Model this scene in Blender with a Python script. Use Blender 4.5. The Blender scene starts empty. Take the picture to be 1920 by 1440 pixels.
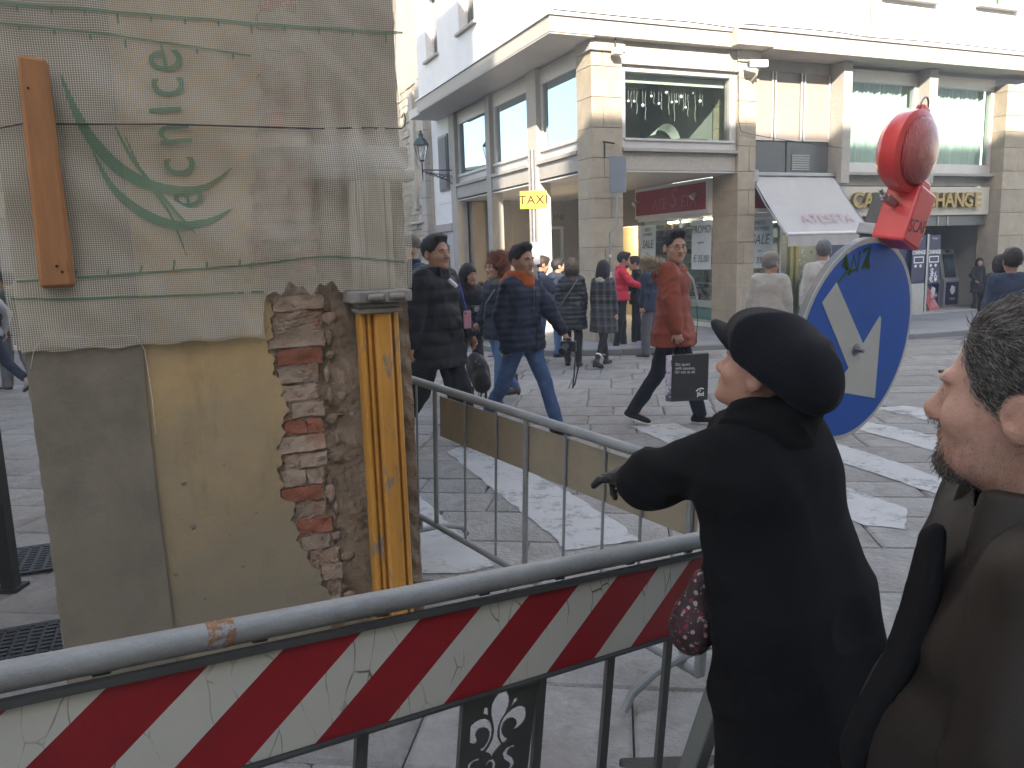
import bpy, bmesh, math, random
import numpy as np
from mathutils import Vector, Matrix
random.seed(7); rng=np.random.default_rng(7)
SC=bpy.context.scene; COL=SC.collection
PI=math.pi; RAD=math.radians
# ---------------------------------------------------------------- camera
F=1495.; H=1.65                       # focal length in photo pixels (1920 wide), eye height
RM=np.array([[9.99482815e-01,3.21574788e-02,0.],[-5.15283559e-03,1.60154677e-01,-9.87078481e-01],[-3.17419553e-02,9.86567978e-01,1.60237549e-01]])
CAM=np.array([0,0,H])
cam=bpy.data.cameras.new('camera'); co=bpy.data.objects.new('camera',cam); COL.objects.link(co)
cam.sensor_fit='HORIZONTAL'; cam.sensor_width=36; cam.lens=36*F/1920; cam.clip_start=.05; cam.clip_end=600
m4=Matrix([list(RM[i])+[CAM[i]] for i in range(3)]+[[0,0,0,1]]); co.matrix_world=m4
SC.camera=co
# ---------------------------------------------------------------- daylight
SUN_H,SUN_E=180.5,26.0
w=bpy.data.worlds.new('World'); SC.world=w; w.use_nodes=True; nt=w.node_tree
sky=nt.nodes.new('ShaderNodeTexSky'); sky.sky_type='NISHITA'; sky.sun_disc=False
sky.sun_elevation=RAD(SUN_E); sky.sun_rotation=RAD(SUN_H); sky.air_density=1.0; sky.dust_density=1.0; sky.ozone_density=1.0
bg=nt.nodes['Background']; nt.links.new(sky.outputs[0],bg.inputs[0]); bg.inputs[1].default_value=.15
sl=bpy.data.lights.new('sun','SUN'); sl.energy=4.8; sl.angle=RAD(.53); sl.color=(1,.955,.89)
so=bpy.data.objects.new('sun',sl); COL.objects.link(so)
sd=Vector((math.sin(RAD(SUN_H))*math.cos(RAD(SUN_E)),math.cos(RAD(SUN_H))*math.cos(RAD(SUN_E)),math.sin(RAD(SUN_E))))
so.rotation_euler=sd.to_track_quat('Z','Y').to_euler(); so.location=(0,-10,30)
vs_=SC.view_settings; vs_.view_transform='Standard'; vs_.look='None'; vs_.exposure=2.12; vs_.gamma=1; vs_.use_curve_mapping=False
vs_.use_white_balance=True; vs_.white_balance_temperature=7500; vs_.white_balance_tint=14
SC.render.engine='CYCLES'; SC.cycles.use_denoising=True; SC.cycles.use_adaptive_sampling=True; SC.cycles.adaptive_threshold=.025; SC.cycles.max_bounces=6; SC.cycles.diffuse_bounces=3; SC.cycles.glossy_bounces=3; SC.cycles.transparent_max_bounces=24
SC.cycles.caustics_reflective=False; SC.cycles.caustics_refractive=False; SC.cycles.sample_clamp_indirect=6
# ---------------------------------------------------------------- measuring helpers (photo pixel + real plane -> metres)
def nrm(v): v=np.asarray(v,float); return v/np.linalg.norm(v)
def ray(x,y): return RM@np.array([(x-960)/F,-(y-720)/F,-1.])
def gnd(x,y,z=0): r=ray(x,y); return CAM+r*((z-H)/r[2])
def at(x,y,d): r=ray(x,y); return CAM+r*(d/r[1])
def cd(x,y,d): return CAM+ray(x,y)*d
def pl(x,y,P,n): r=ray(x,y); return CAM+r*((np.asarray(P)-CAM).dot(n)/r.dot(n))
U=np.array([.92134740,.38874024,0]); V=np.array([-.38874024,.92134740,0]); Z=np.array([0,0,1.])
P0=np.array([1.31064,13.97803,0.])
def bl(u,v,z): return P0+U*u+V*v+Z*z
def lo(p): d=np.asarray(p)-P0; return np.array([d.dot(U),d.dot(V),p[2]])
def onv(x,y,v): return lo(pl(x,y,P0+V*v,V))
def onu(x,y,u): return lo(pl(x,y,P0+U*u,U))
# ---------------------------------------------------------------- materials
MATS={}
def _n(nt,t,**k):
    n=nt.nodes.new(t)
    for a,b in k.items():
        if a in n.inputs: n.inputs[a].default_value=b
        else: setattr(n,a,b)
    return n
def mathn(nt,op,a,b=None,c=None,clamp=False):
    n=nt.nodes.new('ShaderNodeMath'); n.operation=op; n.use_clamp=clamp
    for i,v in enumerate((a,b,c)):
        if v is None: continue
        if isinstance(v,(int,float)): n.inputs[i].default_value=v
        else: nt.links.new(v,n.inputs[i])
    return n.outputs[0]
def mixc(nt,f,a,b):
    n=nt.nodes.new('ShaderNodeMix'); n.data_type='RGBA'
    for i,v in ((0,f),(6,a),(7,b)):
        if isinstance(v,(int,float)): n.inputs[i].default_value=v
        elif isinstance(v,(tuple,list)): n.inputs[i].default_value=(*v[:3],1)
        else: nt.links.new(v,n.inputs[i])
    return n.outputs[2]
def noise(nt,co,s,det=4,rough=.6,scale3=None):
    if scale3:
        mp=nt.nodes.new('ShaderNodeMapping'); mp.inputs['Scale'].default_value=scale3; nt.links.new(co,mp.inputs[0]); co=mp.outputs[0]
    n=_n(nt,'ShaderNodeTexNoise',Scale=s,Detail=det,Roughness=rough); nt.links.new(co,n.inputs['Vector']); return n.outputs['Fac']
def ramp(nt,f,lo_,hi_):
    n=nt.nodes.new('ShaderNodeMapRange'); n.inputs[1].default_value=lo_; n.inputs[2].default_value=hi_; n.clamp=True
    nt.links.new(f,n.inputs[0]); return n.outputs[0]
def M(name,c,rough=.7,var=.14,vs=5,bump=.15,bs=60,metal=0,c2=None,c2t=(.55,.65),c2s=3,spec=.5,sheen=0,coat=0,rnd=0,wave=None,s3=None,bump_d=.01,trans=0,emit=None,zmix=None,streak=0):
    """procedural material: colour noise, optional second colour in patches, fine relief"""
    if name in MATS: return MATS[name]
    m=bpy.data.materials.new(name); m.use_nodes=True; nt=m.node_tree; b=nt.nodes['Principled BSDF']
    tc=nt.nodes.new('ShaderNodeTexCoord').outputs['Object']
    f=noise(nt,tc,vs,6,.65,s3)
    a=tuple(max(0,x*(1-var)) for x in c); d=tuple(min(1,x*(1+var)) for x in c)
    colr=mixc(nt,ramp(nt,f,.3,.7),a,d)
    if c2 is not None:
        f2=noise(nt,tc,c2s,5,.7,s3); colr=mixc(nt,ramp(nt,f2,*c2t),colr,c2)
    if zmix:
        sz=nt.nodes.new('ShaderNodeSeparateXYZ'); nt.links.new(tc,sz.inputs[0]); fz=mathn(nt,'MULTIPLY_ADD',noise(nt,tc,2.6,6,.7),zmix[3],sz.outputs['Z']); colr=mixc(nt,ramp(nt,fz,zmix[0],zmix[1]),colr,zmix[2])
    if streak:
        st=ramp(nt,noise(nt,tc,5,7,.75,(1,1,.28)),.52,.72); colr=mixc(nt,mathn(nt,'MULTIPLY',st,streak),colr,tuple(x*.45 for x in c))
        sp_=ramp(nt,noise(nt,tc,34,6,.8),.66,.74); colr=mixc(nt,mathn(nt,'MULTIPLY',sp_,streak),colr,tuple(x*.4 for x in c))
    if rnd:
        oi=nt.nodes.new('ShaderNodeObjectInfo'); hs=nt.nodes.new('ShaderNodeHueSaturation'); nt.links.new(colr,hs.inputs['Color'])
        nt.links.new(mathn(nt,'MULTIPLY_ADD',oi.outputs['Random'],2*rnd,1-rnd),hs.inputs['Value']); colr=hs.outputs[0]
    nt.links.new(colr,b.inputs['Base Color'])
    rr=mathn(nt,'MULTIPLY_ADD',f,.25,rough-.12,clamp=True); nt.links.new(rr,b.inputs['Roughness'])
    b.inputs['Metallic'].default_value=metal; b.inputs['Specular IOR Level'].default_value=spec
    if sheen: b.inputs['Sheen Weight'].default_value=sheen; b.inputs['Sheen Roughness'].default_value=.5
    if coat: b.inputs['Coat Weight'].default_value=coat; b.inputs['Coat Roughness'].default_value=.15
    if trans: b.inputs['Transmission Weight'].default_value=trans
    if emit: b.inputs['Emission Color'].default_value=(*emit[:3],1); b.inputs['Emission Strength'].default_value=emit[3]
    if bump:
        h=noise(nt,tc,bs,5,.7,s3)
        if wave:
            wv=_n(nt,'ShaderNodeTexWave',Scale=wave[0],Distortion=wave[1]); wv.bands_direction=wave[2]; nt.links.new(tc,wv.inputs[0])
            h=mathn(nt,'MULTIPLY_ADD',wv.outputs['Fac'],wave[3],h)
        bn=_n(nt,'ShaderNodeBump',Strength=min(1,bump*2),Distance=bump_d); nt.links.new(h,bn.inputs['Height']); nt.links.new(bn.outputs[0],b.inputs['Normal'])
    MATS[name]=m; return m
def glassy(name,tint=(.75,.9,.88),refl=1.45,boost=0.0,coat=(1,1,1)):
    """thin window pane: mirror by Fresnel over clear tinted glass"""
    if name in MATS: return MATS[name]
    m=bpy.data.materials.new(name); m.use_nodes=True; nt=m.node_tree; nt.nodes.remove(nt.nodes['Principled BSDF'])
    o=nt.nodes['Material Output']; lw=_n(nt,'ShaderNodeLayerWeight',Blend=.5); g=_n(nt,'ShaderNodeBsdfGlossy',Roughness=.004); g.inputs[0].default_value=(*coat,1)
    f0=((refl-1)/(refl+1))**2; fr=mathn(nt,'MULTIPLY_ADD',mathn(nt,'POWER',lw.outputs['Facing'],5.0),1-f0,f0)
    t=nt.nodes.new('ShaderNodeBsdfTransparent'); t.inputs[0].default_value=(*tint,1)
    mx=nt.nodes.new('ShaderNodeMixShader'); f=mathn(nt,'ADD',fr,boost,clamp=True); nt.links.new(f,mx.inputs[0]); nt.links.new(t.outputs[0],mx.inputs[1]); nt.links.new(g.outputs[0],mx.inputs[2])
    nt.links.new(mx.outputs[0],o.inputs[0]); MATS[name]=m; return m
# ---------------------------------------------------------------- mesh builder
def wt(o):
    v=np.zeros(3)
    while o is not None: v=v+np.array(o.location); o=o.parent
    return v
def tag(o,label=None,cat=None,group=None,kind=None):
    for k,v in (('label',label),('category',cat),('group',group),('kind',kind)):
        if v: o[k]=v
    return o
def thing(name,loc,label=None,cat=None,group=None,rz=0):
    o=bpy.data.objects.new(name,None); COL.objects.link(o); o.location=tuple(map(float,loc)); o.rotation_euler=(0,0,rz); o.empty_display_size=.1
    return tag(o,label,cat,group)
def link(name,me,parent=None,loc=None,rot=None):
    o=bpy.data.objects.new(name,me); COL.objects.link(o)
    if parent is not None: o.parent=parent
    if loc is not None: o.location=tuple(map(float,loc))
    if rot is not None: o.rotation_euler=rot
    return o
class MB:
    """collects geometry given in a frame (origin O and axes X,Y,Zx) and builds ONE mesh object"""
    def __init__(s,O=(0,0,0),X=(1,0,0),Y=(0,1,0),Zx=(0,0,1)):
        s.O=np.array(O,float); s.A=np.array([X,Y,Zx],float); s.v=[]; s.f=[]; s.mi=[]
    def T(s,p): return s.O+np.asarray(p,float)@s.A
    def add(s,vs,fs,mi=0):
        n=len(s.v); s.v+= [tuple(s.T(p)) for p in vs]; s.f+=[tuple(i+n for i in f) for f in fs]; s.mi+=[mi]*len(fs); return s
    def box(s,x0,x1,y0,y1,z0,z1,mi=0):
        if x0>x1:x0,x1=x1,x0
        if y0>y1:y0,y1=y1,y0
        if z0>z1:z0,z1=z1,z0
        vs=[(x,y,z) for z in (z0,z1) for y in (y0,y1) for x in (x0,x1)]
        return s.add(vs,[(0,2,3,1),(4,5,7,6),(0,1,5,4),(1,3,7,5),(3,2,6,7),(2,0,4,6)],mi)
    def hexa(s,p8,mi=0): return s.add(p8,[(0,3,2,1),(4,5,6,7),(0,1,5,4),(1,2,6,5),(2,3,7,6),(3,0,4,7)],mi)
    def prism(s,poly,axis,a,b,mi=0):
        """polygon (2D list) extruded along axis 0/1/2 between a and b"""
        def mk(p,t):
            q=list(p); q.insert(axis,t); return q
        n=len(poly); vs=[mk(p,a) for p in poly]+[mk(p,b) for p in poly]
        return s.add(vs,[tuple(range(n))[::-1],tuple(range(n,2*n))]+[(i,(i+1)%n,n+(i+1)%n,n+i) for i in range(n)],mi)
    def tube(s,pts,r,n=8,cap=True,mi=0):
        P=[np.asarray(p,float) for p in pts]; rs=r if hasattr(r,'__len__') else [r]*len(P); vs=[];fs=[]
        t=nrm(P[1]-P[0]); up=np.array([0,0,1.]) if abs(t[2])<.9 else np.array([1.,0,0]); a=nrm(np.cross(t,up))
        for i,p in enumerate(P):
            t=nrm(P[min(i+1,len(P)-1)]-P[max(i-1,0)]); a=nrm(a-t*a.dot(t)); b=np.cross(t,a)
            vs+=[p+rs[i]*(a*math.cos(2*PI*k/n)+b*math.sin(2*PI*k/n)) for k in range(n)]
        for i in range(len(P)-1):
            for k in range(n): fs.append((i*n+k,i*n+(k+1)%n,(i+1)*n+(k+1)%n,(i+1)*n+k))
        if cap: fs+= [tuple(range(n))[::-1],tuple((len(P)-1)*n+k for k in range(n))]
        return s.add(vs,fs,mi)
    def lathe(s,prof,n=16,c=(0,0,0),mi=0):
        vs=[];fs=[]
        for r,z in prof: vs+=[(c[0]+r*math.cos(2*PI*k/n),c[1]+r*math.sin(2*PI*k/n),c[2]+z) for k in range(n)]
        for i in range(len(prof)-1):
            for k in range(n): fs.append((i*n+k,i*n+(k+1)%n,(i+1)*n+(k+1)%n,(i+1)*n+k))
        fs+=[tuple(range(n))[::-1],tuple((len(prof)-1)*n+k for k in range(n))]
        return s.add(vs,fs,mi)
    def grid(s,fn,nu,nv,mi=0):
        vs=[fn(i/nu,j/nv) for j in range(nv+1) for i in range(nu+1)]; w=nu+1
        return s.add(vs,[(j*w+i,j*w+i+1,(j+1)*w+i+1,(j+1)*w+i) for j in range(nv) for i in range(nu)],mi)
    def mesh(s,name,mats,off=np.zeros(3),smooth=False):
        me=bpy.data.meshes.new(name); me.from_pydata([tuple(np.asarray(p)-off) for p in s.v],[],s.f)
        for m in (mats if isinstance(mats,(list,tuple)) else [mats]): me.materials.append(m)
        if any(s.mi): me.polygons.foreach_set('material_index',s.mi)
        me.validate(); me.update()
        bm=bmesh.new(); bm.from_mesh(me); bmesh.ops.recalc_face_normals(bm,faces=bm.faces); bm.to_mesh(me); bm.free()
        if smooth: me.polygons.foreach_set('use_smooth',[True]*len(me.polygons))
        return me
    def build(s,name,mats,parent=None,smooth=False,bevel=0,seg=2,**tg):
        off=wt(parent) if parent is not None else np.zeros(3)
        if parent is None and tg.get('base') is not None: off=np.array(tg['base'],float)
        base=tg.pop('base',None)
        me=s.mesh(name,mats,off,smooth); o=link(name,me,parent,base if parent is None else None)
        if bevel:
            b=o.modifiers.new('bevel','BEVEL'); b.width=bevel; b.segments=seg; b.limit_method='ANGLE'; b.angle_limit=RAD(40)
        if smooth and smooth!='all':
            try: me.set_sharp_from_angle(angle=RAD(40))
            except Exception: pass
        return tag(o,**{k:v for k,v in tg.items() if k in('label','cat','group','kind')})
def BB(): return MB(P0,U,V)          # frame of the corner building: u along its right front, v along its left front
def text_mesh(txt,size,ext,shear=0,align='CENTER',space=1.0,offset=0.0,res=3):
    cu=bpy.data.curves.new('txt','FONT'); cu.body=txt; cu.size=size; cu.extrude=ext; cu.shear=shear; cu.align_x=align; cu.align_y='CENTER'; cu.space_character=space; cu.offset=offset; cu.resolution_u=res
    o=bpy.data.objects.new('txt',cu); COL.objects.link(o); dg=bpy.context.evaluated_depsgraph_get(); me=bpy.data.meshes.new_from_object(o.evaluated_get(dg))
    bpy.data.objects.remove(o); bpy.data.curves.remove(cu); me.materials.clear(); return me
def lettering(txt,size,c,right,up,mat,parent,name='lettering',ext=.002,shear=0,sx=1,align='CENTER',space=1.0,offset=0.0,sy=1):
    """flat or raised text: c centre in world, right/up world directions"""
    me=text_mesh(txt,size,ext,shear,align,space,offset); r=nrm(right); u_=nrm(np.asarray(up)-r*np.dot(up,r)); n=np.cross(r,u_)
    off=wt(parent); c=np.asarray(c,float)
    Mx=Matrix([[r[i]*sx,u_[i]*sy,n[i],c[i]-off[i]] for i in range(3)]+[[0,0,0,1]]); me.transform(Mx); me.materials.append(mat)
    return link(name,me,parent)
def shared(name,me,parent,loc,rz=0,sc=None):
    o=link(name,me,parent,np.asarray(loc)-wt(parent)); o.rotation_euler=(0,0,rz)
    if sc is not None: o.scale=sc
    return o
# ================================================================ MATERIALS OF THE BUILDINGS
m_white=M('white_render',(.80,.80,.79),.85,.05,3,.12,120,c2=(.66,.66,.65),c2t=(.62,.8),c2s=.8)
m_stone=M('tan_sandstone',(.43,.375,.285),.85,.16,4,.35,35,c2=(.33,.285,.22),c2t=(.55,.75),c2s=2.5,rnd=.09,bump_d=.02)
m_conc=M('grey_concrete',(.40,.385,.35),.85,.1,5,.3,90,c2=(.31,.30,.275),c2t=(.58,.75),c2s=2)
m_pebble=M('pebbledash',(.50,.475,.42),.9,.16,30,.8,55,bump_d=.02)
m_soffit=M('soffit_paint',(.58,.57,.53),.8,.06,2,.05,60)
m_frame=M('aluminium_frame',(.56,.55,.53),.45,.06,6,.03,60,metal=.3)
m_whiteframe=M('white_frame',(.75,.75,.74),.4,.04,6,.02,60)
m_dark=M('dark_interior',(.05,.05,.05),.8,.2,3,.05,40)
m_room=M('room_wall',(.36,.38,.36),.8,.08,2,.03,40)
m_brownpan=M('brown_panel',(.30,.265,.235),.5,.08,3,.04,40,s3=(1,1,6))
m_darkpan=M('dark_panel',(.135,.145,.145),.4,.1,3,.04,40)
m_curtain=M('pale_curtain',(.50,.55,.53),.85,.06,4,.05,90,trans=.0)
m_brown=M('brown_cladding',(.10,.078,.062),.55,.15,3,.06,30)
m_tanwall=M('tan_wall',(.30,.255,.195),.8,.1,3,.15,30,c2=(.22,.19,.15),c2t=(.55,.8))
m_red=M('red_sign',(.30,.022,.04),.4,.1,3,.02,30)
m_paper=M('paper',(.62,.71,.76),.8,.03,3,.02,30)
m_ink=M('grey_ink',(.12,.13,.15),.8,.1,9,0)
m_gold=M('brass_letter',(.30,.225,.10),.38,.12,9,.05,60,metal=.75)
m_cream=M('cream_board',(.60,.57,.48),.6,.06,3,.05,40,c2=(.48,.45,.37),c2t=(.6,.8))
m_navy=M('navy_panel',(.012,.02,.085),.35,.12,3,.02,30)
m_pwhite=M('print_white',(.78,.79,.80),.5,.04,6,0)
m_atm=M('atm_grey',(.33,.35,.37),.4,.08,6,.02,50,metal=.2)
m_atmdk=M('atm_dark',(.03,.035,.045),.3,.1,6,.02,50)
m_awn=M('awning_cloth',(.50,.495,.48),.85,.05,2,.12,140,s3=(1,1,3))
m_iron=M('black_iron',(.022,.024,.024),.5,.3,12,.2,60,metal=.4)
m_green=M('verdigris_iron',(.05,.085,.08),.5,.25,12,.2,60,metal=.5)
m_lampglass=glassy('lamp_glass',(.88,.9,.9),1.4)
m_cable=M('cable',(.03,.03,.03),.6,.2,9,0)
m_glass_sky=glassy('window_glass_left',(.42,.47,.48),1.62,.55,(.60,.86,1.0))  # blue mirror tint and boost put in to make the reflected sky bluer, brighter
m_glass=glassy('window_glass',(.84,.90,.88),1.35)
m_glass2=glassy('curtain_glass',(.86,.94,.91),1.35)
m_metal=M('grey_steel',(.36,.37,.38),.4,.12,14,.06,60,metal=.85)
m_orn=M('glass_bauble',(.85,.87,.88),.1,.04,9,0,spec=.9)
m_chair=M('white_upholstery',(.72,.76,.74),.7,.04,5,.06,60)
m_wood=M('pale_wood',(.50,.36,.20),.55,.12,6,.06,40,s3=(1,1,8))
m_roughstone=M('rubble_stone',(.43,.385,.31),.9,.2,6,.6,22,rnd=.22,bump_d=.03)
m_mortar=M('lime_mortar',(.36,.33,.28),.95,.15,9,.4,50)

# ================================================================ CORNER BUILDING
CB=thing('corner_building',bl(1.5,3,0),'pale corner building with a pillared loggia below and white upper floors','building')
def blocks(part,u0,u1,v0,v1,z0,z1,split,seed):
    """stone pillar of separate blocks round a mortar core"""
    r=random.Random(seed); core=BB().box(u0+.012,u1-.012,v0+.012,v1-.012,z0,z1).build(part,m_mortar,CB)
    z=z0; i=0
    while z<z1-.05:
        h=min(r.choice((.34,.40,.46,.5)),z1-z); 
        if z1-z-h<.12: h=z1-z
        cuts=[u0,u1] if i%2==0 or not split else [u0,u0+(u1-u0)*r.choice((.38,.62)),u1]
        for a,b in zip(cuts[:-1],cuts[1:]):
            d=r.uniform(0,.008)
            BB().box(a+.003,b-.003,v0-d,v1,z+.004,z+h-.004).build('stone_block',m_stone,core,bevel=.008)
        z+=h;i+=1
    return core
blocks('corner_pillar',.2,.80,0,.55,.08,4.98,True,1)
blocks('inner_pillar',3.27,3.68,0,.76,.08,4.98,True,2)
blocks('end_pillar',10.45,11.7,-.02,.5,.08,4.95,True,3)
# capital pads over the pillars
BB().box(.16,.84,-.06,.5,4.98,5.18).build('pillar_head',m_pebble,CB,bevel=.01)
BB().box(3.2,3.72,-.05,.6,4.98,5.18).build('pillar_head',m_pebble,CB,bevel=.01)
# left front: three slim columns, edge beam, sills
for (v0,v1) in ((2.22,2.66),(4.68,4.95),(7.05,7.45)):
    BB().box(.2,.48,v0,v1,.08,5.16).build('column',m_pebble if v0<3 else m_conc,CB,bevel=.006)
for (v0,v1) in ((.55,2.22),(2.66,4.68),(4.95,7.05)):
    BB().box(.23,.6,v0,v1,3.08,3.36).build('edge_beam',m_conc,CB,bevel=.006)
    BB().box(.18,.44,v0,v1,3.364,3.43).build('ledge',m_conc,CB,bevel=.004)
    wn=BB().box(.3,.38,v0,v1,3.43,3.62).box(.3,.38,v0,v1,4.86,5.16).box(.3,.38,v0,v0+.1,3.62,4.86).box(.3,.38,v1-.1,v1,3.62,4.86).build('window',m_frame,CB,bevel=.006)
    BB().box(.335,.343,v0+.1,v1-.1,3.62,4.86).build('pane',m_glass_sky,wn)
    BB().box(.26,.42,v0+.003,v1-.003,3.60,3.66).build('sill',m_frame,wn,bevel=.005)
# right front bay: spandrel beam, big window with room behind
BB().box(.80,3.27,.08,.5,3.05,3.36).build('edge_beam',m_pebble,CB,bevel=.008)
BB().box(.80,3.27,-.02,.45,3.364,3.42).build('ledge',m_conc,CB,bevel=.004)
BB().box(.80,3.27,-.02,.5,4.80,5.18).build('lintel',m_pebble,CB,bevel=.008)
wn=BB().box(.80,.9,.06,.22,3.42,4.80).box(3.12,3.27,.06,.22,3.42,4.80).box(.9,3.12,.06,.22,3.42,3.58).box(.9,3.12,.06,.22,4.70,4.80).build('window',m_frame,CB,bevel=.006)
BB().box(.9,3.12,.137,.143,3.58,4.70).build('pane',m_glass,wn)
BB().box(.86,3.2,.02,.2,3.55,3.59).build('sill',m_frame,wn,bevel=.004)
BB().box(.9,3.12,.25,.27,4.56,4.69).build('roller_blind',m_soffit,wn)
# rooms of the first floor (shell of the storey)
rm=BB(); rm.box(.62,10.4,3.4,3.45,3.42,5.16); rm.box(.62,10.4,.62,3.4,3.36,3.42); rm.box(.62,.66,.62,3.4,3.42,5.16); rm.box(3.3,3.36,.8,3.4,3.42,5.16); rm.box(.42,.5,7.46,7.5,3.1,5.16)
rm.build('room_shell',m_room,CB)
rb=BB().box(.62,.66,3.45,7.4,3.36,5.16).box(.5,3.3,7.0,7.04,3.36,5.16).box(.5,.62,.6,7.2,3.36,3.42).build('back_room_shell',m_room,CB)
# storey slab / ceiling of the first floor
BB().box(-.5,12,0.0,8.5,5.19,5.40).build('storey_slab',m_soffit,CB)
# cornice: separate runs
BB().prism([(-.65,-.19),(-.65,7.3),(-.5,7.3),(-.5,.0),(2.95,.0),(2.95,-.19)],2,5.17,5.42).build('cornice',m_pebble,CB,bevel=.01)
BB().prism([(2.953,-.10),(2.953,-.37),(12.4,-.37),(12.4,0.0),(2.953,0.0)],2,5.18,5.44).build('cornice',m_pebble,CB,bevel=.01)
BB().box(-.68,2.95,-.225,-.15,5.424,5.46).box(-.68,-.62,-.15,7.32,5.424,5.46).box(2.955,12.4,-.41,-.33,5.444,5.48).build('cornice_flashing',m_frame,CB)
# soffit sheets
BB().box(-.64,.18,-.17,7.28,5.150,5.168).build('soffit',m_soffit,CB)
BB().box(3.74,12.3,-.36,.34,5.155,5.178).build('soffit',m_conc,CB)
# white upper floors with windows cut as reveals
def wallwin(z0,z1,holes,fixed,axis,span,thick,name):
    """upright wall with rectangular holes; axis 0: runs along u at v=fixed, axis 1: runs along v at u=fixed"""
    mb=BB(); cuts=sorted(holes); pos=span[0]
    def bx(a,b,c,d):
        if b-a<1e-4 or d-c<1e-4: return
        if axis==0: mb.box(a,b,fixed,fixed+thick,c,d)
        else: mb.box(fixed,fixed+thick,a,b,c,d)
    for (a,b,c,d) in cuts:
        bx(pos,a,z0,z1); bx(a,b,z0,c); bx(a,b,d,z1); pos=b
    bx(pos,span[1],z0,z1)
    return mb.build(name,m_white,CB)
ZT=10.5
wallwin(5.425,ZT,[(3.25,4.25,6.25,7.7),(5.7,6.55,6.2,7.7)],-.58,1,(.22,7.3),.36,'upper_wall')
wallwin(5.425,ZT,[],-.15,0,(-.58,2.955),.36,'upper_wall')
wallwin(5.445,ZT,[(6.4,7.65,6.3,7.8),(8.98,10.0,6.36,7.8)],-.33,0,(2.958,12.4),.36,'upper_wall')
BB().box(-.20,12.3,.25,7.2,9.8,10.3).build('roof_slab',m_conc,CB)
for (a,b,c) in ((3.25,4.25,6.25),(5.7,6.55,6.2)):
    w_=BB().box(-.42,-.36,a,a+.08,c,7.7).box(-.42,-.36,b-.08,b,c,7.7).box(-.42,-.36,a+.08,b-.08,c,c+.08).box(-.415,-.365,(a+b)/2-.04,(a+b)/2+.04,c+.08,7.7).build('window',m_frame,CB)
    BB().box(-.395,-.388,a+.08,b-.08,c+.08,7.7).build('pane',glassy('upper_glass',(.3,.34,.36),1.5,.06),w_)
    BB().box(-.66,-.40,a-.08,b+.08,c-.06,c-.003).build('sill',m_conc,w_,bevel=.006)
    BB().box(-.2,-.15,a-.2,b+.2,c-.1,7.9).build('blind',m_room,w_)
for (a,b,c) in ((6.4,7.65,6.3),(8.98,10.0,6.36)):
    w_=BB().box(a,a+.08,-.14,-.08,c,7.8).box(b-.08,b,-.14,-.08,c,7.8).box(a+.08,b-.08,-.14,-.08,c,c+.08).build('window',m_whiteframe,CB)
    BB().box(a+.08,b-.08,-.115,-.108,c+.08,7.8).build('pane',m_glass2,w_)
    BB().box(a-.1,b+.1,-.46,-.1,c-.07,c-.003).build('sill',m_conc,w_,bevel=.006)
    BB().box(a,b,.02,.06,c-.1,7.9).build('curtain',m_curtain,w_)
# wing, first floor: brown panels, dark panels, posts, curtained windows
BB().box(3.70,5.80,.36,.40,4.95,5.16).box(3.70,10.4,.36,.62,2.83,3.04).build('wing_beam',m_conc,CB)
for i,(a,b) in enumerate(((3.72,4.36),(4.40,5.08),(5.12,5.78))):
    p=BB().box(a,b,.36+.02*(i==1),.40,3.67,4.95).build('brown_panel',m_brownpan,CB,bevel=.004)
    BB().box(a,a+.035,.33,.358,3.67,4.95).box(b-.035,b,.33,.358,3.67,4.95).box(a+.035,b-.035,.33,.358,3.67,3.70).build('frame',m_frame,p)
for (a,b) in ((3.70,4.70),(4.74,5.80)):
    p=BB().box(a,b,.36,.40,3.05,3.655).build('dark_panel',m_darkpan,CB,bevel=.004)
for k in range(7): BB().box(4.85,5.30,.335,.36,3.12+k*.045,3.145+k*.045).build('vent_slat',m_metal,p)
for (a,b) in ((5.80,6.02),(8.12,8.36)):
    BB().box(a,b,.0,.5,2.84,5.15).build('post',m_pebble,CB,bevel=.008)
for (a,b) in ((6.02,8.12),(8.36,10.45)):
    wn=BB().box(a,a+.1,.28,.40,3.08,5.10).box(b-.1,b,.28,.40,3.08,5.10).box(a+.1,b-.1,.28,.40,3.08,3.28).box(a+.1,b-.1,.28,.40,4.86,5.10).build('window',m_frame,CB,bevel=.006)
    BB().box(a+.1,b-.1,.335,.341,3.28,4.86).build('pane',m_glass2,wn)
    BB().box(a-.02,b-.003,.15,.36,3.02,3.078).build('sill',m_conc,wn,bevel=.005)
    cv=BB(); n=150
    cv.grid(lambda s,t:(a+.1+s*(b-a-.2),.50+.035*math.sin(s*95+math.sin(s*17)*2)+.015*math.sin(s*41),3.2+t*1.72),n,2)
    cv.build('curtain',m_curtain,wn,smooth='all')
# loggia: ceiling, inner walls, shop front along v on plane u=3.29
BB().box(.25,3.29,.09,8.6,3.02,3.045).build('loggia_ceiling',m_soffit,CB)
BB().box(.5,3.4,7.3,7.5,.08,3.02).build('loggia_back_wall',m_tanwall,CB)
BB().box(1.0,1.55,6.7,7.29,.08,3.0).build('brown_wall_panel',m_brown,CB,bevel=.01)
BB().box(.55,.98,6.85,7.29,.08,3.0).build('stone_wall_panel',m_tanwall,CB,bevel=.01)
BB().box(3.3,3.6,4.7,7.3,.08,3.02).box(3.3,3.6,3.46,4.7,2.2,3.02).build('loggia_side_wall',m_tanwall,CB)
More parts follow.
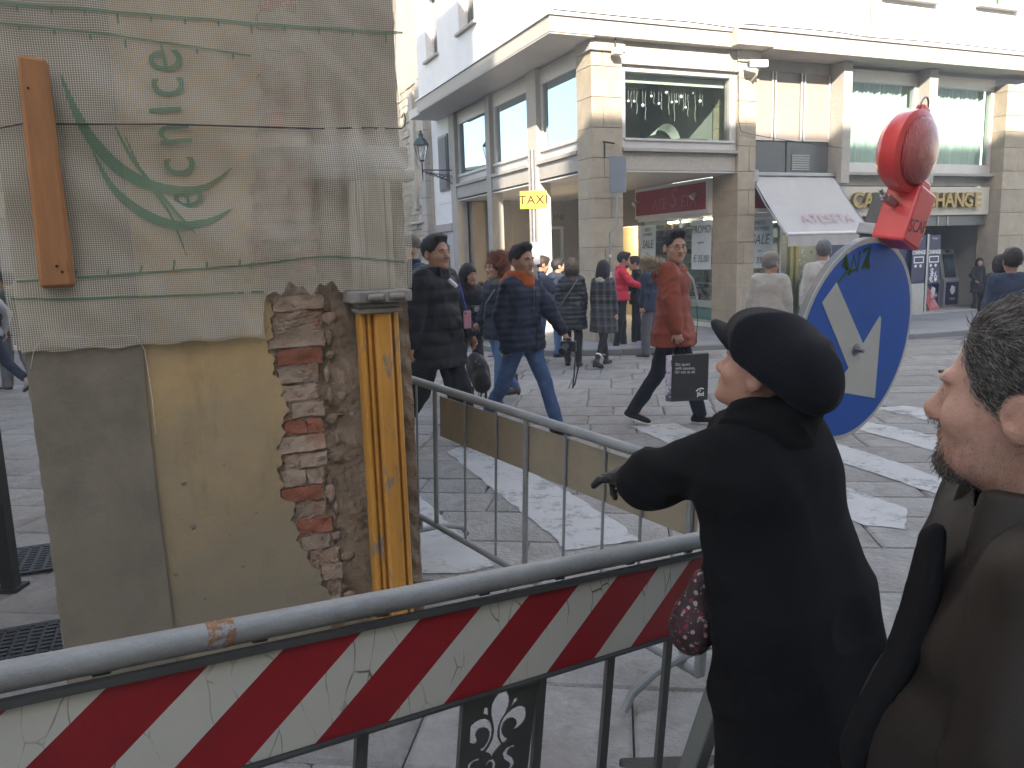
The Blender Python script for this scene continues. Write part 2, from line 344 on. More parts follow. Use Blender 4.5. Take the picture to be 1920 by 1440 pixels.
# hotel entrance in the back wall with raised letters
dr=BB().box(2.42,2.50,7.22,7.30,.08,2.36).box(3.20,3.28,7.22,7.30,.08,2.36).box(2.50,3.20,7.22,7.30,2.28,2.36).build('entrance_door',m_whiteframe,CB)
BB().box(2.5,3.2,7.25,7.256,.1,2.28).build('pane',m_glass,dr)
for k,ch in enumerate('CONTINENTALE'):
    p=bl(2.50+k*.135,7.28,2.60); lettering(ch,.20,p,U,Z,m_dark,dr,'letter',ext=.015)
# lit doorway beside the shop
ld=BB().box(3.30,3.5,3.46,3.52,.08,2.2).box(3.3,3.5,4.64,4.7,.08,2.2).build('lit_doorway',m_whiteframe,CB)
BB().box(3.9,3.94,3.3,5.2,.08,2.2).build('lit_wall',M('lit_cream_wall',(.78,.70,.50),.7,.05,3,.03,40),ld)
pw=bl(3.62,4.0,2.05); ll=bpy.data.lights.new('doorway_light','POINT'); ll.energy=38; ll.color=(1,.82,.5); ll.shadow_soft_size=.12
lob=bpy.data.objects.new('doorway_light',ll); COL.objects.link(lob); lob.parent=ld; lob.location=tuple(pw-wt(ld))
# shop in the loggia
SH=BB().box(3.26,3.40,.76,3.46,2.28,2.34).build('shop_front',m_whiteframe,CB); BB().box(3.28,3.40,.76,3.46,.08,.16).build('threshold',m_whiteframe,SH)
sg=BB().box(3.18,3.30,.78,3.44,2.34,3.0).build('shop_sign',m_whiteframe,SH,bevel=.004)
BB().box(3.166,3.178,.84,3.38,2.41,2.93).build('sign_face',m_red,sg)
def ltr_v(txt,size,v,z,u,mat,par,**k): return lettering(txt,size,bl(u,v,z),-V,Z,mat,par,**k)
m_ltr=M('faded_sign_letter',(.42,.13,.13),.5,.1,6,0)
ltr_v('ATE',.33,2.45,2.60,3.16,m_ltr,sg,shear=.12,sx=.95,space=.95); ltr_v('S',.56,1.92,2.68,3.16,m_ltr,sg,shear=.15,sx=.9); ltr_v('ETA',.33,1.40,2.60,3.16,m_ltr,sg,shear=.12,sx=.95,space=.95)
def spotlamp(name_par,p,out):
    mb=MB(p,*( (U,V) )); d=np.array(out); 
    mb.tube([(0,0,0),d*.05],.012,6); mb.tube([d*.05+(0,0,.01),d*.09-(0,0,.03),d*.14-(0,0,.07)],[.03,.045,.062],10)
    return mb.build('spot_lamp',m_frame,name_par,smooth=True)
for v in (3.25,1.1): spotlamp(sg,bl(3.165,v,2.72),(-1,0,0))
BB().box(3.315,3.320,.80,3.42,.16,2.28).build('pane',m_glass,SH)
BB().box(3.29,3.34,1.86,1.90,.16,2.28).build('mullion',m_whiteframe,SH)
def poster(par,c,right,w_,h_,lines,nrm_off):
    """paper notice with printed lines: c centre world"""
    r=nrm(right); n=np.cross(r,Z); mb=MB(c,r,n,Z)
    mb.grid(lambda s,t:((s-.5)*w_,-.006*math.sin(s*5+t*3),(t-.5)*h_),6,6); o=mb.build('poster',m_paper,par,smooth='all')
    for (t,sz,dz,sh) in lines: lettering(t,sz,np.asarray(c)+Z*dz+n*nrm_off,r,Z,m_ink,o,'print',ext=.0008,shear=sh,sx=.8)
    return o
poster(SH,bl(3.285,3.08,1.72),-V,.62,.95,[('MISTO\nCASHMERE',.10,.32,.2),('SALE',.26,.05,.25),('from',.07,-.14,.2),('€ 35,00',.17,-.33,.2)],.016)
poster(SH,bl(3.285,1.12,1.72),-V,.66,.98,[('PROMO',.22,.30,.2),('cashmere',.07,.05,.2),('€ 35,00',.20,-.28,.2)],.016)
# display shelves inside with folded scarves (every pile a thing of its own)
m_shelf=M('shelf_white',(.62,.62,.60),.5,.05,5,.02,30)
scarf_cols=[(.36,.32,.26),(.16,.17,.2),(.35,.10,.09),(.42,.37,.28),(.10,.10,.12),(.28,.30,.34),(.5,.45,.38),(.3,.2,.14)]
m_scarf=[M('scarf_%s'%n,c,.9,.2,14,.4,70) for n,c in zip(('sand','slate','rust','beige','black','steel','cream','tobacco'),scarf_cols)]
sv=BB().box(3.95,4.0,.8,3.4,.16,2.3).build('display_shelf',m_shelf,SH)
def pile_mesh(name,mat):
    mb=MB()
    for k in range(3): mb.grid(lambda s,t,k=k:((s-.5)*.26,(t-.5)*.20,.012+.035*k+.018*math.cos((s-.5)*PI)*math.cos((t-.5)*PI)+.006*math.sin(s*9+k)),6,4); mb.box(-.125,.125,-.095,.095,.035*k,.035*k+.02)
    return mb.mesh(name,mat,smooth=False)
piles=[pile_mesh('scarf_pile',m) for m in m_scarf]
GP='scarf piles on the shop shelves'; RB=math.atan2(U[1],U[0])
SCN=('sand','slate','rust','beige','black','steel','cream','tobacco'); ORD=('first','second','third','fourth','fifth','sixth','seventh','eighth','ninth','tenth','eleventh','twelfth','thirteenth')
def scarf_pile(p,i,lab):
    o=link('scarf_pile',piles[i],None,p); o.rotation_euler=(0,0,RB+random.uniform(-.1,.1)+PI/2); return tag(o,lab,'scarves',GP)
for k,z in enumerate((.62,.92,1.22,1.52,1.82,2.08)):
    BB().box(3.62,3.94,.82,3.38,z,z+.022).build('shelf_board',m_shelf,SH)
    for j in range(8):
        if k>=4 and j<3: continue
        ci=random.randrange(8); scarf_pile(bl(3.76,.98+j*.31,z+.024),ci,'%s folded scarves, %s from right on the %s shelf up in the loggia shop'%(SCN[ci],ORD[j],ORD[k]))
# display cabinet with jumble of ties under the shelves
cab=thing('display_cabinet',bl(3.5,1.35,.08),'white rimmed glass display cabinet heaped with dark ties in the loggia shop','cabinet')
BB().box(3.40,3.92,.84,1.9,.55,.60).box(3.40,3.44,.84,.9,.16,.55).box(3.40,3.44,1.84,1.9,.16,.55).box(3.4,3.44,.9,1.84,.16,.20).box(3.40,3.44,.9,1.84,.46,.55).build('cabinet_frame',m_whiteframe,cab)
BB().box(3.46,3.48,.9,1.84,.2,.46).build('cabinet_front',M('teal_front',(.16,.33,.34),.3,.06,3,0),cab)
for j in range(26):
    a=random.uniform(0,PI); c=np.array([3.5+random.uniform(0,.3),.95+random.uniform(0,.85),.64+random.uniform(0,.22)]); d=np.array([.2*math.cos(a)*.4,.22*math.sin(a),.12*random.uniform(-.5,1)])
    BB().tube([c-d,c+d*.2+(0,0,.03),c+d],[.018,.03,.022],5).build('tie',m_scarf[random.choice((1,4,4,7,5,0))],cab)
# ceiling lights inside the shop (lit tubes seen in the photo)
for v in (1.3,2.6):
    o=BB().box(3.65,3.75,v-.25,v+.25,2.22,2.25).build('shop_light',M('shop_tube',(.9,.9,.88),.5,.01,3,0,emit=(1,.96,.88,7)),SH)
BB().box(4.0,4.05,.75,3.46,.08,3.0).box(3.4,4.05,.70,.75,.08,3.0).box(3.4,4.05,3.40,3.46,.08,3.0).build('shop_back_wall',m_room,SH)
# shop on the right front, under the awning
S2=BB().box(3.70,5.85,.36,.44,2.22,2.30).box(5.80,5.90,.34,.5,.08,2.83).box(4.62,4.66,.37,.43,.08,2.22).build('street_shop_front',m_whiteframe,CB)
sg2=BB().box(3.71,5.86,.22,.358,2.31,2.97).build('shop_sign',m_whiteframe,S2,bevel=.004)
BB().box(3.77,5.80,.205,.218,2.38,2.90).build('sign_face',m_red,sg2)
lettering('ATESETA',.36,bl(4.85,.2,2.6),U,Z,m_ltr,sg2,ext=.003,shear=.12)
spotlamp(sg2,bl(3.98,.205,2.72),(0,-1,0)); spotlamp(sg2,bl(5.2,.205,2.72),(0,-1,0))
BB().box(3.72,5.80,.395,.40,.10,2.22).build('pane',m_glass,S2)
poster(S2,bl(4.08,.33,1.72),U,.68,.98,[('MISTO\nCASHMERE',.11,.33,.2),('SALE',.27,.06,.25),('from',.07,-.15,.2),('€ 35,00',.19,-.34,.2)],.016)
poster(S2,bl(5.45,.33,.55),U,.6,.8,[('PROMO',.2,.2,.2),('€ 35,00',.18,-.2,.2)],.016)
for k,z in enumerate((.5,.8,1.1,1.4,1.7,2.0)):
    BB().box(4.35,5.0,.62,.9,z,z+.022).build('shelf_board',m_shelf,S2)
    for j in range(2):
        ci=random.randrange(8); o=scarf_pile(bl(4.52+j*.3,.76,z+.024),ci,'%s folded scarves, %s pile on the %s shelf up under the awning'%(SCN[ci],('left','right')[j],ORD[k])); o.rotation_euler=(0,0,RB)
BB().box(5.02,5.10,.5,.6,.08,2.2).box(5.16,5.24,.5,.6,.08,2.2).build('brass_post',M('brass_post',(.42,.30,.10),.35,.1,6,.03,40,metal=.6),S2)
BB().box(3.7,8.0,1.6,1.65,.08,2.8).box(5.86,5.9,.5,1.6,.08,2.8).build('shop_back_wall',m_room,S2)
o=BB().box(4.9,5.6,.9,1.0,2.12,2.15).build('shop_light',MATS['shop_tube'],S2)
jk=random.Random(4)
rk=thing('jewellery_stand',bl(5.45,.8,.1),'glittering jewellery display seen through the street shop window','display')
for j in range(60):
    p=np.array([5.32+jk.uniform(0,.42),.6+jk.uniform(0,.3),.6+jk.uniform(0,1.5)]); r_=jk.uniform(.012,.035)
    BB().lathe([(.001,-r_),(r_,0),(.001,r_)],6,p).build('trinket',m_orn if j%3 else m_atmdk,rk)
# awning
AW=thing('awning',bl(4.75,0,2.9),'pale grey shop awning sloping out over the pavement','awning')
def awf(s,t): return (3.73+s*2.03,.18-t*1.0,3.0-1.14*t-.03*math.sin(t*PI)+.006*math.sin(s*23))
BB().grid(awf,30,10).build('cloth',m_awn,AW,smooth='all')
BB().tube([(3.72,-.83,1.86),(5.77,-.83,1.86)],.03,10).build('front_bar',m_whiteframe,AW,smooth=True)
BB().grid(lambda s,t:(3.74+s*2.01,-.84-.01*math.sin(s*40)*t,1.835-.20*t),40,3).build('valance',M('awning_valance',(.42,.41,.40),.85,.06,3,.1,120),AW,smooth='all')
BB().box(3.70,5.79,.12,.22,2.98,3.05).build('cassette',m_metal,AW,bevel=.01)
lettering('ATESETA',.30,bl(4.9,-.62,2.14)+0*Z,U,nrm(V*1.0+Z*1.14),M('pink_print',(.56,.38,.40),.85,.1,6,0),AW,'print',ext=.001,sx=1.05)
for u_ in (3.70,5.79): BB().tube([(u_,.15,2.95),(u_+.02,-.25,2.42),(u_,-.80,1.87)],.018,6).build('arm',m_metal,AW)
BB().box(3.62,3.76,.0,.16,2.86,3.08).build('bracket',m_metal,AW,bevel=.01)
# exchange office
EX=BB().box(5.93,10.43,.24,.34,2.20,2.80).build('name_board',m_cream,CB,bevel=.006)
for k,ch in enumerate('CAMBIO CHANGE'):
    if ch!=' ': lettering(ch,.42,bl(6.42+k*.292,.17,2.50),U,Z,m_gold,EX,'letter',ext=.045,offset=.012)
BB().box(6.9,10.40,.30,.6,1.97,2.185).build('shutter_box',m_darkpan,CB,bevel=.006)
for u_ in (7.98,8.9,9.2): BB().box(u_,u_+.02,.28,.298,1.99,2.17).build('joint',m_frame,CB)
BB().box(8.1,11.0,2.0,2.05,.0,2.6).box(10.9,11.0,.5,2.0,.0,2.6).box(5.9,11.0,.62,2.0,1.99,2.05).build('office_walls',m_cream,CB)
BB().box(5.95,8.18,.40,.46,.08,1.97).build('office_front',m_navy,CB)
BB().box(8.05,11.0,.15,2.0,.0,.10).build('office_step',m_conc,CB)
BB().box(8.18,8.62,.30,.62,.08,.74).build('plinth',m_metal,CB,bevel=.01)
def totem(u0,u1,v,lab,money):
    T=thing('change_panel',bl((u0+u1)/2,v,.5),lab,'panel','navy exchange panels')
    BB().box(u0,u1,v,v+.06,.74,1.78).build('board',m_navy,T,bevel=.006)
    c=(u0+u1)/2; q=v-.004
    lettering('CHANGE',.125,bl(c,q,1.41),U,Z,m_pwhite,T,'print',ext=.001,offset=.004,sx=.78)
    lettering('change',.06,bl(c,q,1.71),U,Z,m_pwhite,T,'print',ext=.001,shear=.2)
    BB().box(c-.15,c+.15,q-.003,q,1.18,1.205).box(c-.15,c+.15,q-.003,q,1.30,1.325).box(c-.15,c-.125,q-.003,q,1.205,1.30).box(c+.125,c+.15,q-.003,q,1.205,1.30).lathe([(.04,-.001),(.04,.001)],4,(c,q,1.255)).build('banknote_mark',m_pwhite,T)
    for d in (-.09,.06): BB().prism([(c+d+.035*math.cos(a*PI/6),1.12+.035*math.sin(a*PI/6)) for a in range(12)],1,q-.003,q).build('coin_mark',m_pwhite,T)
    if money:
        for tx,dx,dz,sz in (('$',-.04,.98,.2),('£',.07,.93,.12),('€',-.05,.82,.2),('¥',.08,.81,.17)): lettering(tx,sz,bl(c+dx,q,dz),U,Z,m_pwhite,T,'print',ext=.001,offset=.004)
totem(8.22,8.63,.32,'navy exchange panel nearer the round sign, under the brass letters',False)
totem(8.72,9.10,.34,'navy exchange panel with dollar and euro signs above the red leaning board',True)
BB().box(8.64,8.70,.30,.36,.08,1.80).build('post',m_metal,CB)
def atm(u0,lab):
    T=thing('cash_machine',bl(u0+.26,1.1,.1),lab,'cash machine','cash machines in the exchange office')
    BB().prism([(.95,.1),(.95,.72),(1.02,.80),(1.12,1.3),(1.15,1.45),(1.6,1.45),(1.6,.1)],0,u0,u0+.5).build('cabinet',m_atm,T,bevel=.015)
    BB().hexa([(u0+.08,.985,.80),(u0+.42,.985,.80),(u0+.42,1.0,.80),(u0+.08,1.0,.80),(u0+.08,1.09,1.33),(u0+.42,1.09,1.33),(u0+.42,1.11,1.33),(u0+.08,1.11,1.33)]).build('recess',m_atmdk,T)
    BB().hexa([(u0+.13,1.005,.98),(u0+.37,1.005,.98),(u0+.37,1.02,.98),(u0+.13,1.02,.98),(u0+.13,1.055,1.22),(u0+.37,1.055,1.22),(u0+.37,1.07,1.22),(u0+.13,1.07,1.22)]).build('screen',M('atm_screen',(.08,.12,.13),.15,.1,4,0),T)
    BB().box(u0+.05,u0+.45,.93,.948,.16,.68).build('front_panel',m_navy,T)
    BB().prism([(u0+.25+.09*math.cos(a*PI/7)*(1 if a%2 else .72),.50+.11*math.sin(a*PI/7)*(1 if a%3 else .8)) for a in range(14)],1,.922,.929).build('badge',m_pwhite,T)
    BB().box(u0+.16,u0+.34,.922,.929,.27,.32).build('card_mark',M('card_orange',(.6,.3,.05),.5,.05,3,0),T)
    BB().box(u0+.2,u0+.3,1.10,1.13,1.38,1.42).build('camera_slot',m_atmdk,T)
atm(9.40,'grey cash machine between the red board and the woman in black'); atm(10.05,'grey cash machine partly hidden by the woman in the long black puffer coat')
BB().box(8.9,9.4,1.3,1.36,.1,1.4).box(9.92,10.03,1.3,1.36,.1,1.4).build('partition',m_navy,CB)
BB().box(9.3,10.4,1.9,1.99,1.35,1.9).build('wall_screen',m_atmdk,CB)
BB().box(10.55,10.8,1.98,1.995,1.05,1.4).build('blue_notice',M('blue_notice',(.05,.25,.42),.5,.1,3,0),CB)
RBd=thing('red_leaning_board',bl(9.2,.3,.1),'red and pink advertising board leaning in the exchange doorway','board')
BB().hexa([(9.12,.55,.10),(9.40,.50,.10),(9.40,.53,.10),(9.12,.58,.10),(8.97,.9,1.02),(9.12,.88,1.02),(9.12,.91,1.02),(8.97,.93,1.02)]).build('board',M('red_board',(.42,.045,.055),.5,.15,4,0,c2=(.5,.2,.2),c2t=(.5,.6),c2s=4),RBd)
lettering('OFF',.12,bl(9.22,.60,.42)-V*.06,U,Z,m_pwhite,RBd,'print',ext=.002)
# things fixed to the building
def hang(name,lab,cat,p): return thing(name,p,lab,cat)
cc=hang('security_camera','white security camera on the yellow stone pillar above the awning','camera',bl(3.5,-.05,4.72))
mb=MB(bl(3.45,-.30,4.88),nrm(U*.95-V*.3+Z*0),nrm(V*.95+U*.3)); mb.box(-.17,.17,-.055,.055,-.05,.055).box(-.2,.16,-.065,.065,.056,.068); mb.build('housing',m_whiteframe,cc,bevel=.015)
mb=MB(bl(3.45,-.30,4.88),nrm(U*.95-V*.3),nrm(V*.95+U*.3)); mb.tube([(-.172,0,0),(-.19,0,0)],.04,12).build('lens',m_atmdk,cc)
BB().tube([(3.45,-.3,4.83),(3.5,-.2,4.72),(3.55,.0,4.66)],.018,6).build('arm',m_whiteframe,cc)
dp=hang('downpipe','short pale downpipe on the white wall over the cornice','pipe',bl(3.03,-.24,5.5))
BB().tube([(3.03,-.24,9),(3.03,-.24,5.62),(3.03,-.24,5.52)],[.055,.055,.04],10).build('pipe',m_soffit,dp,smooth=True)
BB().tube([(3.03,-.24,5.75),(3.03,-.24,5.80)],.064,10).build('collar',m_frame,dp)
def cable(pts,r,lab,n=24):
    P=[np.array(p,float) for p in pts]; out=[]
    for i in range(len(P)-1):
        for k in range(n//(len(P)-1)):
            t=k/(n//(len(P)-1)); p0=P[max(i-1,0)];p1=P[i];p2=P[i+1];p3=P[min(i+2,len(P)-1)]
            out.append(.5*((2*p1)+(-p0+p2)*t+(2*p0-5*p1+4*p2-p3)*t*t+(-p0+3*p1-3*p2+p3)*t**3))
    out.append(P[-1]); o=BB().tube(out,r,6).build('cable',m_cable,None,smooth='all',base=bl(*P[0]),label=lab,cat='cable',group='cables on the corner building'); return o
cable([(-.6,-.24,5.49),(1.0,-.25,5.485),(2.0,-.25,5.50),(2.95,-.26,5.47)],.012,'dark cable clipped along the cornice over the corner bay')
cable([(2.97,-.42,5.50),(5.0,-.43,5.52),(6.0,-.43,5.49),(8,-.43,5.52),(12,-.43,5.5)],.012,'dark cable clipped along the cornice over the awning wing')
cable([(3.1,-.40,5.56),(3.7,-.8,5.9),(4.6,-1.4,6.6)],.008,'thin cable rising from the cornice step to upper right')
cable([(5.95,-.42,5.52),(6.0,-.40,5.8),(5.98,-.38,6.6)],.010,'loose cable hanging straight down the white wall over the awning')
cable([(3.05,-.22,5.1),(3.15,-.15,4.4),(3.22,-.1,3.85),(3.6,-.05,3.7),(5.8,-.05,3.5)],.006,'thin pale cable running from the pillar head across the brown panels')
fl=hang('floodlight','small square floodlight on the corner pillar head','lamp',bl(.62,-.1,4.95))
BB().box(.54,.70,-.22,-.08,4.90,5.0).build('housing',m_frame,fl,bevel=.01); BB().tube([(.62,-.1,5.0),(.60,-.12,5.35)],.014,6).build('arm',m_cable,fl)
# baubles and furniture behind the big window
GB='baubles hanging in the corner window'
for j,(s,t) in enumerate(((.02,.62),(.10,.45),(.16,.45),(.25,.55),(.34,.28),(.42,.48),(.50,.15),(.56,.42),(.61,.40),(.66,.25),(.71,.55),(.79,.12),(.87,.35))):
    u_=.98+s*2.0; z=4.56-t*.62; r_=.026 if j%3 else .034
    o=thing('bauble',bl(u_,.42,z),'clear glass bauble on a string, %s from the left in the corner window'%ORD[j],'ornament',GB)
    BB().lathe([(.004,-r_),(r_*.7,-r_*.7),(r_,0),(r_*.7,r_*.7),(.004,r_)],10,(u_,.42,z)).build('ball',m_orn,o,smooth='all')
    BB().tube([(u_,.42,z+r_),(u_,.42,4.70)],.002,4).build('string',m_pwhite,o)
    BB().tube([(u_+.07+.010*math.sin(q*1.9+j),.44,4.70-q*(.055+.012*(j%4))) for q in range(9)],.0022,4).build('bead_string',m_orn,o)
def sofa(u0,u1,v,h,lab):
    o=thing('armchair',bl((u0+u1)/2,v,3.42),lab,'armchair')
    BB().grid(lambda s,t:(u0+(u1-u0)*s,v+.25*t,3.42+(h-3.42)*(math.sin(s*PI)**.35)*(1-.15*t)+.002),18,4).build('backrest',m_chair,o,smooth='all')
    BB().box(u0+.1,u1-.1,v+.26,v+.8,3.42,3.62).build('seat',m_chair,o,bevel=.04)
sofa(1.45,2.1,.40,3.72,'low white armchair just inside the large corner window'); sofa(1.9,2.55,.75,3.98,'tall white armchair at the back of the large corner window')
o=thing('side_table',bl(2.45,.5,3.42),'small pale wooden side table inside the large corner window','table')
BB().box(2.2,2.85,.36,.62,3.62,3.66).build('top',m_wood,o); [BB().box(a,a+.03,.4,.43,3.42,3.62).build('leg',m_wood,o) for a in (2.24,2.78)]
o=thing('wall_lamp',bl(1.4,2.6,4.0),'two pale cone lamps hanging in the room behind the corner window','lamp')
for u_ in (1.34,1.56): BB().lathe([(.02,.22),(.03,.14),(.13,0)],12,(u_,1.6,3.95)).build('shade',m_chair,o,smooth=True)
# white back part of the block and shutter window, left of the loggia
WB=thing('white_rear_house',bl(.5,9,0),'white rear house with a grey shuttered window left of the loggia','building')
BB().box(.25,3,7.52,9.0,2.5,8.5).build('wall',m_white,WB); BB().box(.2,3,7.52,9.05,2.3,2.5).build('string_course',m_conc,WB,bevel=.01)
BB().box(.25,3,7.52,9.0,0,2.3).build('base_wall',M('grey_render',(.48,.48,.47),.85,.07,3,.1,60),WB)
sw=BB().box(.20,.252,7.62,8.35,3.35,4.75).build('shutter_frame',m_darkpan,WB)
for k in range(26): BB().box(.175,.2,7.68,8.29,3.40+k*.05,3.44+k*.05).build('shutter_slat',M('grey_shutter',(.2,.195,.2),.6,.1,6,.03,40),sw)
BB().box(.19,.252,7.9,8.6,.1,1.95).build('door',m_darkpan,WB)
# rubble stone palace beyond
SPc=thing('stone_palace',bl(.5,11,0),'rough stone palace wall down the side street, behind the wall lantern','building')
BB().box(.18,8,9.02,60,0,16).build('wall',M('palace_wall',(.50,.45,.36),.9,.12,3,.4,14,bump_d=.03),SPc)
r=random.Random(5); z=.2; cnt=0
m_quoin=M('stone_quoin',(.40,.375,.33),.85,.12,4,.3,30,rnd=.08)
while z<6.4:
    h=r.uniform(.16,.26); v=9.55+r.uniform(-.1,.1)
    while v<12.2 and cnt<300:
        l=r.uniform(.25,.6); BB().box(.10-r.uniform(0,.05),.2,v+.008,v+l-.012,z+.006,z+h-.008).build('stone',m_roughstone,SPc,bevel=.012,seg=1); v+=l;cnt+=1
    z+=h
z=.1
while z<6.6:
    BB().box(.02,.3,9.03,9.5+.1*(int(z/.45)%2),z+.004,z+.446).build('quoin',m_quoin,SPc,bevel=.01); z+=.45
BB().tube([(.02,9.3,2.62),(.02,12.4,2.62)],.04,8).build('pipe',m_conc,SPc)
BB().box(.0,.2,9.9,10.25,3.0,6.2).build('buttress_strip',m_quoin,SPc,bevel=.01)
# wall lantern on its scrolled bracket
LN=thing('wall_lantern',bl(.1,7.3,3.8),'old iron street lantern on a scrolled bracket at the end of the loggia','lantern')
lu=-.58; lv=7.3
def LB(): return BB()
LB().tube([(.2,lv,3.80),(lu,lv,3.80)],.014,8).tube([(lu,lv,3.55),(lu,lv,4.0)],.016,8).tube([(lu,lv,4.0),(lu,lv,4.04)],[.05,.07],8).build('bracket',m_iron,LN)
for k in range(7):
    u_=.12-k*.098; R0=.10*(1-k*.09)
    pts=[(u_+R0*.8*math.cos(a)*(1-a/14),lv,3.78-R0*1.0+R0*.9*math.sin(a)*(1-a/14)-.08*(1-k/7)) for a in np.linspace(0,9,22)]
    LB().tube(pts,.009,5).build('scroll',m_iron,LN)
LB().tube([(.2,lv,3.46)]+[(.2-.78*t,lv,3.46+.31*t**.7) for t in np.linspace(.1,1,8)],.012,6).build('stay',m_iron,LN)
b0,b1,zz0,zz1=.075,.135,4.05,4.40
for i in range(4):
    a=PI/4+i*PI/2; c0=(lu+b0*1.41*math.cos(a),lv+b0*1.41*math.sin(a),zz0); c1=(lu+b1*1.41*math.cos(a),lv+b1*1.41*math.sin(a),zz1)
    LB().tube([c0,c1],.010,5).build('corner_bar',m_iron,LN)
    a2=a+PI/2; d0=(lu+b0*1.38*math.cos(a2),lv+b0*1.38*math.sin(a2),zz0); d1=(lu+b1*1.38*math.cos(a2),lv+b1*1.38*math.sin(a2),zz1)
    LB().add([c0,d0,d1,c1],[(0,1,2,3)]).build('pane',m_lampglass,LN)
LB().lathe([(.215,0),(.2,.02),(.10,.16),(.06,.17),(.05,.22),(.075,.24),(.03,.29),(.035,.33),(.005,.36)],4,(lu,lv,zz1)).build('roof',m_green,LN)
LB().lathe([(.03,0),(.05,.02),(.06,.12),(.03,.16)],8,(lu,lv,zz0+.02)).build('bulb',M('opal_bulb',(.8,.8,.76),.3,.03,4,0),LN,smooth=True)
# taxi sign and the road sign seen from behind
TX=thing('taxi_sign',at(1000,690,11.3)*np.array([1,1,0]),'yellow TAXI sign on a pole in front of the loggia columns','sign')
tp=at(1000,375,11.3); 
mb=MB((tp[0],tp[1],0)); mb.tube([(0,0,0),(0,0,3.05)],.032,10).build('pole',m_metal,TX,smooth=True)
mb=MB(tp,(1,.0,0),(0,1,0)); mb.box(-.185,.185,-.05,-.035,-.12,.12).build('plate',M('yellow_plate',(.75,.48,.02),.4,.05,4,0),TX,bevel=.004)
lettering('TAXI',.165,tp+np.array([0,-.053,-.005]),(1,0,0),Z,M('taxi_ink',(.035,.012,.02),.7,.1,9,0),TX,'print',ext=.001,space=1.15,offset=.003)
mb=MB(tp,(1,0,0),(0,1,0)); mb.box(-.07,.07,-.045,-.033,-.88,-.58).build('notice',m_pwhite,TX)
GS=thing('road_sign_back',bl(.55,-.35,.08),'grey back of a road sign on a thin pole against the corner pillar','sign')
gp=onv(1158,327,-.35); 
BB().box(gp[0]-.17,gp[0]+.15,-.39,-.375,gp[2]-.30,gp[2]+.30).build('plate',M('grey_plate',(.22,.25,.28),.45,.06,4,.02,40,metal=.3),GS,bevel=.004)
BB().tube([(gp[0]-.02,-.35,gp[2]+.24),(gp[0]-.02,-.35,gp[2]-.85),(gp[0]-.15,-.33,gp[2]-.98),(gp[0]-.15,-.33,.08)],.022,8).build('pole',m_metal,GS,smooth=True)
BB().box(gp[0]-.10,gp[0]+.06,-.374,-.33,gp[2]+.19,gp[2]+.22).box(gp[0]-.10,gp[0]+.06,-.374,-.33,gp[2]-.22,gp[2]-.19).build('clamp',m_metal,GS)
BB().tube([(gp[0]-.16,-.2,gp[2]+.29),(gp[0]-.16,-.2,gp[2]+.55)],.015,6).tube([(gp[0]-.18,-.2,gp[2]+.55),(gp[0]+.12,-.05,gp[2]+.55)],.015,6).build('upper_bracket',m_iron,GS)
for q,(a,b) in enumerate(((.05,.06),(.5,.55),(.9,1.0),(1.25,1.3))): BB().tube([(gp[0]-.15,-.33,.3+a),(gp[0]-.15,-.33,.3+b)],.0235,8).build('sticker',m_pwhite,GS)
# ================================================================ BUILDINGS BEHIND THE VIEWPOINT (they shade the crossing)
m_opp=M('opposite_render',(.45,.40,.32),.85,.1,2,.1,30)
def opposite(mb,x0,x1,y0,y1,h,lab):
    T=thing('shading_house',mb().T((x0+.5,y0,0)),lab,'building')
    mb().box(x0,x1,y1,y0,0,h).build('wall',m_opp,T)
    for k in range(int((x1-x0)/3)):
        for z in np.arange(4,h-3,3.6):
            f=mb().box(x0+1+k*3,x0+2.1+k*3,y0-.05,y0+.04,z,z+1.9).build('window',m_darkpan,T)
opposite(BB,-8.54,20,-19.2,-28,14.15,'plain house behind the viewpoint on the right, shading the crossing')
opposite(MB,-30,5,-22,-30,17.9,'plain tall house behind the viewpoint on the left, shading the crossing')

LHs=thing('low_house',(-12,20,0),'low house with dark shop openings glimpsed left of the masonry pillar','building')
MB().box(-20,-12,6,36,0,5.2).build('wall',M('buff_render',(.42,.37,.29),.85,.1,2,.1,30,streak=.3),LHs); MB().box(-20.4,-11.6,5.7,36.3,5.2,5.45).build('eaves',m_conc,LHs)
for k in range(8):
    y=7.2+k*3.6; f=MB().box(-12.02,-11.94,y,y+2.2,.1,2.9).build('shop_opening',m_darkpan,LHs); MB().box(-12.05,-11.88,y-.15,y+2.35,2.9,3.05).build('lintel',m_conc,f); MB().box(-12.02,-11.95,y+.5,y+1.7,3.5,4.7).build('window',m_darkpan,LHs)
# ================================================================ GROUND
m_base=M('paving_far',(.20,.195,.19),.8,.18,1.4,.35,9,c2=(.15,.147,.145),c2t=(.5,.62),c2s=.9,bump_d=.03)
m_pave=M('paving_stone',(.315,.302,.285),.72,.18,6,.9,26,c2=(.235,.215,.19),c2t=(.48,.68),c2s=2.4,rnd=.12,bump_d=.03,streak=.35)
m_joint=M('joint_dirt',(.11,.105,.10),.95,.3,20,.4,60)
m_kerb=M('kerb_stone',(.235,.235,.235),.75,.1,4,.3,25,rnd=.1)
ROAD=MB().box(-56,56,-40,82,-.6,-.028).build('road',m_joint,None,kind='structure',base=(0,0,0))
MB().box(-56,56,13.2,82,-.027,-.004).box(-56,-7,-40,13.19,-.027,-.004).box(11.5,56,-40,13.19,-.027,-.004).box(-6.99,11.49,-40,.3,-.027,-.004).build('far_paving',m_base,ROAD)
kp=[(-9.5,36.0),(-.9,15.6),(-.55,14.2),(-.1,13.3),(.7,12.9),(1.8,12.85),(3.5,13.0),(5.2,13.25),(6.9,13.62),(8.1,13.98),(10,14.7),(14,16.4),(20,19)]
